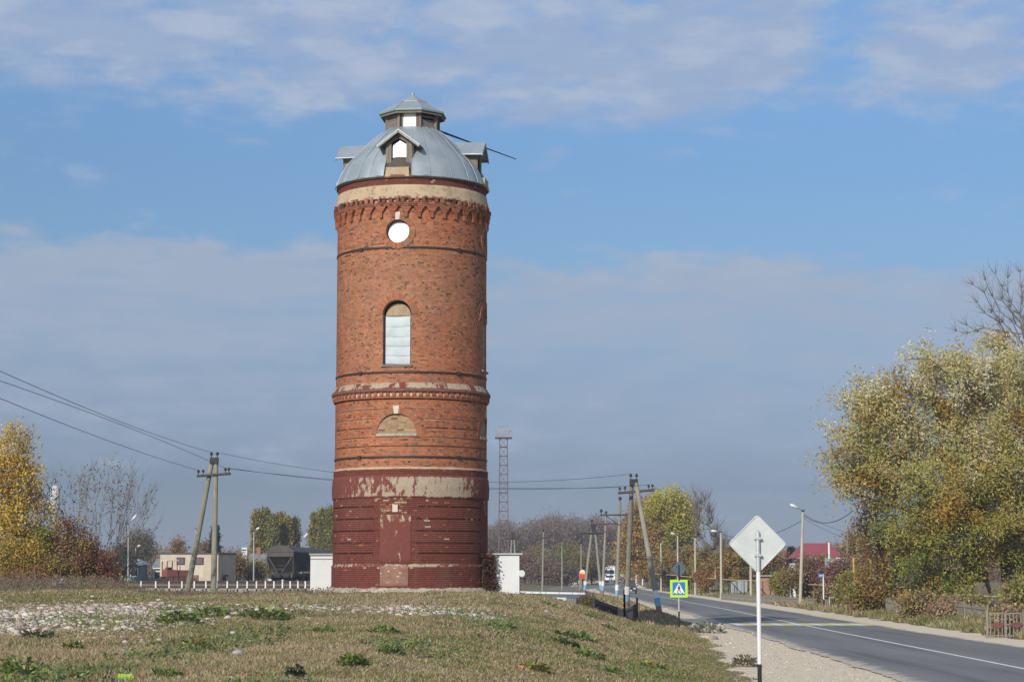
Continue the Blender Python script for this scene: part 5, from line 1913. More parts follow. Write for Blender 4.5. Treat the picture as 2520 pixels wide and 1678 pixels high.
MB().box((XA(1531, 480), 480, z_), (1.0, .05, .9)).build('plate', LIME, ls)
MB().box((XA(1531, 480), 479.96, z_), (.6, .03, .55)).build('dark_field', SBLUE, ls)
MB().tube([(XA(1531, 480), 480.1, 0), (XA(1531, 480), 480.1, z_ + .3)], .05, 6).build('post', STEEL, ls)

# ---------------------------------------------------------------- railway side: hut, tractor, wagon, station fence
yh = 246.0
hx0, hx1 = XA(394, yh), XA(537, yh)
zg_h = gz((hx0 + hx1) / 2, yh)
zrf = P(460, 1362.5, yh).z
hut = thing('brick_hut', 'small cream brick utility hut with two barred windows and a maroon door', 'hut', ((hx0 + hx1) / 2, yh, zg_h))
CREAM = NT('cream_brick')
br = CREAM.n('ShaderNodeTexBrick')
mp = CREAM.n('ShaderNodeMapping')
tc_ = CREAM.n('ShaderNodeTexCoord')
mp.inputs['Rotation'].default_value = (math.pi / 2, 0, 0)
CREAM.link(tc_.outputs['Object'], mp.inputs['Vector'])
CREAM.link(mp.outputs[0], br.inputs['Vector'])
br.inputs['Scale'].default_value = 1.0
br.inputs['Brick Width'].default_value = .26
br.inputs['Row Height'].default_value = .09
br.inputs['Mortar Size'].default_value = .006
for nm_, c in (('Color1', (.62, .53, .40)), ('Color2', (.54, .45, .34)), ('Mortar', (.40, .35, .28))):
    br.inputs[nm_].default_value = (*c, 1)
st_ = CREAM.noise(.8, 5)
CREAMB = CREAM.done(CREAM.mix(CREAM.math('MULTIPLY', CREAM.step(st_, .5, .75), .4), br.outputs['Color'], (.72, .66, .55)), .9)
hd_ = 4.2
skew = Vector((1.55, hd_, 0))
A_, B_ = Vector((hx0, yh, zg_h - .1)), Vector((hx1, yh, zg_h - .1))
upv = Vector((0, 0, zrf - zg_h + .1))
MB().hexa([A_, B_, B_ + skew, A_ + skew, A_ + upv, B_ + upv, B_ + skew + upv, A_ + skew + upv]).build('wall', CREAMB, hut)
ov = Vector((.14, 0, 0))
ovy = Vector((0, -.14, 0))
zr_ = Vector((0, 0, .14))
r4 = [A_ + upv - ov + ovy, B_ + upv + ov + ovy, B_ + skew + upv + ov, A_ + skew + upv - ov]
MB().hexa(r4 + [p + zr_ for p in r4]).build('roof', pm('tarred_roof', (0.10, 0.10, 0.10), (0.07, 0.07, 0.07), 3), hut)
MAROON = pm('maroon_paint', (0.10, 0.035, 0.045), (0.075, 0.03, 0.04), 3, 0.7)
for u0, u1 in ((434.5, 455), (480, 501)):
    xa_, xb_ = XA(u0, yh), XA(u1, yh)
    za_, zb2 = P(u0, 1389, yh).z, P(u0, 1371, yh).z
    w_ = MB().box(((xa_ + xb_) / 2, yh - .01, (za_ + zb2) / 2), (xb_ - xa_, .08, zb2 - za_)).build('window', MAROON, hut)
    MB().box(((xa_ + xb_) / 2, yh - .06, (za_ + zb2) / 2), (xb_ - xa_ - .2, .03, zb2 - za_ - .2)).build('pane', pm('dusty_glass', (0.22, 0.21, 0.22)), w_)
    for i in range(5):
        x = xa_ + (xb_ - xa_) * (i + 1) / 6
        MB().box((x, yh - .09, (za_ + zb2) / 2), (.05, .03, zb2 - za_ - .06)).build('bar', MAROON, w_)
    MB().box(((xa_ + xb_) / 2, yh - .012, za_ - .85), (xb_ - xa_ + .05, .04, 1.4)).build('pale_patch', pm('pale_brick_patch', (0.66, 0.58, 0.46), (0.56, 0.47, 0.37), 2), hut)
dside = (skew).normalized()
nside = Vector((dside.y, -dside.x, 0))
MB().prism([(1.0, 0), (1.95, 0), (1.95, 2.1), (1.0, 2.1)], B_ + Vector((0, 0, .1)), dside, EZ, nside, .05).build('door', MAROON, hut)
MB().prism([(0, .1), (.28, .1), (.28, 2.95), (0, 2.95)], B_, dside, EZ, nside, .02).build('pale_corner', pm('pale_brick_patch', (0.66, 0.58, 0.46)), hut)
MB().prism([(1.0, 2.2), (2.0, 2.2), (2.0, 2.4), (1.0, 2.4)], B_ + Vector((0, 0, .1)), dside, EZ, nside, .35).build('door_canopy', DARKM, hut)
for u in (395, 500):
    pass

# red crawler tractor before the hut
yt_ = 238.0
tx = XA(432, yt_)
zg_t = gz(tx, yt_)
tk = thing('crawler_tractor', 'old red crawler tractor with an open windowed cab before the cream hut', 'tractor', (tx, yt_, zg_t), None, R(38))
TRED = pm('tractor_red', (0.26, 0.085, 0.065), (0.17, 0.06, 0.05), 2.5, 0.7)
for s in (-1, 1):
    prof_ = [(-1.35, .1), (1.25, .1), (1.6, .45), (1.45, .8), (-1.45, .8), (-1.65, .45)]
    tr_ = MB().prism(prof_, (0, s * .75 - .2, 0), EX, EZ, (0, 1, 0), .4).build('track', pm('track_steel', (0.07, 0.06, 0.055), (0.05, 0.045, 0.04), 4, 0.8), tk, world=False)
    for x in (-1.1, -.4, .3, 1.0):
        MB().tube([(x, s * .75 - .24, .42), (x, s * .75 + .24, .42)], .26, 10).build('road_wheel', TRED, tr_, world=False)
MB().box((.75, 0, 1.15), (1.6, .95, .75)).build('bonnet', TRED, tk, world=False)
MB().box((1.58, 0, 1.12), (.06, .8, .6)).build('grille', SBLACK, tk, world=False)
MB().box((-.75, 0, 1.15), (1.4, 1.25, .8)).build('cab_base', TRED, tk, world=False)
for sx in (-1.4, -.1):
    for sy in (-.6, .6):
        MB().box((sx, sy, 2.05), (.09, .09, 1.05)).build('cab_post', TRED, tk, world=False)
MB().box((-.75, 0, 2.6), (1.55, 1.4, .12)).build('cab_roof', pm('cab_roof_white', (0.74, 0.72, 0.68)), tk, world=False)
MB().box((-1.42, 0, 1.62), (.05, 1.1, .08)).build('window_rail', TRED, tk, world=False)
MB().box((-.9, 0, 1.7), (.5, .6, .3)).build('seat', SBLACK, tk, world=False)
MB().tube([(.7, .2, 1.5), (.7, .2, 2.05)], .05, 6).build('exhaust', DARKM, tk, world=False)
for s in (-1, 1):
    MB().tube([(.2, s * .98, .55), (2.3, s * .98, .45)], .07, 5).build('blade_arm', TRED, tk, world=False)
MB().prism([(-1.2, .1), (1.2, .1), (1.2, .95), (-1.2, .95)], (2.3, 0, 0), (0, 1, 0), EZ, EX, .12).build('blade', pm('worn_blade', (0.26, 0.17, 0.12)), tk, world=False)

# hopper wagon
yw = 231.0
xw0, xw1 = XA(655.5, yw), XA(722, yw)
xwc = (xw0 + xw1) / 2
zw = P(690, 1437, yw).z
wag = thing('hopper_wagon', 'dark grey covered hopper wagon standing on the rails behind the white shed', 'wagon', (xwc, yw, zw), None, R(-1.5))
HG = pm('hopper_paint', (0.105, 0.092, 0.085), (0.065, 0.058, 0.055), 1.2, 0.75)
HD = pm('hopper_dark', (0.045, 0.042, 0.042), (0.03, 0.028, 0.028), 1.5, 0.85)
W2, LW = 1.52, 14.5
h0, h1, h2, h3 = 1.15, 1.45, 3.1, 3.62
roofp = [(-W2, h3), (W2, h3), (W2, h3 + .12), (W2 * .55, 4.25), (0, 4.42), (-W2 * .55, 4.25), (-W2, h3 + .12)]
MB().prism(roofp, (0, LW, 0), EX, EZ, EF, LW).build('roof', HG, wag, world=False)
MB().prism([(-W2, h2), (W2, h2), (W2, h3 - .03), (-W2, h3 - .03)], (0, LW - .05, 0), EX, EZ, EF, LW - .05).build('upper_body', HG, wag, world=False)
# sloping hopper end and sides
vs = [(-W2 + .03, .9 + 1.6, h1), (W2 - .03, 2.5, h1), (W2 - .03, LW - 2.5, h1), (-W2 + .03, LW - 2.5, h1), (-W2, .15, h2), (W2, .15, h2), (W2, LW - .15, h2), (-W2, LW - .15, h2)]
MB().hexa(vs).build('hopper', HG, wag, world=False)
for i in range(22):
    yy_ = .4 + i * .64
    MB().box((W2 + .03, yy_, 2.55 if 3 < i < 19 else 3.0), (.07, .10, 2.0 if 3 < i < 19 else 1.1)).build('side_rib', HD, wag, world=False)
MB().prism([(.2, 1.45), (LW - .2, 1.45), (LW - .2, h3), (.2, h3)], (W2 - .02, 0, 0), (0, 1, 0), EZ, EX, .03).build('side_wall', HD, wag, world=False)  # darker than the wagon end: shade of this side put into the colour
for s in (-1, 1):
    MB().tube([(s * W2 * .92, .1, h2 + .05), (s * .25, -.05, h0 + .15)], .07, 5).build('brace', HG, wag, world=False)
    MB().tube([(s * W2 * .98, .25, h2), (s * W2 * .98, .25, h0)], .07, 4).build('corner_post', HG, wag, world=False)
    MB().tube([(s * .95, -.55, .95), (s * .95, .1, .95)], .16, 10).build('buffer_beam_end', HD, wag, world=False)
MB().box((0, 7.0, 1.02), (2.5, 14.6, .3)).build('underframe', HD, wag, world=False)
MB().box((0, -.08, .98), (2.9, .18, .42)).build('headstock', pm('dusty_headstock', (0.15, 0.115, 0.085), (0.10, 0.08, 0.06), 2), wag, world=False)
MB().box((0, -.45, .95), (.4, .7, .32)).build('coupler', HD, wag, world=False)
MB().tube([(-1.0, -.1, 2.0), (-1.0, -.1, 1.75), (.55, -.1, 1.75), (.55, -.1, 2.1), (-.3, -.1, 2.1)], .03, 5).build('handrail', HG, wag, world=False)
MB().box((-.2, .3, 1.62), (1.7, .8, .06)).build('end_platform', HG, wag, world=False)
for yb_ in (2.2, 12.3):
    bg_ = MB().box((0, yb_, .62), (2.2, 2.3, .3)).build('bogie', HD, wag, world=False)
    for dy in (-.92, .92):
        for s in (-1, 1):
            MB().tube([(s * .72, yb_ + dy, .47), (s * .86, yb_ + dy, .47)], .47, 16).build('wheel', HD, bg_, world=False)
MB().disc((-1.05, -.25, .45), .16, 10, (0, -1, 0), thick=.05).build('tail_disc', WPAINT, wag, world=False)
MB().disc((.35, -.25, .45), .11, 10, (0, -1, 0), thick=.05).build('tail_disc', WPAINT, wag, world=False)

w2 = dup(wag, (xwc + 15.6 * math.sin(R(1.5)), yw + 15.6, zw), R(-1.5), 'middle hopper wagon of the dark train, mostly behind the white shed', 'dark hopper wagons on the rails')
w3 = dup(wag, (xwc + 31.2 * math.sin(R(1.5)), yw + 31.2, zw), R(-1.5), 'last hopper wagon of the dark train, roof running up to the tower', 'dark hopper wagons on the rails')
wag['group'] = 'dark hopper wagons on the rails'
wag['label'] = 'front hopper wagon of the dark train with its sloping end facing the tower yard'
# rails across the station ground
RAIL = pm('rusty_rail', (0.10, 0.07, 0.055), (0.06, 0.045, 0.04), 3, 0.7, 0.3)
for j, (xa_, lab) in enumerate(((-.76, 'rail under the wagon, birch side'), (.76, 'rail under the wagon, tower side'))):
    tag(MB().box((xwc + xa_, yw + 10, zw - .07), (.08, 60, .16)).build('rail', RAIL, None), lab, 'rail', 'rails under the hopper wagon')
for j, (y_, v_) in enumerate(((212, 1428.6), (206, 1431), (180, 1440.5), (176, 1442.8))):
    z = P(500, v_, y_).z
    xa_, xb_ = XA(230, y_), XA(800, y_)
    tag(MB().box(((xa_ + xb_) / 2, y_, z - .12), (xb_ - xa_, .16, .26)).build('rail', RAIL, None), ['farthest dark rail running crosswise behind the white fence posts', 'second dark rail counted from the hut behind the white posts', 'dark rail lying close behind the white posts on its ballast', 'dark rail nearest to the white fence posts'][j].replace('nearest', 'next'), 'rail', 'rails crossing behind the white posts')
    kind(MB().box(((xa_ + xb_) / 2, y_, (z - .25 + gz(-30, y_)) / 2 - .1), (xb_ - xa_, 1.2, max(.1, z - .25 - gz(-30, y_) + .2))).build('ballast', pm('ballast', (0.24, 0.21, 0.18), (0.15, 0.13, 0.11), 9, 0.95, 0, .5), None), 'structure')

# white posts with two rails on a low concrete wall
wallpts = [(300, 168, 1446), (400, 166, 1447), (520, 163, 1447.5), (640, 158, 1447.5), (764, 150, 1448)]
sf = thing('station_fence', 'row of small white posts on a low grey concrete wall along the station', 'fence', (XA(520, 163), 163, gz(XA(520, 163), 163)))
upos = [347, 383, 416, 447.5, 478, 506.5, 533, 559, 584, 608, 631, 653, 674, 695, 714, 733, 751]
wy = lambda u: float(np.interp(u, [p[0] for p in wallpts], [p[1] for p in wallpts]))
wv = lambda u: float(np.interp(u, [p[0] for p in wallpts], [p[2] for p in wallpts]))
for a, b in zip([310] + upos, upos + [768]):
    pa, pb = P(a + .4, wv(a), wy(a)), P(b - .4, wv(b), wy(b))
    ga = min(gz(pa.x, pa.y), pa.z - .5) - .2
    w = Vector((0, .3, 0))
    MB().hexa([Vector((pa.x, pa.y, ga)), Vector((pb.x, pb.y, ga)), Vector((pb.x, pb.y, ga)) + w, Vector((pa.x, pa.y, ga)) + w, pa, pb, pb + w, pa + w]).build('wall_panel', CONC, sf)
for u in upos:
    y_ = wy(u) - .1
    t_, m_ = P(u, 1429.5, y_), P(u, 1447, y_)
    b_ = min(gz(m_.x, y_), m_.z - .45)
    MB().box((m_.x, y_, (t_.z + m_.z) / 2), (.10, .10, t_.z - m_.z)).build('post', WPAINT, sf)
    MB().box((m_.x, y_, (b_ + m_.z) / 2), (.09, .10, m_.z - b_)).build('post_foot', DARKM, sf)
for v_ in (1431.5,):
    MB().tube([P(u, v_, wy(u)) for u in [320] + upos], .03, 5).build('rail', DARKM, sf)

# ---------------------------------------------------------------- station lamps and buildings behind, birch side
STL = pm('lamp_mast_grey', (0.42, 0.43, 0.42), (0.34, 0.35, 0.34), 2, 0.7)
for u, vb, vt, y, hu, hv, lab in ((625, 1430, 1306, 260, 638, 1298, 'thin lamp mast before the poplar row'), (741.5, 1400, 1330, 275, 757, 1312, 'lamp just clear of the poplars by the tower'),
                                  (316, 1425, 1290, 255, 335.5, 1267, 'lamp mast rising out of the bare shrub branches'), (334, 1425, 1347, 300, 345, 1341, 'low lamp before the grey roofs'),
                                  (482, 1427, 1300, 270, 500.5, 1284, 'lamp half behind the leaning pole leg')):
    lamp_post(lab, u, vb, vt, y, (hu, hv), rad=.085, group='station lamps', cat='lamp', mat=STL)
GREYROOF = pm('grey_asbestos_roof', (0.25, 0.25, 0.235), (0.19, 0.19, 0.18), 1.5, 0.9)
hip_house('grey slate-roofed house with a brick chimney behind the wagon', 606, 668, 1392, 1361, 614, 660, 300, 9, 2.6, GREYROOF, win=1, chim=True)
hip_house('low pale house with a grey gable roof left of the cream hut', 373, 402, 1396, 1374, 385, 400, 290, 6, 2.4, GREYROOF, win=1)
hip_house('low shed-like house with a pale sheet roof behind the bare shrub', 285, 352, 1388, 1375, 296, 345, 285, 6, 2.4, pm('pale_sheet_roof', (0.42, 0.43, 0.42)), wall=pm('teal_wall', (0.16, 0.24, 0.24)), win=2)
tw = thing('white_tower_block', 'narrow white chimney-like block with a dark slot behind the wagon', 'building', (XA(600, 290), 290, gz(XA(600, 290), 290)))
xa_, xb_ = XA(593.5, 290), XA(607.5, 290)
za_ = P(600, 1346.5, 290).z
g = gz(xa_, 290)
MB().box(((xa_ + xb_) / 2, 290.4, (za_ + g) / 2), (xb_ - xa_, .8, za_ - g)).build('shaft', LIMEW, tw)
MB().box(((xa_ + xb_) / 2, 289.97, za_ - .35), ((xb_ - xa_) * .7, .06, .14)).build('slot', SBLACK, tw)
ws = thing('water_tank', 'far white steel water tank on a slim shaft seen through the autumn shrub', 'tank', (XA(129, 300), 300, gz(XA(129, 300), 300)))
xz = XA(131, 300)
MB().tube([(xz, 300, 0), (xz, 300, P(129, 1262, 300).z)], .35, 14).build('shaft', CONC, ws)
MB().tube([(xz, 300, P(129, 1262, 300).z), (xz, 300, P(129, 1250, 300).z), (xz, 300, P(129, 1200, 300).z), (xz, 300, P(129, 1193, 300).z)], [.5, .75, .7, .3], 16).build('tank', pm('weathered_white', (0.58, 0.58, 0.58), (0.42, 0.42, 0.43), .5, .7), ws)
for u, v in ((574, 1413), (581, 1413)):
    pass

# ================================================================== plants
k = NT('leaf')
LEAF = k.done(k.attr('Col'), 0.55, 0, None, 0.35, trans=0.3)
k = NT('grass_blade')
BLADE = k.done(k.attr('Col'), 0.8, 0, None, 0.1, trans=0.25)
BARK = pm('bark', (0.135, 0.105, 0.08), (0.08, 0.065, 0.05), 3, 0.95, 0, 0.5, (4, 4, 1))
BARK_G = pm('grey_bark', (0.19, 0.165, 0.145), (0.12, 0.105, 0.09), 3, 0.95, 0, 0.4, (4, 4, 1))
prng = np.random.default_rng(23)
LIGHT = np.array(sdir) * .8 + np.array((0, 0, .3))


def unit(n):
    v = prng.normal(size=(n, 3))
    return v / np.linalg.norm(v, axis=1)[:, None]


def edges_mesh(P0, P1, R0, R1, k=5):
    P0, P1 = np.asarray(P0, float), np.asarray(P1, float)
    d = P1 - P0
    d /= np.maximum(np.linalg.norm(d, axis=1)[:, None], 1e-9)
    a = np.where(np.abs(d[:, :1]) < 0.8, np.array([[1.0, 0, 0]]), np.array([[0, 1.0, 0]]))
    e1 = np.cross(d, a)
    e1 /= np.linalg.norm(e1, axis=1)[:, None]
    e2 = np.cross(d, e1)
    n = len(P0)
    V = np.empty((n, 2 * k, 3))
    for j in range(k):
        c, s = math.cos(2 * math.pi * j / k), math.sin(2 * math.pi * j / k)
        off = e1 * c + e2 * s
        V[:, j] = P0 + off * np.asarray(R0)[:, None]
        V[:, k + j] = P1 + off * np.asarray(R1)[:, None]
    b = (np.arange(n) * 2 * k)[:, None]
    F = np.concatenate([np.c_[b + j, b + k + j, b + k + (j + 1) % k, b + (j + 1) % k] for j in range(k)])
    return V.reshape(-1, 3), F


def skeleton(stems, targets, r_tip, seg=1.0, kink=0.12, up=0.5):
    """Limbs from the stems out to every target point; returns edge arrays."""
    nodes, par = [], []
    for st in stems:
        for i, p in enumerate(st):
            nodes.append(np.array(p, float))
            par.append(len(nodes) - 2 if i else -1)
    root = nodes[0]
    N = np.array(nodes)
    order = np.argsort(np.linalg.norm(targets - N.mean(0), axis=1))
    tips = []
    pl = [0.0] * len(nodes)
    for t in targets[order]:
        N = np.array(nodes)
        d = np.linalg.norm(N - t, axis=1) + up * np.maximum(0, N[:, 2] - t[2] + 0.2) * 1.6 + 0.12 * np.array(pl)
        j = int(np.argmin(d))
        L = np.linalg.norm(t - nodes[j])
        n = max(1, int(L / seg))
        p0 = nodes[j]
        prev = j
        for i in range(1, n + 1):
            f = i / n
            p = p0 + (t - p0) * f + (prng.normal(0, kink * L / n, 3) if i < n else 0)
            p[2] += up * 0.12 * L * math.sin(math.pi * f) if i < n else 0
            nodes.append(p)
            par.append(prev)
            pl.append(pl[prev] + L / n)
            prev = len(nodes) - 1
        tips.append(prev)
    cnt = np.zeros(len(nodes))
    for t in tips:
        cnt[t] += 1
    for i in range(len(nodes) - 1, -1, -1):
        if par[i] >= 0:
            cnt[par[i]] += cnt[i]
    N = np.array(nodes)
    par = np.array(par)
    rad = r_tip * np.sqrt(np.maximum(cnt, 0.6))
    e = np.nonzero(par >= 0)[0]
    return N[par[e]], N[e], rad[par[e]], rad[e], N


def leaves(cent, n_per, sigma, L, Wd, cols, axis=None, axmix=0.0, jit=0.18, spray=None, spray_len=0.0):
    """Diamond leaves scattered round the centres; cols (len(cent), 3)."""
    m = len(cent)
    idx = np.repeat(np.arange(m), n_per)
    n = len(idx)
    p = cent[idx] + prng.normal(size=(n, 3)) * sigma
    if spray is not None:
        tt = prng.normal(0, 1, n)[:, None]
        p = p + spray[idx] * tt * spray_len - np.array((0, 0, .18)) * tt ** 2 * spray_len
    # leaf faces turn towards the light
    nr = unit(n) + LIGHT * 0.75
    nr /= np.linalg.norm(nr, axis=1)[:, None]
    a = unit(n)
    if axis is not None:
        a = a * (1 - axmix) + np.array(axis) * axmix
    a = a - nr * (a * nr).sum(1)[:, None]
    a /= np.maximum(np.linalg.norm(a, axis=1)[:, None], 1e-6)
    b = np.cross(nr, a)
    l_ = L * prng.uniform(.6, 1.25, n)[:, None] / 2
    w_ = Wd * prng.uniform(.7, 1.2, n)[:, None] / 2
    V = np.stack([p - a * l_, p + b * w_, p + a * l_, p - b * w_], 1).reshape(-1, 3)
    F = np.arange(4 * n).reshape(n, 4)
    C = cols[idx] * prng.normal(1, jit, (n, 1)) * prng.normal(1, 0.05, (n, 3))
    return V, F, np.clip(C, 0.004, 0.9)


def pick_cols(n, pal, w=None):
    pal = np.array(pal, float)
    return pal[prng.choice(len(pal), size=n, p=np.array(w) / np.sum(w) if w is not None else None)]


def lobe_pts(lobes, y, n, shell=0.45):
    """lobes: (u, v, half width px, half height px, depth m, dy, weight); returns points in metres."""
    wts = np.array([l[2] * l[3] * (l[6] if len(l) > 6 else 1) for l in lobes], float)
    cnts = prng.multinomial(n, wts / wts.sum())
    out, which = [], []
    for i, (l, c) in enumerate(zip(lobes, cnts)):
        u, v, ru, rv, rd, dy = l[:6]
        yy_ = y + dy
        m = yy_ / 5030.0
        ctr = np.array(P(u, v, yy_))
        r = (shell + (1 - shell) * prng.uniform(0, 1, c) ** 0.6)[:, None] * prng.normal(1, .06, (c, 1))
        out.append(ctr + unit(c) * r * np.array([ru * m, rd, rv * m]))
        which += [i] * c
    return np.concatenate(out), np.array(which)


def put_crown(par, V, F, C, name='crown'):
    return arrmesh(name, V, F, LEAF, par, C=C)


def twigs(cent, n_per, L, r, spread=0.9, updir=0.5, outward=None):
    idx = np.repeat(np.arange(len(cent)), n_per)
    d = unit(len(idx)) * spread + np.array([0, 0, updir])
    if outward is not None:
        d = d + outward[idx]
    d /= np.linalg.norm(d, axis=1)[:, None]
    l_ = L * prng.uniform(.5, 1.3, len(idx))[:, None]
    p0 = cent[idx]
    pm_ = p0 + d * l_ * .5 + prng.normal(0, .06, p0.shape) * l_
    p1 = pm_ + d * l_ * .5 + prng.normal(0, .10, p0.shape) * l_ + np.array([0, 0, .08]) * l_
    return np.r_[p0, pm_], np.r_[pm_, p1], np.r_[np.full(len(idx), r), np.full(len(idx), r * .7)], np.r_[np.full(len(idx), r * .7), np.full(len(idx), r * .25)]


def tree(name, label, cat, u, v, y, lobes, n_cl, n_leaf, sigma, L, Wd, colfun, fork=0.35, r_tip=0.02, group=None, axis=None, axmix=0.0, bark=None, tw=0, tw_L=0.8, tw_r=.012, lean=0.0, k=6, stems=None, shell=.45, r_min=None, up=0.5, jit=.18, spray_len=0.0):
    x = XA(u, y)
    g = gz(x, y)
    t = thing(name, label, cat, (x, y, g), group)
    T, wh = lobe_pts(lobes, y, n_cl, shell)
    T[:, 2] = np.maximum(T[:, 2], g + .15)
    top = T[:, 2].max()
    if stems is None:
        hf = g + (top - g) * fork
        stems = [[(x, y, g - .2), (x + lean * .3, y, g + (hf - g) * .4), (x + lean, y, hf)]]
    P0, P1, R0, R1, N = skeleton(stems, T, r_tip, seg=max(.5, (top - g) / 9), up=up)
    Vb, Fb = edges_mesh(P0, P1, R0, R1, k)
    if tw:
        out = T - np.array([T[:, 0].mean(), T[:, 1].mean(), T[:, 2].min()])
        out /= np.maximum(np.linalg.norm(out, axis=1)[:, None], .1)
        Q0, Q1, S0, S1 = twigs(T, tw, tw_L, tw_r, .7, .25, out * .9)
        Vt, Ft = edges_mesh(Q0, Q1, S0, S1, 3)
        Vb, Fb = np.r_[Vb, np.c_[Vt]], (Fb, Ft + len(Vb))
        me_F = [tuple(f) for f in Fb[0]] + [tuple(f) for f in Fb[1]]
    # the trunk part: wood of the stems and limbs
    if tw:
        arrmesh('trunk', Vb[:len(Vb) - len(Vt)], Fb[0], bark or BARK, t)
        kind(arrmesh('twig', Vt, Ft, bark or BARK, t), 'stuff')
    else:
        arrmesh('trunk', Vb, Fb, bark or BARK, t)
    if n_leaf:
        cols = colfun(T, wh)
        keep = cols[:, 0] >= 0
        sp = None
        if spray_len:
            sp = T[keep] - np.array([x + lean, y, g + (top - g) * fork * .8])
            sp = sp / np.linalg.norm(sp, axis=1)[:, None] + prng.normal(0, .35, sp.shape)
        V, F, C_ = leaves(T[keep], n_leaf, sigma, L, Wd, cols[keep], axis, axmix, jit, sp, spray_len)
        put_crown(t, V, F, C_)
    return t


def flat_cols(pal, w=None):
    return lambda T, wh: pick_cols(len(T), pal, w)


def lerp_cols(lo, hi, z0, z1, mixn=.25):
    """Palette changing with height (lower leaves greener, upper paler)."""
    def f(T, wh):
        a, b = pick_cols(len(T), lo), pick_cols(len(T), hi)
        t_ = np.clip((T[:, 2] - z0) / (z1 - z0) + prng.normal(0, mixn, len(T)), 0, 1)[:, None]
        return a * (1 - t_) + b * t_
    return f


# --- the two big willows at the road
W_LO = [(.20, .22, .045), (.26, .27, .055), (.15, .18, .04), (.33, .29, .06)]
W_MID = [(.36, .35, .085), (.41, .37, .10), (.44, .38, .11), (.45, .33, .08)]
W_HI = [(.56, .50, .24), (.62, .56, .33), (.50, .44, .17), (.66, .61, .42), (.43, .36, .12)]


def willow_cols(T, wh):  # upper leaves paler: silvery, with leaf gloss put into the colour
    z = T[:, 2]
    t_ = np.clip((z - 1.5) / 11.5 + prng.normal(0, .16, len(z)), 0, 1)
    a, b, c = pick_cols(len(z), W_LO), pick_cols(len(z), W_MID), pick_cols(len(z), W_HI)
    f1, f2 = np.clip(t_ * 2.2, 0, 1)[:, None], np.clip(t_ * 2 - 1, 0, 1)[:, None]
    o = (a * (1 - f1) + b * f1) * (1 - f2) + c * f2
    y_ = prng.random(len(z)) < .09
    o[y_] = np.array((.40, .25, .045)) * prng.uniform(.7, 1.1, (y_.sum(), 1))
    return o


yw1, yw2 = 124.0, 123.0
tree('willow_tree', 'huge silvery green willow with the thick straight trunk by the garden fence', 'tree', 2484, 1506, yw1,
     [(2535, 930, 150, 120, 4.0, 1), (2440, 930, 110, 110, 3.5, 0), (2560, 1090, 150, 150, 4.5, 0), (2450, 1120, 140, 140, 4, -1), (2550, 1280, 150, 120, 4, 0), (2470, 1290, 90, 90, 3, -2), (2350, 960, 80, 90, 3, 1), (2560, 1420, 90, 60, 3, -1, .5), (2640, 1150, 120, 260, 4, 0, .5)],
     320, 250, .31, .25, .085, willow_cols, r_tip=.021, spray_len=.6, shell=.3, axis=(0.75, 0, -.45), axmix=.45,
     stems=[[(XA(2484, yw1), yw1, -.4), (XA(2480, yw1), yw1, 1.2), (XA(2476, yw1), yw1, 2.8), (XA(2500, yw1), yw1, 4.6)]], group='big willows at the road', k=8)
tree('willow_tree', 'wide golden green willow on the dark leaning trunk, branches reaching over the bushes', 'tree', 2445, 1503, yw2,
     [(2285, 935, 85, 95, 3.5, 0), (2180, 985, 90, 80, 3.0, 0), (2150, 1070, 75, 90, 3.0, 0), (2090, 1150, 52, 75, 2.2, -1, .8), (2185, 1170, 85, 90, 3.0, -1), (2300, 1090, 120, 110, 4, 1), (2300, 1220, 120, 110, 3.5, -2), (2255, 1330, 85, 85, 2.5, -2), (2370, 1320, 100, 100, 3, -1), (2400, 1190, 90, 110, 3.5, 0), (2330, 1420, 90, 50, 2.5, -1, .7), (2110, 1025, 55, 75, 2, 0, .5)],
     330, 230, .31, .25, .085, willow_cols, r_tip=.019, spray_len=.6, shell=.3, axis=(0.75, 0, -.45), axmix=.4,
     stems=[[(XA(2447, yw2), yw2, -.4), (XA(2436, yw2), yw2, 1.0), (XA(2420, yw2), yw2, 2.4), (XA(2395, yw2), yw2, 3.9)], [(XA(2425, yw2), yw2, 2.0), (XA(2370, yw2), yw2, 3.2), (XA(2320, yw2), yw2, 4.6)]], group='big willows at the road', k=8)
xb_ = XA(2545, 140)
bt = thing('bare_tree', 'leafless tree lifting fine crooked branches above the willow crown', 'tree', (xb_, 140, gz(xb_, 140)))
Sb, tb = [], []
crotch = np.array(P(2550, 960, 140))
trunk_ = [np.array((xb_, 140, gz(xb_, 140) - .2)), np.array((xb_, 140, 5.0)), crotch]
limbs = []
for u1, v1 in ((2395, 700), (2425, 690), (2450, 676), (2480, 685), (2510, 670), (2540, 690), (2405, 745), (2440, 770), (2520, 720), (2575, 690), (2600, 740), (2355, 815), (2380, 800), (2470, 735)):
    e = np.array(P(u1, v1, 140 + prng.normal(0, 1.0)))
    a = crotch + (np.array(P(2512, 800, 140)) - crotch) * prng.uniform(.2, 1.0)
    q = [a]
    for f in (.2, .4, .6, .8, 1.0):
        q.append(a + (e - a) * f + prng.normal(0, .16, 3) * (f < 1))
    limbs.append(q)
    for m_i in (2, 3, 4, 5):
        tb.append((q[m_i], q[m_i] - q[m_i - 1]))
limbs.append([crotch, crotch * .5 + np.array(P(2512, 800, 140)) * .5 + np.array((.1, 0, 0)), np.array(P(2512, 800, 140))])
Pa = np.concatenate([np.array(q[:-1]) for q in limbs] + [np.array(trunk_[:-1])])
Pb = np.concatenate([np.array(q[1:]) for q in limbs] + [np.array(trunk_[1:])])
ra = np.concatenate([np.linspace(.055, .02, len(q) - 1) for q in limbs[:-1]] + [np.array([.12, .08])] + [np.array([.24, .18])])
V, F = edges_mesh(Pa, Pb, ra, ra * .82, 6)
arrmesh('trunk', V, F, BARK_G, bt)
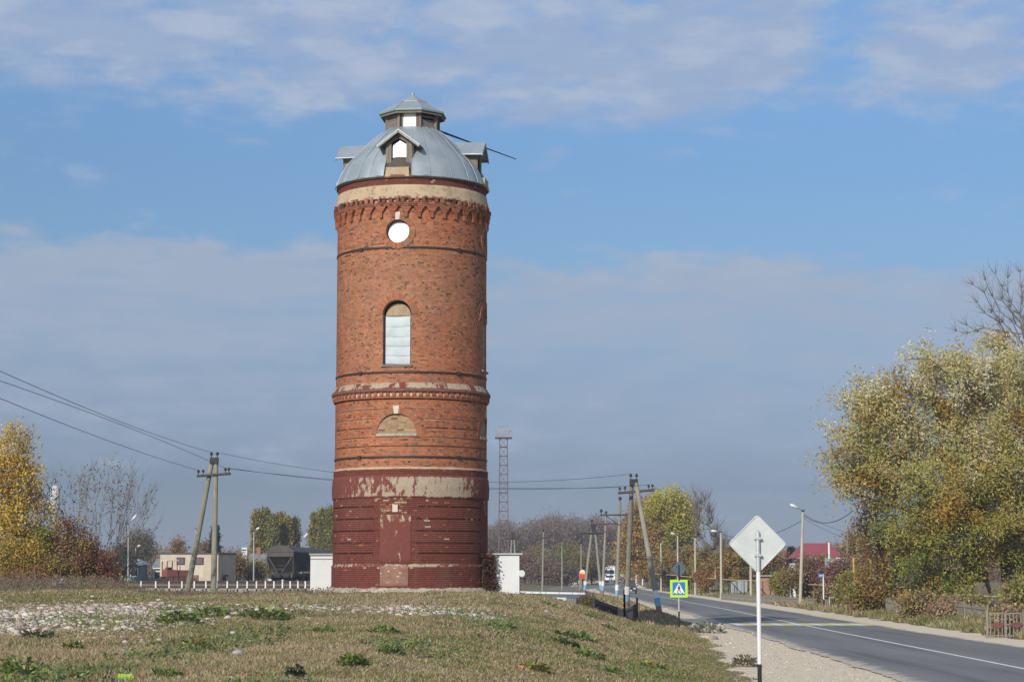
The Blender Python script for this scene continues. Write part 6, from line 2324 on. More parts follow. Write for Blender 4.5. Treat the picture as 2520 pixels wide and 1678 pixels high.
TC = np.array([q[0] for q in tb])
OD = np.array([q[1] / np.linalg.norm(q[1]) for q in tb])
Q0, Q1, S0, S1 = twigs(TC, 9, 1.0, .015, .75, .2, OD * .8)
V, F = edges_mesh(Q0, Q1, S0, S1, 3)
kind(arrmesh('twig', V, F, BARK_G, bt), 'stuff')

# --- shrubs on the far verge
OR_BR = [(.34, .19, .06), (.30, .15, .05), (.38, .24, .07), (.24, .15, .05)]
OLIVE = [(.23, .21, .06), (.29, .23, .07), (.18, .17, .05), (.33, .23, .075)]
MAROON_P = [(.22, .085, .075), (.28, .115, .095), (.17, .075, .065), (.30, .19, .14), (.20, .15, .08)]
YGREEN = [(.30, .27, .05), (.24, .23, .045), (.36, .30, .06), (.17, .18, .04)]
BROWN_L = [(.33, .21, .11), (.39, .26, .15), (.26, .16, .09), (.31, .25, .10), (.43, .31, .19)]
DRY = [(.30, .24, .15), (.24, .18, .11), (.20, .16, .10), (.34, .25, .14)]


def bush(label, u, v, y, ru, rv, rd, pal, n_cl=70, n_leaf=60, L=.2, Wd=.11, group='bushes along the far verge', name='bush', cat='bush', extra=(), sigma=.28, tw=2, r_tip=.012, w=None, bark=None, jit=.2, shell=.35):
    x = XA(u, y)
    g = gz(x, y)
    vb = CY + 0
    stems = []
    m = y / 5030.0
    for i in range(5):
        ox = prng.uniform(-.5, .5) * ru * m
        stems.append([(x + ox * .6, y + prng.uniform(-.3, .3) * rd, g - .1), (x + ox, y, g + .25)])
    return tree(name, label, cat, u, 0, y, [(u, v, ru, rv, rd, 0)] + list(extra), n_cl, n_leaf, sigma, L, Wd, flat_cols(pal, w), group=group, stems=stems, r_tip=r_tip, tw=tw, tw_L=.7, tw_r=.009, k=4, up=.2, bark=bark, jit=jit, shell=shell)


tree('small_tree', 'orange brown leaved tree wrapping the weathered concrete pole', 'tree', 2165, 1490, 129, [(2160, 1290, 55, 60, 1.5, 0), (2185, 1370, 60, 70, 1.8, 0), (2150, 1430, 45, 50, 1.5, -1)], 110, 62, .3, .2, .10, flat_cols(OR_BR + [(.25, .21, .05)]), r_tip=.014, tw=2, tw_L=.7, tw_r=.01)
bush('tangled brown bush at the foot of the weathered concrete pole', 2140, 1470, 130, 55, 38, 1.6, OLIVE + BROWN_L[:2] + YGREEN[:2], 80)
bush('rusty dry bush behind the half hidden picket fence', 2215, 1475, 128, 48, 32, 1.6, BROWN_L[:2] + OLIVE + YGREEN[:2], 70)
bush('dark olive undergrowth bush between pole and leaning willow trunk', 2290, 1470, 127, 70, 52, 2, W_LO + YGREEN[:2], 120)
bush('bright yellow little bush under the gas pipe', 2232, 1473, 117, 14, 15, .4, [(.55, .42, .05), (.48, .38, .05)], 18, 40, .14, .08, sigma=.13)
bush('leafy brown and olive bush in front of the willow trunks', 2375, 1502, 112, 55, 34, 1.5, BROWN_L[:3] + OLIVE + W_LO[:2], 80, 60, .17, .12)
bush('pinkish dry leaf bush hanging over the half hidden pickets', 2345, 1515, 108, 48, 30, 1.2, BROWN_L + [(.36, .22, .15)], 80, 55, .16, .12)
bush('dry bush growing through the garden fence with red diamonds', 2490, 1535, 86, 60, 40, .8, BROWN_L + [(.36, .25, .17), (.34, .28, .06)], 85, 38, .15, .11, sigma=.22)
bush('green tangle behind the garden fence posts', 2525, 1480, 96, 55, 50, 1.4, W_LO + BROWN_L, 80, 50, .17, .1)
bush('yellow green bush beside the bent grey handrail', 2088, 1452, 146, 32, 40, 1.2, YGREEN, 70, 60)
bush('dark maroon bush right beside the tall lamp post', 1996, 1425, 172, 30, 48, 1.4, MAROON_P, 80, 60)
bush('wide maroon bush before the corrugated fence', 2080, 1415, 160, 55, 42, 1.8, MAROON_P, 120, 60)
bush('greyish maroon bush between the two yellow posts', 2124, 1410, 156, 24, 40, 1.2, MAROON_P + [(.30, .24, .20)], 60, 55)
bush('low brown weeds bush at the foot of the maroon bushes', 2050, 1466, 152, 45, 16, 1, BROWN_L + OLIVE, 50, 50)
bush('yellow and green bush under the gas pipe near the step', 1925, 1436, 186, 28, 22, 1.2, YGREEN, 60, 55)
bush('mixed rusty bush at the house with the small red roof', 1905, 1395, 226, 50, 34, 2, MAROON_P + OLIVE, 100, 60, .26, .14)
bush('brown bush behind the sheet metal gate', 1800, 1390, 238, 45, 50, 2, OR_BR + OLIVE, 100, 60, .28, .15)
bush('tall russet bush behind the level street lamp', 1850, 1375, 248, 48, 55, 2.2, BROWN_L + MAROON_P, 110, 60, .28, .15)
bush('olive bush behind the bare pale posts', 1740, 1395, 258, 40, 42, 2, OLIVE + OR_BR, 90, 60, .28, .15)
bush('orange bush below the pipe loop', 1733, 1425, 248, 25, 22, 1.4, OR_BR, 50, 50, .26, .14)
bush('dark green bush behind the small dark diamond', 1652, 1408, 296, 24, 30, 1.6, [(.05, .06, .02), (.08, .07, .025), (.10, .07, .03)], 60, 55, .28, .15)
bush('rust coloured bush along the pipe near the bend', 1622, 1405, 332, 30, 26, 1.8, OR_BR + OLIVE, 70, 55, .3, .16)
bush('yellowish hedge bush on the bend beyond the lorry', 1596, 1400, 380, 30, 30, 2.5, OLIVE + OR_BR, 80, 60, .36, .2)


def conifer(label, u, vb, vt, y, hw_px, name='fir_tree', pal=((.03, .045, .03), (.045, .06, .035), (.025, .035, .025))):
    x = XA(u, y)
    g = gz(x, y)
    t = thing(name, label, 'tree', (x, y, g))
    zt = P(u, vt, y).z
    m = y / 5030.0
    MB().tube([(x, y, g - .2), (x, y, zt)], [.18, .03], 7).build('trunk', BARK, t)
    c_, P0, P1 = [], [], []
    nl = 16
    for i in range(nl):
        f = i / nl
        z = g + .8 + (zt - g - .9) * f
        r = hw_px * m * (1 - f) ** .85 * prng.uniform(.8, 1.15) + .12
        for j in range(9):
            a = prng.uniform(0, 6.28)
            for q in (.35, .65, .95):
                c_.append((x + math.cos(a) * r * q, y + math.sin(a) * r * q, z - .25 * r * q + .12 * q * q * r))
            P0.append((x, y, z))
            P1.append((x + math.cos(a) * r, y + math.sin(a) * r, z - .15 * r))
    V, F = edges_mesh(P0, P1, np.full(len(P0), .03), np.full(len(P0), .01), 3)
    kind(arrmesh('branch', V, F, BARK, t), 'stuff')
    V, F, C_ = leaves(np.array(c_), 26, .17, .34, .10, pick_cols(len(c_), pal), (0, 0, -.4), .2)
    put_crown(t, V, F, C_)
    return t


conifer('dark fir tree half hidden by the straight pole leg', 529, 1425, 1288, 285, 25)
conifer('dark evergreen beside the small red roof corner', 1950, 1425, 1345, 226, 18)

# --- trees at the bend
tree('autumn_tree', 'russet leaved tree at the bend behind the roadside poles', 'tree', 1628, 1434, 350, [(1585, 1320, 52, 66, 4.5, -3), (1556, 1362, 36, 52, 3.5, -4), (1625, 1350, 50, 72, 4.5, -5), (1592, 1262, 42, 38, 3.5, -4)], 330, 75, .7, .42, .25, flat_cols([(.42, .25, .07), (.35, .20, .06), (.48, .30, .08), (.28, .18, .07)]), r_tip=.03, tw=2, tw_L=1.4, tw_r=.025)
tree('autumn_tree', 'big yellow green crowned tree standing highest at the bend', 'tree', 1662, 1436, 335, [(1648, 1250, 55, 40, 4, 0), (1680, 1295, 36, 44, 3.5, 0), (1668, 1340, 32, 30, 3, 0, .6)], 190, 70, .8, .42, .25, lerp_cols([(.17, .18, .035), (.23, .21, .045), (.12, .13, .03)], [(.50, .42, .055), (.45, .38, .055), (.38, .35, .06)], 5, 12), r_tip=.032)
bush('thick brown undergrowth below the yellow crown', 1690, 1390, 292, 60, 45, 3.5, OLIVE + OR_BR + BROWN_L, 130, 60, .36, .2)
bush('olive brown thicket left of the crossing sign lamp', 1645, 1398, 330, 36, 38, 3, OR_BR + OLIVE, 90, 60, .36, .2)
tree('bare_tree', 'tall grey leafless tree beside the yellow crowned one', 'tree', 1748, 1438, 305, [(1728, 1265, 28, 48, 2.5, 0), (1745, 1320, 32, 50, 2.5, 0), (1715, 1240, 16, 24, 1.5, 0), (1765, 1350, 22, 40, 2, 0)], 70, 0, 0, 0, 0, None, fork=.45, r_tip=.04, bark=BARK_G, tw=9, tw_L=2.0, tw_r=.03, k=5)
tree('small_tree', 'thin brownish tree in the gap beside the red roof', 'tree', 2115, 1430, 230, [(2125, 1335, 40, 40, 2.5, 0), (2100, 1370, 40, 35, 2.5, 0)], 90, 45, .5, .34, .16, flat_cols(BROWN_L + OR_BR), r_tip=.018, tw=3, tw_L=1.2, tw_r=.016)

# --- far wood and thickets
def mass(name, label, spans, y, n_cl, n_leaf, sigma, L, Wd, pal, depth, base_v=1432, axis=(0, 0, 1), axmix=.4, w=None):
    """A wood or thicket that reads as one mass: many crowns along a line; spans: (u, v_top)."""
    us = np.array([s[0] for s in spans], float)
    vt = np.array([s[1] for s in spans], float)
    uu = prng.uniform(us[0], us[-1], n_cl)
    yy_ = y + prng.uniform(0, depth, n_cl)
    tops = np.interp(uu, us, vt) + 5 * np.sin(uu * .11) + 3 * np.sin(uu * .31 + 1)
    vv = base_v - (base_v - tops) * (prng.random(n_cl) ** .62)
    pts = np.array([P(a, b, c) for a, b, c in zip(uu, vv, yy_)])
    V, F, C_ = leaves(pts, n_leaf, sigma, L, Wd, pick_cols(n_cl, pal, w), axis, axmix)
    o = arrmesh(name, V, F, LEAF, None, C=C_)
    o['label'] = label
    return kind(o, 'stuff')


GREYW = [(.20, .15, .12), (.24, .18, .145), (.16, .125, .105), (.22, .15, .11)]
mass('woods', 'far leafless wood behind the mast', [(1180, 1320), (1240, 1298), (1290, 1312), (1335, 1288), (1370, 1283), (1420, 1296), (1480, 1290), (1530, 1300), (1590, 1330)], 600, 1500, 80, 1.3, 1.3, .2, GREYW, 60, 1432, (0, 0, 1), .55)
mass('woods', 'far treeline beyond the houses', [(1560, 1385), (1700, 1378), (1850, 1385), (1920, 1372), (2000, 1378), (2100, 1350), (2200, 1345), (2350, 1360), (2560, 1370)], 470, 1500, 60, 1.3, 1.0, .3, GREYW + OR_BR[:2] + BROWN_L[:2], 60)
mass('woods', 'far treeline beyond the station', [(-60, 1390), (120, 1380), (300, 1372), (345, 1352), (420, 1378), (520, 1380), (600, 1372), (700, 1385), (860, 1378)], 460, 1300, 60, 1.2, 1.0, .3, GREYW + OR_BR[:1] + BROWN_L[:2] + OLIVE[:2], 60)
for lab, u, v, ru, rv, y, pal in (('yellow green thicket tree in the middle of the far bushes', 1398, 1370, 30, 30, 430, [(.21, .19, .05), (.26, .21, .06), (.17, .15, .05)]),
                                  ('orange olive bush next to the lattice mast', 1315, 1372, 26, 24, 440, [(.26, .18, .06), (.22, .16, .05)]),
                                  ('pale grey green willow bush among the far brown thicket', 1355, 1385, 26, 26, 425, [(.22, .20, .11), (.25, .22, .12)]),
                                  ('russet brown thicket bush beside the white shed', 1295, 1395, 26, 30, 415, [(.20, .12, .08), (.23, .14, .09)]),
                                  ('yellowish thicket bush behind the red board', 1425, 1392, 26, 28, 410, [(.23, .19, .06), (.20, .15, .06)]),
                                  ('brown thicket bush behind the thin bare pole', 1340, 1405, 32, 24, 405, [(.19, .12, .08), (.17, .12, .07)]),
                                  ('dull brown thicket bush behind the distant A-frame pole', 1460, 1395, 28, 30, 420, [(.17, .12, .08), (.15, .11, .07), (.2, .15, .07)]),
                                  ('greenish thicket bush behind the lorry', 1500, 1392, 30, 34, 500, [(.12, .12, .07), (.15, .13, .07)]),
                                  ('brown thicket bush low under the dark pole', 1385, 1412, 34, 20, 400, [(.18, .12, .08), (.16, .12, .07)])):
    bush(lab, u, v, y, ru, rv, 3.5, pal, 90, 55, .45, .22, group='thicket at the edge of the far wood', sigma=.6, tw=2, r_tip=.02)

# --- birch side
GOLD = [(.64, .44, .06), (.57, .37, .05), (.68, .50, .09), (.46, .29, .055)]
tree('birch_tree', 'golden leaved birch with a slim pale trunk before the station', 'tree', 28, 1452, 104, [(35, 1105, 42, 55, 1.2, 0), (30, 1190, 70, 70, 1.8, 0), (50, 1270, 75, 70, 2.0, 0), (10, 1300, 80, 90, 2.0, 0), (-40, 1200, 60, 120, 2, 0)], 330, 62, .27, .14, .095, lerp_cols([(.42, .30, .05), (.36, .28, .05), (.52, .34, .06)], GOLD, 1.5, 5.0), r_tip=.013, bark=pm('birch_bark', (0.52, 0.50, 0.46), (0.22, 0.20, 0.18), 2, 0.8, 0, 0.2, (1, 1, 5)), fork=.75, tw=2, tw_L=.6, tw_r=.007)
bush('amber and green lower growth under the golden birch', 45, 1390, 101, 75, 62, 1.8, [(.52, .33, .05), (.42, .28, .05), (.28, .26, .05), (.56, .38, .07)], 190, 52, .13, .085, group='shrubs before the station', sigma=.24)
bush('bright green yellow young bush between birch and maroon shrub', 108, 1345, 103, 30, 55, 1.1, [(.27, .29, .04), (.38, .35, .05), (.20, .23, .04)], 80, 50, .13, .085, group='shrubs before the station', sigma=.22)
bush('orange brown dry growth at the foot of the birch', 70, 1425, 99, 70, 26, 1.2, [(.34, .16, .045), (.42, .22, .05), (.28, .14, .04)], 100, 50, .12, .07, group='shrubs before the station', sigma=.2)
MIXM = [(.18, .05, .055), (.15, .045, .05), (.44, .32, .07), (.36, .24, .06), (.26, .10, .06), (.40, .28, .06)]
bush('dense maroon and yellow shrub with leaves to the ground', 200, 1385, 103, 80, 68, 1.8, MIXM, 190, 42, .13, .085, group='shrubs before the station', sigma=.22, extra=[(255, 1410, 55, 45, 1.4, 0), (165, 1320, 45, 55, 1.3, 0)], tw=3)
xm = XA(245, 106)
gm_ = gz(xm, 106)
shrub = thing('bare_shrub', 'tall sparse shrub fanning bare grey twigs over the maroon leaves', 'shrub', (xm, 106, gm_))
tips, S = [], []
for i in range(36):
    u1 = prng.uniform(95, 430) if i % 3 else prng.uniform(210, 400)
    v1 = np.interp(u1, [95, 170, 240, 330, 390, 430], [1210, 1135, 1125, 1150, 1215, 1290]) + abs(prng.normal(0, 45))
    e = np.array(P(u1, v1, 106 + prng.normal(0, .8)))
    b0 = np.array((xm + prng.uniform(-.9, .7) + (u1 - 245) / 5030 * 106 * .18, 106 + prng.normal(0, .3), gm_ + prng.uniform(0, .5)))
    q = [b0 + (e - b0) * f + np.array((0, 0, .5)) * math.sin(math.pi * f) * .35 + prng.normal(0, .05, 3) * (f > 0) for f in (0, .25, .5, .75, 1)]
    S.append(q)
    tips += [(q[2], e - b0), (q[3], e - b0), (q[3] * .5 + q[4] * .5, e - b0), (q[4], e - b0)]
Pa = np.concatenate([np.array(q[:-1]) for q in S])
Pb = np.concatenate([np.array(q[1:]) for q in S])
ra = np.tile([.017, .013, .009, .006], len(S))
V, F = edges_mesh(Pa, Pb, ra, np.tile([.013, .009, .006, .003], len(S)), 4)
arrmesh('stem', V, F, BARK_G, shrub)
TC = np.array([t_[0] for t_ in tips])
OD = np.array([t_[1] / np.linalg.norm(t_[1]) for t_ in tips])
Q0, Q1, S0, S1 = twigs(TC, 6, .75, .0052, .5, .15, OD * .9)
V, F = edges_mesh(Q0, Q1, S0, S1, 3)
kind(arrmesh('twig', V, F, BARK_G, shrub), 'stuff')
lf = TC[TC[:, 0] < XA(330, 106)]
prob = np.interp(lf[:, 0], [XA(100, 106), XA(210, 106), XA(330, 106)], [1, .75, .12])
lf = lf[prng.random(len(lf)) < prob]
V, F, C = leaves(lf, 16, .26, .12, .08, pick_cols(len(lf), [(.34, .25, .07), (.28, .24, .06), (.24, .14, .06), (.16, .09, .06)]))
put_crown(shrub, V, F, C, 'foliage')
lf2 = TC[prng.random(len(TC)) < .5]
V, F, C = leaves(lf2, 3, .3, .12, .09, pick_cols(len(lf2), [(.14, .08, .05), (.10, .07, .05)]))
kind(put_crown(shrub, V, F, C, 'last_leaf'), 'stuff')
bush('grey twiggy tree behind the lamp masts', 345, 1345, 320, 38, 36, 3, [(.17, .14, .12), (.14, .115, .10), (.18, .16, .10)], 110, 50, .4, .14, group='trees behind the station', name='twiggy_tree', cat='tree', sigma=.6, bark=BARK_G)
bush('dark bushy growth between the shrub and the grey twiggy tree', 305, 1375, 280, 26, 40, 2.2, [(.075, .075, .04), (.10, .08, .05), (.12, .08, .05)], 80, 50, .34, .16, group='trees behind the station', sigma=.5)
bush('small orange birch behind the hut roof', 437, 1350, 330, 16, 26, 1.6, [(.34, .19, .07), (.28, .16, .06)], 45, 34, .34, .18, group='trees behind the station', name='small_birch', cat='tree', sigma=.5)
bush('orange brown bush at the door end of the hut', 575, 1390, 270, 26, 28, 2, [(.25, .16, .05), (.20, .13, .05), (.28, .17, .06)], 70, 50, .34, .18, group='trees behind the station', sigma=.5)
bush('yellow olive hedge before the slate-roofed house', 630, 1405, 275, 45, 20, 1.6, [(.24, .19, .045), (.19, .15, .04)], 80, 50, .3, .17, group='trees behind the station', sigma=.4)
bush('faint orange bushes seen between the two pole legs', 505, 1352, 340, 16, 18, 1.6, [(.28, .17, .08), (.22, .15, .08)], 40, 34, .34, .18, group='trees behind the station', sigma=.5)


def poplar(label, u, vb, vt, y, hw_px, pal):
    x = XA(u, y)
    g = gz(x, y)
    t = thing('poplar_tree', label, 'tree', (x, y, g), 'tall narrow poplars behind the station')
    zt = P(u, vt, y).z
    m = y / 5030.0
    n = 120
    f = prng.random(n)
    r = hw_px * m * np.interp(f, [0, .15, .45, .75, .9, 1.0], [.55, .9, 1.0, .72, .42, .08]) * (.35 + .65 * prng.random(n) ** .5)
    a = prng.uniform(0, 6.28, n)
    pts = np.c_[x + np.cos(a) * r, y + np.sin(a) * r, g + 1.0 + (zt - g - 1.2) * f]
    MB().tube([(x, y, g - .2), (x, y, g + (zt - g) * .9)], [.28, .04], 7).build('trunk', BARK, t)
    V, F, C_ = leaves(pts, 64, .34, .42, .20, pick_cols(n, pal), (0, 0, 1), .5)
    put_crown(t, V, F, C_)


PG = [(.19, .19, .05), (.24, .22, .06), (.14, .15, .045), (.29, .24, .06)]
PY = [(.36, .27, .06), (.29, .23, .055), (.22, .19, .05)]
for u, vt, hw_, pal, lab in ((631, 1264, 13, PY, 'yellowing poplar at the lamp mast end of the row'), (652, 1258, 15, PG, 'tallest green poplar of the row, second from the lamp mast'), (671, 1276, 13, PG, 'poplar just past the tallest one'), (690, 1272, 14, PY, 'golden poplar in the middle of the row'),
                             (706, 1282, 12, PY, 'thin yellow poplar before the last one'), (723, 1284, 15, [(.10, .10, .035), (.13, .12, .04), (.16, .14, .04)], 'dark rounded poplar ending the row above the wagon'),
                             (775, 1266, 15, PG + PY[:1], 'poplar in the clump nearest the station lamp'), (795, 1262, 15, PG, 'poplar in the middle of the clump by the tower'), (815, 1254, 15, PG, 'poplar touching the tower edge'), (835, 1262, 15, PG, 'poplar half behind the tower')):
    poplar(lab, u, 1420, vt - 6, 330 + prng.uniform(-4, 4), hw_ * .82, pal)

# --- creeper on the tower edge and leaves on the iron fence
cr_n = 240
aa = prng.uniform(66, 76, cr_n)
zz2 = TB + .05 + (P(1213, 1368, 80).z - TB) * prng.random(cr_n)
pts = np.array([pol(a, 3.15 + abs(prng.normal(.04, .10)) + .28 * (a > 69) * prng.random() * (1 - .45 * (z - TB) / 1.5), z) for a, z in zip(aa, zz2)])
cpr = thing('creeper', 'dark reddish dead creeper climbing the shaded edge of the tower', 'creeper', tuple(pts[zz2.argmin()]))
V, F, C_ = leaves(pts, 9, .08, .09, .065, pick_cols(cr_n, [(.12, .04, .03), (.09, .035, .028), (.16, .06, .04), (.07, .05, .03)]), (0, 0, -1), .4)
put_crown(cpr, V, F, C_, 'foliage')
st_ = [[pol(a, 3.15, TB), pol(a + prng.uniform(-4, 4), 3.16, TB + .6), pol(a + prng.uniform(-5, 5), 3.15, TB + 1.3)] for a in (67, 69, 72, 75)]
for s in st_:
    MB().tube(s, [.025, .018, .008], 5).build('stem', BARK, cpr)
bush('yellowing creeper draped over the low iron fence', 1452, 1487, 109, 22, 13, .8, [(.17, .13, .04), (.12, .08, .035), (.28, .22, .06)], 40, 40, .11, .07, group=None, sigma=.14)

# ================================================================== grass, weeds, stones on the bank
def hit(u, v):
    """Ground point seen at photograph position (u, v)."""
    lo, hi = 20.0, 400.0
    yy_ = np.concatenate([np.arange(24, 130, .2), np.arange(130, 400, 2)])
    c, s = math.cos(PITCH), math.sin(PITCH)
    q = v - CY
    d = FPX * c + q * s
    X, Z = (u - CX) / d * yy_, EYE + (FPX * s - q * c) / d * yy_
    below = np.nonzero(Z <= ground_z(X, yy_))[0]
    i = below[0] if len(below) else len(yy_) - 1
    return float(X[i]), float(yy_[i]), float(ground_z(np.array([X[i]]), np.array([yy_[i]]))[0])


def grass(name, n, yr, hr, colmode, xlim, wmul=1.0):
    y = yr[0] * (yr[1] / yr[0]) ** prng.random(n)
    x0, x1 = xlim(y)
    x = x0 + (x1 - x0) * prng.random(n)
    gm = gravel_mask(x, y) if colmode != 'far' else np.zeros(n)
    sm = soil_mask(x, y) * .92 if colmode == 'bank' else np.zeros(n)
    keep = (prng.random(n) > gm * 1.4) & (prng.random(n) > sm * 1.05) & (np.hypot(x - TX, y - TY) > 3.75)
    x, y = x[keep], y[keep]
    n = len(x)
    z = ground_z(x, y)
    tuft = .55 + .45 * vnoise(x, y, 1.4, 101)
    h = prng.uniform(hr[0], hr[1], n) * np.clip(tuft + .35, .35, 1.6)
    if colmode == 'bank':
        h = h * (1 + .5 * sstep(y, 66, 76)) * np.clip((np.hypot(x - TX, y - TY) - 3.2) / 3.0, .3, 1) * (.7 + .9 * np.clip(vnoise(x, y, .45, 171), 0, 1)) * (1 - .35 * (1 - sstep(edge_x(y) - x, 0, 2.0)))
    w = (.010 + .00022 * y) * prng.uniform(.7, 1.4, n) * wmul
    a = prng.uniform(0, 6.28, n)
    lean = prng.normal(0, .55, (n, 2)) * h[:, None]
    b = np.c_[np.cos(a) * w, np.sin(a) * w * .4, np.zeros(n)]
    base = np.c_[x, y, z - .015]
    tip = base + np.c_[lean, h]
    V = np.stack([base - b, base + b, tip], 1).reshape(-1, 3)
    F = np.arange(3 * n).reshape(n, 3)
    green = np.clip(.34 + .75 * vnoise(x, y, .30, 41) + .45 * vnoise(x, y, 1.1, 43) + .5 * sstep(4.0 - (edge_x(y) - x), 0, 3.4) - .2 * sstep(y, 60, 75), 0, 1)
    isg = prng.random(n) < green * .75
    straw = pick_cols(n, [(.43, .345, .20), (.36, .28, .165), (.50, .42, .265), (.28, .215, .12), (.39, .285, .185), (.21, .16, .095)])
    gr = pick_cols(n, [(.15, .175, .05), (.20, .21, .07), (.11, .135, .045), (.26, .25, .10)])
    C = np.where(isg[:, None], gr, straw) * prng.normal(1, .14, (n, 1))
    o = arrmesh(name, V, F, BLADE, None, C=np.clip(C, .01, .9))
    return kind(o, 'stuff')


bank = lambda y: (np.maximum(-.262 * y - 1, -30), np.minimum(edge_x(y) + .9, .262 * y + 1))
bush('mixed yellow and brown growth between birch and maroon shrub', 138, 1410, 100, 42, 38, 1.2, [(.36, .27, .06), (.28, .20, .05), (.22, .12, .05)], 80, 45, .13, .085, group='shrubs before the station', sigma=.22)
bush('brown green bush hiding the foot of the white pillar', 1947, 1422, 170, 24, 24, 1, OLIVE + BROWN_L[:2], 60, 50)
bush('wide maroon bush hiding the wall of the red roofed house', 2010, 1398, 188, 52, 26, 1.6, MAROON_P + OLIVE, 100, 60, .24, .13)
bush('brownish weeds leaning through the half hidden pickets', 2270, 1492, 113, 52, 22, .8, BROWN_L + OLIVE, 70, 50, .16, .11)
grass('grass', 520000, (26, 92), (.035, .12), 'bank', bank)
grass('grass', 90000, (92, 190), (.06, .16), 'bank', lambda y: (np.maximum(-.262 * y - 1, -45), edge_x(y) + .6), 1.6)
grass('grass', 80000, (66, 320), (.10, .42), 'far', lambda y: (road_x(y) + np.interp(y, [0, 58, 92, 140, 230, 350], [6.9, 6.7, 6.0, 6.3, 6.1, 5.9]) + .2, np.minimum(road_x(y) + 16, .262 * y + 2)), 1.8)

# dry weed tangles along the crest
n = 16000
u_ = prng.uniform(-30, 820, n)
yd = prng.uniform(74, 108, n)
xd = XA(0, 1) * 0 + (u_ - CX) / 5030 * yd
dens = np.clip(.5 + .6 * vnoise(xd, yd, .7, 111) + .5 * (u_ < 330), 0, 1)
kp = prng.random(n) < dens
xd, yd = xd[kp], yd[kp]
n = len(xd)
zd = ground_z(xd, yd)
h = prng.uniform(.12, .42, n) * np.clip(.9 + .5 * vnoise(xd, yd, .9, 112), .3, 1.5) * np.interp(-xd / yd, [.10, .17, .20], [.32, .5, 1.15])
P0 = np.c_[xd, yd, zd]
P1 = P0 + np.c_[prng.normal(0, .35, (n, 2)) * h[:, None], h]
V, F = edges_mesh(P0, P1, np.full(n, .009), np.full(n, .004), 3)
cols = np.repeat(pick_cols(n, [(.22, .18, .14), (.28, .21, .15), (.17, .14, .12), (.30, .25, .19)]), 1, 0)
C = np.tile(cols, (3, 1))
kind(arrmesh('dry_weeds', V, F, BLADE, None, C=C), 'stuff')
m_ = prng.random(n) < .25
V, F, C = leaves(P1[m_], 5, .07, .09, .05, pick_cols(m_.sum(), [(.22, .17, .12), (.28, .20, .12), (.16, .14, .08), (.20, .11, .08)]))
kind(arrmesh('dry_weeds', V, F, BLADE, None, C=C), 'stuff')

# small broad-leaved weeds scattered through the grass
n = 26000
y = 27 * (84 / 27) ** prng.random(n)
x0_, x1_ = bank(y)
x = x0_ + (x1_ - x0_) * prng.random(n)
dn = np.clip(-.25 + 1.1 * vnoise(x, y, .8, 151) + .5 * vnoise(x, y, .25, 152), 0, 1) + .9 * np.exp(-((y - 56) / 6) ** 2) * (vnoise(x, y, .9, 153) > .2) * (x < 0)
kp = (prng.random(n) < dn) & (gravel_mask(x, y) < .4)
x, y = x[kp], y[kp]
cen = np.c_[x, y, ground_z(x, y) + prng.uniform(.01, .08, len(x))]
V, F, C = leaves(cen, 5, .045, .075, .045, pick_cols(len(x), [(.16, .21, .06), (.20, .25, .075), (.12, .16, .05), (.26, .27, .09), (.11, .14, .07)]), (0, 0, .6), .3)
kind(arrmesh('ground_weeds', V, F, LEAF, None, C=C), 'stuff')

# stones: loose rubble as one mass, the larger ones one by one
STONEM = NT('lime_stone')
nS = STONEM.noise(6, 4)
LSTONE = STONEM.done(STONEM.mix(STONEM.step(nS, .35, .7), STONEM.attr('Col'), STONEM.mix(.5, STONEM.attr('Col'), (.2, .17, .14))), .95)


def stone_arrays(c, r, flat):
    t = (1 + 5 ** .5) / 2
    ico = np.array([(-1, t, 0), (1, t, 0), (-1, -t, 0), (1, -t, 0), (0, -1, t), (0, 1, t), (0, -1, -t), (0, 1, -t), (t, 0, -1), (t, 0, 1), (-t, 0, -1), (-t, 0, 1)], float) / math.hypot(1, t)
    fi = np.array([(0, 11, 5), (0, 5, 1), (0, 1, 7), (0, 7, 10), (0, 10, 11), (1, 5, 9), (5, 11, 4), (11, 10, 2), (10, 7, 6), (7, 1, 8), (3, 9, 4), (3, 4, 2), (3, 2, 6), (3, 6, 8), (3, 8, 9), (4, 9, 5), (2, 4, 11), (6, 2, 10), (8, 6, 7), (9, 8, 1)])
    n = len(c)
    V = ico[None] * prng.uniform(.65, 1.25, (n, 12, 1)) * (np.asarray(r)[:, None, None] * np.stack([prng.uniform(.8, 1.4, n), prng.uniform(.8, 1.4, n), np.full(n, flat)], 1)[:, None, :])
    V = V + np.asarray(c)[:, None, :]
    F = (fi[None] + (np.arange(n) * 12)[:, None, None]).reshape(-1, 3)
    return V.reshape(-1, 3), F


n = 120000
y = prng.uniform(30, 72, n)
x = prng.uniform(-20, 0, n)
kp = (prng.random(n) < soil_mask(x, y) ** 1.2 * np.clip(.6 + .5 * vnoise(x, y, 1.3, 131), .08, 1)) & (np.abs(x) < .262 * y + 1)
x, y = x[kp], y[kp]
r = prng.gamma(1.25, .020, len(x)) + .010
V, F = stone_arrays(np.c_[x, y, ground_z(x, y) + r * .15], r, .6)
C = np.repeat(pick_cols(len(x), [(.62, .54, .46), (.50, .42, .34), (.70, .62, .54), (.36, .29, .23), (.55, .45, .38)]) * prng.normal(1, .1, (len(x), 1)), 20, 0)
kind(arrmesh('rubble', V, F, LSTONE, None, C=C), 'stuff')
n = 9000
y = 30 * (110 / 30) ** prng.random(n)
x = edge_x(y) + prng.uniform(-.4, 4.2, n) * np.interp(y, [30, 110], [1.0, .6])
r = prng.gamma(1.4, .0055, n) + .004
V, F = stone_arrays(np.c_[x, y, np.maximum(ground_z(x, y), ROADZ) + r * .2], r, .6)
C = np.repeat(pick_cols(n, [(.70, .63, .52), (.58, .50, .40), (.76, .70, .60), (.42, .36, .29)]), 20, 0)
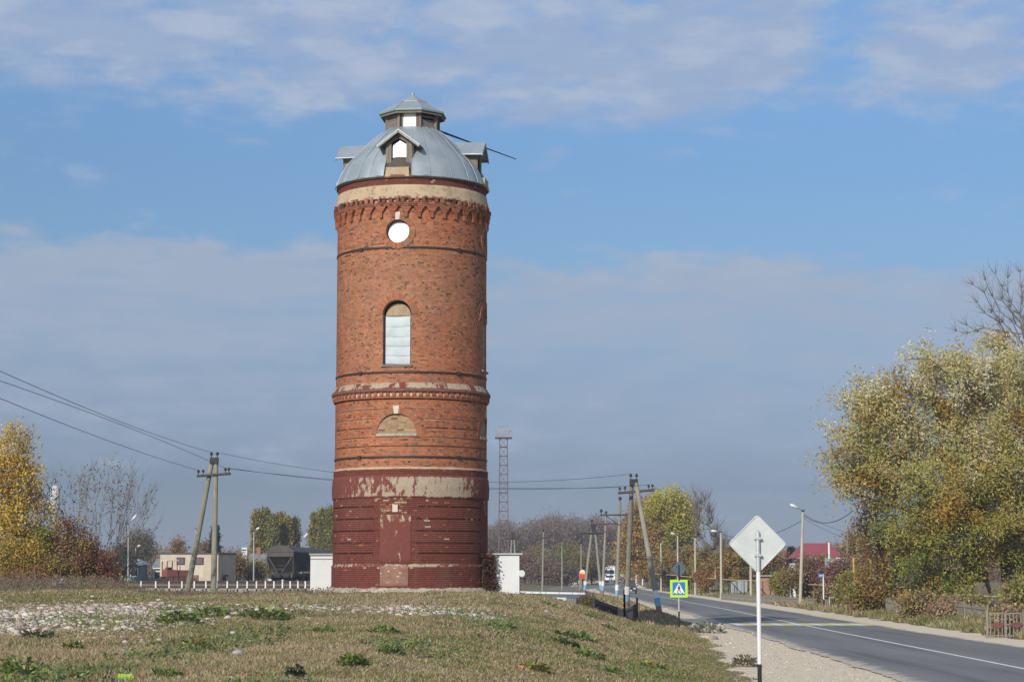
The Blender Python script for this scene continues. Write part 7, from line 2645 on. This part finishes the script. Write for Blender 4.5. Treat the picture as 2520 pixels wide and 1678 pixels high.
kind(arrmesh('gravel', V, F, LSTONE, None, C=C), 'stuff')

for lab, u, v, wpx, flat, col in (('smooth grey round stone lying in the grass', 584, 1615, 16, .75, (.42, .43, .44)), ('long pale stone lump below the round grey one', 457, 1637, 18, .4, (.56, .50, .42)), ('small pale stone near the burdock tuft', 575, 1560, 9, .7, (.60, .55, .48)),
                                  ('biggest whitish boulder in the rubble heap beside the tower', 1168, 1516, 11, .5, (.62, .58, .52)), ('flat white stone alone on the bank towards the fence', 1345, 1506, 8, .5, (.66, .62, .55)), ('pale flat stone in mid slope grass', 815, 1593, 9, .4, (.56, .50, .42)),
                                  ('white stone on the gravel edge of the bank', 1636, 1551, 6, .6, (.68, .64, .58)), ('pale stone lying in the lower middle of the slope', 1158, 1652, 7, .5, (.54, .47, .38)), ('pinkish stone at the lower edge near the leaf', 568, 1672, 7, .8, (.55, .45, .38)), ('white block stone at the rubble heap near end', 982, 1514, 8, .5, (.64, .58, .50)),
                                  ('sunken pale slab by the gravel rim', 1742, 1572, 22, .35, (.46, .40, .33))):
    x, y, z = hit(u, v)
    r = wpx * y / 5030
    V, F = stone_arrays(np.array([[0, 0, 0.0]]), np.array([r]), flat)
    o = arrmesh('stone', V, F, LSTONE, None, C=np.repeat(np.array([col]), 20, 0))
    o.location = (x, y, z + r * flat * .45)
    tag(o, lab, 'stone', 'single stones on the bank')


def weed(label, u, v, wpx, hpx, n, pal, L=.16, Wd=.06, name='weed', cat='weed', rise=.75, group='green weed clumps on the bank'):
    x, y, z = hit(u, v)
    m = y / 5030
    t = thing(name, label, cat, (x, y, z), group)
    n = int(n * 4)
    rad, hh = wpx * m * .5, hpx * m
    a = prng.uniform(0, 6.28, n)
    f = prng.random(n) ** .6
    cx_ = np.c_[x + np.cos(a) * rad * f, y + np.sin(a) * rad * f * 1.2]
    zz_ = ground_z(cx_[:, 0], cx_[:, 1]) + hh * .75 * np.sqrt(np.clip(1 - f ** 2, 0, 1)) * prng.uniform(.1, 1, n)
    base = np.c_[cx_, zz_]
    ll = prng.uniform(.6, 1.3, n) * (.07 + .22 * rad)
    d = np.c_[np.cos(a), np.sin(a), prng.uniform(-.1, 1.3, n)] + prng.normal(0, .45, (n, 3))
    d = d / np.linalg.norm(d, axis=1)[:, None] * ll[:, None]
    mid = base + d * .5 + np.c_[np.zeros((n, 2)), ll * .12]
    tip = base + d - np.c_[np.zeros((n, 2)), ll * .08]
    s = np.cross(d, unit(n) * .5 + np.array((0, 0, 1.0)))
    s = s / np.maximum(np.linalg.norm(s, axis=1)[:, None], 1e-6) * (ll * prng.uniform(.35, .6, n))[:, None]
    V = np.stack([base, mid + s * .5, tip, mid - s * .5], 1).reshape(-1, 3)
    F = np.arange(4 * n).reshape(n, 4)
    cc_ = pick_cols(n, pal) * prng.normal(1, .15, (n, 1))
    nbig = min(n, 9)
    arrmesh('foliage', V[nbig * 4:], F[:n - nbig], LEAF, t, C=np.clip(cc_[nbig:], .01, .9))
    for i in range(nbig):
        arrmesh('leaf', V[i * 4:i * 4 + 4], F[:1], LEAF, t, C=np.clip(cc_[i:i + 1], .01, .9))
    return t


GW = [(.17, .24, .06), (.22, .30, .08), (.13, .19, .05), (.27, .33, .11)]
GY = GW + [(.36, .30, .05), (.30, .20, .05)]
for lab, u, v, w_, h_, n, pal, L_ in (
        ('big leafy weed at the lower corner of the bank', 42, 1668, 88, 62, 34, GW, .07), ('burdock tuft with browned orange leaves in mid slope', 478, 1600, 66, 40, 34, GY + [(.34, .17, .07)], .07), ('dark green weed mat on the white rubble strip', 438, 1535, 95, 38, 46, GW, .06), ('weed stand at the end of the white rubble strip', 520, 1520, 78, 30, 40, GW, .06),
        ('single round dark green weed low in the middle', 868, 1640, 62, 34, 46, GW, .05), ('light green weed under the tower centre', 795, 1560, 50, 20, 26, GW + [(.24, .26, .08)], .05), ('weed patch between rubble strip and tower', 655, 1520, 110, 22, 40, GW, .05), ('green weed by the pale rubble heap', 945, 1560, 62, 28, 34, GW, .05),
        ('small green weed next to the long stone lump', 405, 1668, 70, 26, 30, GW, .05), ('yellow green weed near the birch end rubble', 178, 1600, 46, 24, 24, GY, .05), ('weed clump left of the long stone lump', 268, 1645, 40, 18, 20, GW, .05), ('bluish dark thistle at the bottom edge', 728, 1668, 40, 34, 26, [(.05, .07, .05), (.07, .09, .06)], .045),
        ('dark low weed on the slope below the rubble heap', 962, 1610, 60, 20, 30, GW, .045), ('flat green weed streak below the flat white stone', 1420, 1572, 90, 14, 34, GW, .045), ('weed near the red scrap with yellowed leaves', 1318, 1652, 62, 24, 30, GY, .05), ('dark green weed streak across the middle slope', 1395, 1590, 70, 14, 28, [(.06, .09, .03), (.08, .11, .035)], .045),
        ('weed patch on the lower slope towards the sign post', 1455, 1622, 70, 22, 34, GW, .05), ('small weed above the sign post patch', 1502, 1548, 34, 14, 18, GW + [(.25, .27, .08)], .045), ('low weed in the grass before the sign post', 1500, 1655, 44, 18, 22, GW, .045), ('weed at the edge of the gravel before the sign', 1610, 1650, 70, 18, 30, GY, .045),
        ('dark weed tuft below the white shed', 1352, 1492, 36, 14, 18, GW, .05), ('weed streak on the shaded side of the bank', 1240, 1548, 70, 14, 26, GW, .045), ('thin weed near the fence corner', 1460, 1520, 30, 10, 14, GW, .04), ('grey green weed at the rubble end by the birch', 95, 1575, 76, 28, 30, [(.12, .14, .07), (.15, .16, .09)], .05)):
    weed(lab, u, v, w_, h_, n, pal, .16, L_)
weed('pale flowering weeds spilling over the gravel rim', 1740, 1556, 85, 26, 60, [(.60, .57, .50), (.5, .46, .38), (.16, .18, .07)], .1, .03, group=None)
weed('white flowered weed before the maroon shrub', 143, 1452, 44, 40, 40, [(.72, .70, .66), (.6, .57, .5), (.2, .17, .12)], .1, .035, group=None)
weed('dry brownish weed tuft near the sign post foot', 1835, 1640, 60, 34, 50, [(.24, .2, .12), (.3, .24, .15), (.18, .17, .08)], .1, .02, group=None)
x, y, z = hit(307, 1673)
m = y / 5030
sc_l = MB()
pts_ = [(-22, 0), (-16, 13), (0, 10), (14, 12), (23, 2), (12, -5), (-8, -6)]
sc_l.prism([(a * m, (b + 5) * m) for a, b in pts_], (x, y, z), EX, (0, .5, .86), (0, .86, -.5), .006)
tag(sc_l.build('fallen_leaf', pm('fresh_green_leaf', (0.24, 0.52, 0.03), (0.20, 0.45, 0.03), 2, 0.5), None), 'single bright fresh green leaf lying at the bottom edge', 'leaf')
x, y, z = hit(1280, 1645)
m = y / 5030
tag(MB().prism([(a * m, (b + 4) * m) for a, b in ((-10, -4), (-4, 6), (4, 4), (9, 5), (8, -4), (0, -6))], (x, y, z), EX, (0, .4, .9), (0, .9, -.4), .008).build('scrap', pm('orange_red_plastic', (0.62, 0.12, 0.04), (0.55, 0.2, 0.05), 3, 0.5), None), 'small orange red scrap in the grass', 'scrap')
x, y, z = hit(1050, 1622)
tag(MB().tube([(x - .1, y, z + .03), (x + .12, y + .05, z + .035)], .018, 6).build('stick', pm('dark_stick', (0.07, 0.04, 0.04)), None), 'short dark stick lying in the short grass', 'stick')

# ================================================================== autumn haze
hz = bpy.data.materials.new('haze_air')
hz.use_nodes = True
hz.node_tree.nodes.clear()
pv_ = hz.node_tree.nodes.new('ShaderNodeVolumePrincipled')
pv_.inputs['Color'].default_value = (0.80, 0.87, 1.0, 1)
pv_.inputs['Density'].default_value = 0.00027
pv_.inputs['Anisotropy'].default_value = 0.0
ho = hz.node_tree.nodes.new('ShaderNodeOutputMaterial')
hz.node_tree.links.new(pv_.outputs[0], ho.inputs['Volume'])
kind(MB().box((0, 500, 16.5), (3800, 3000, 37)).build('haze', hz, None), 'stuff')
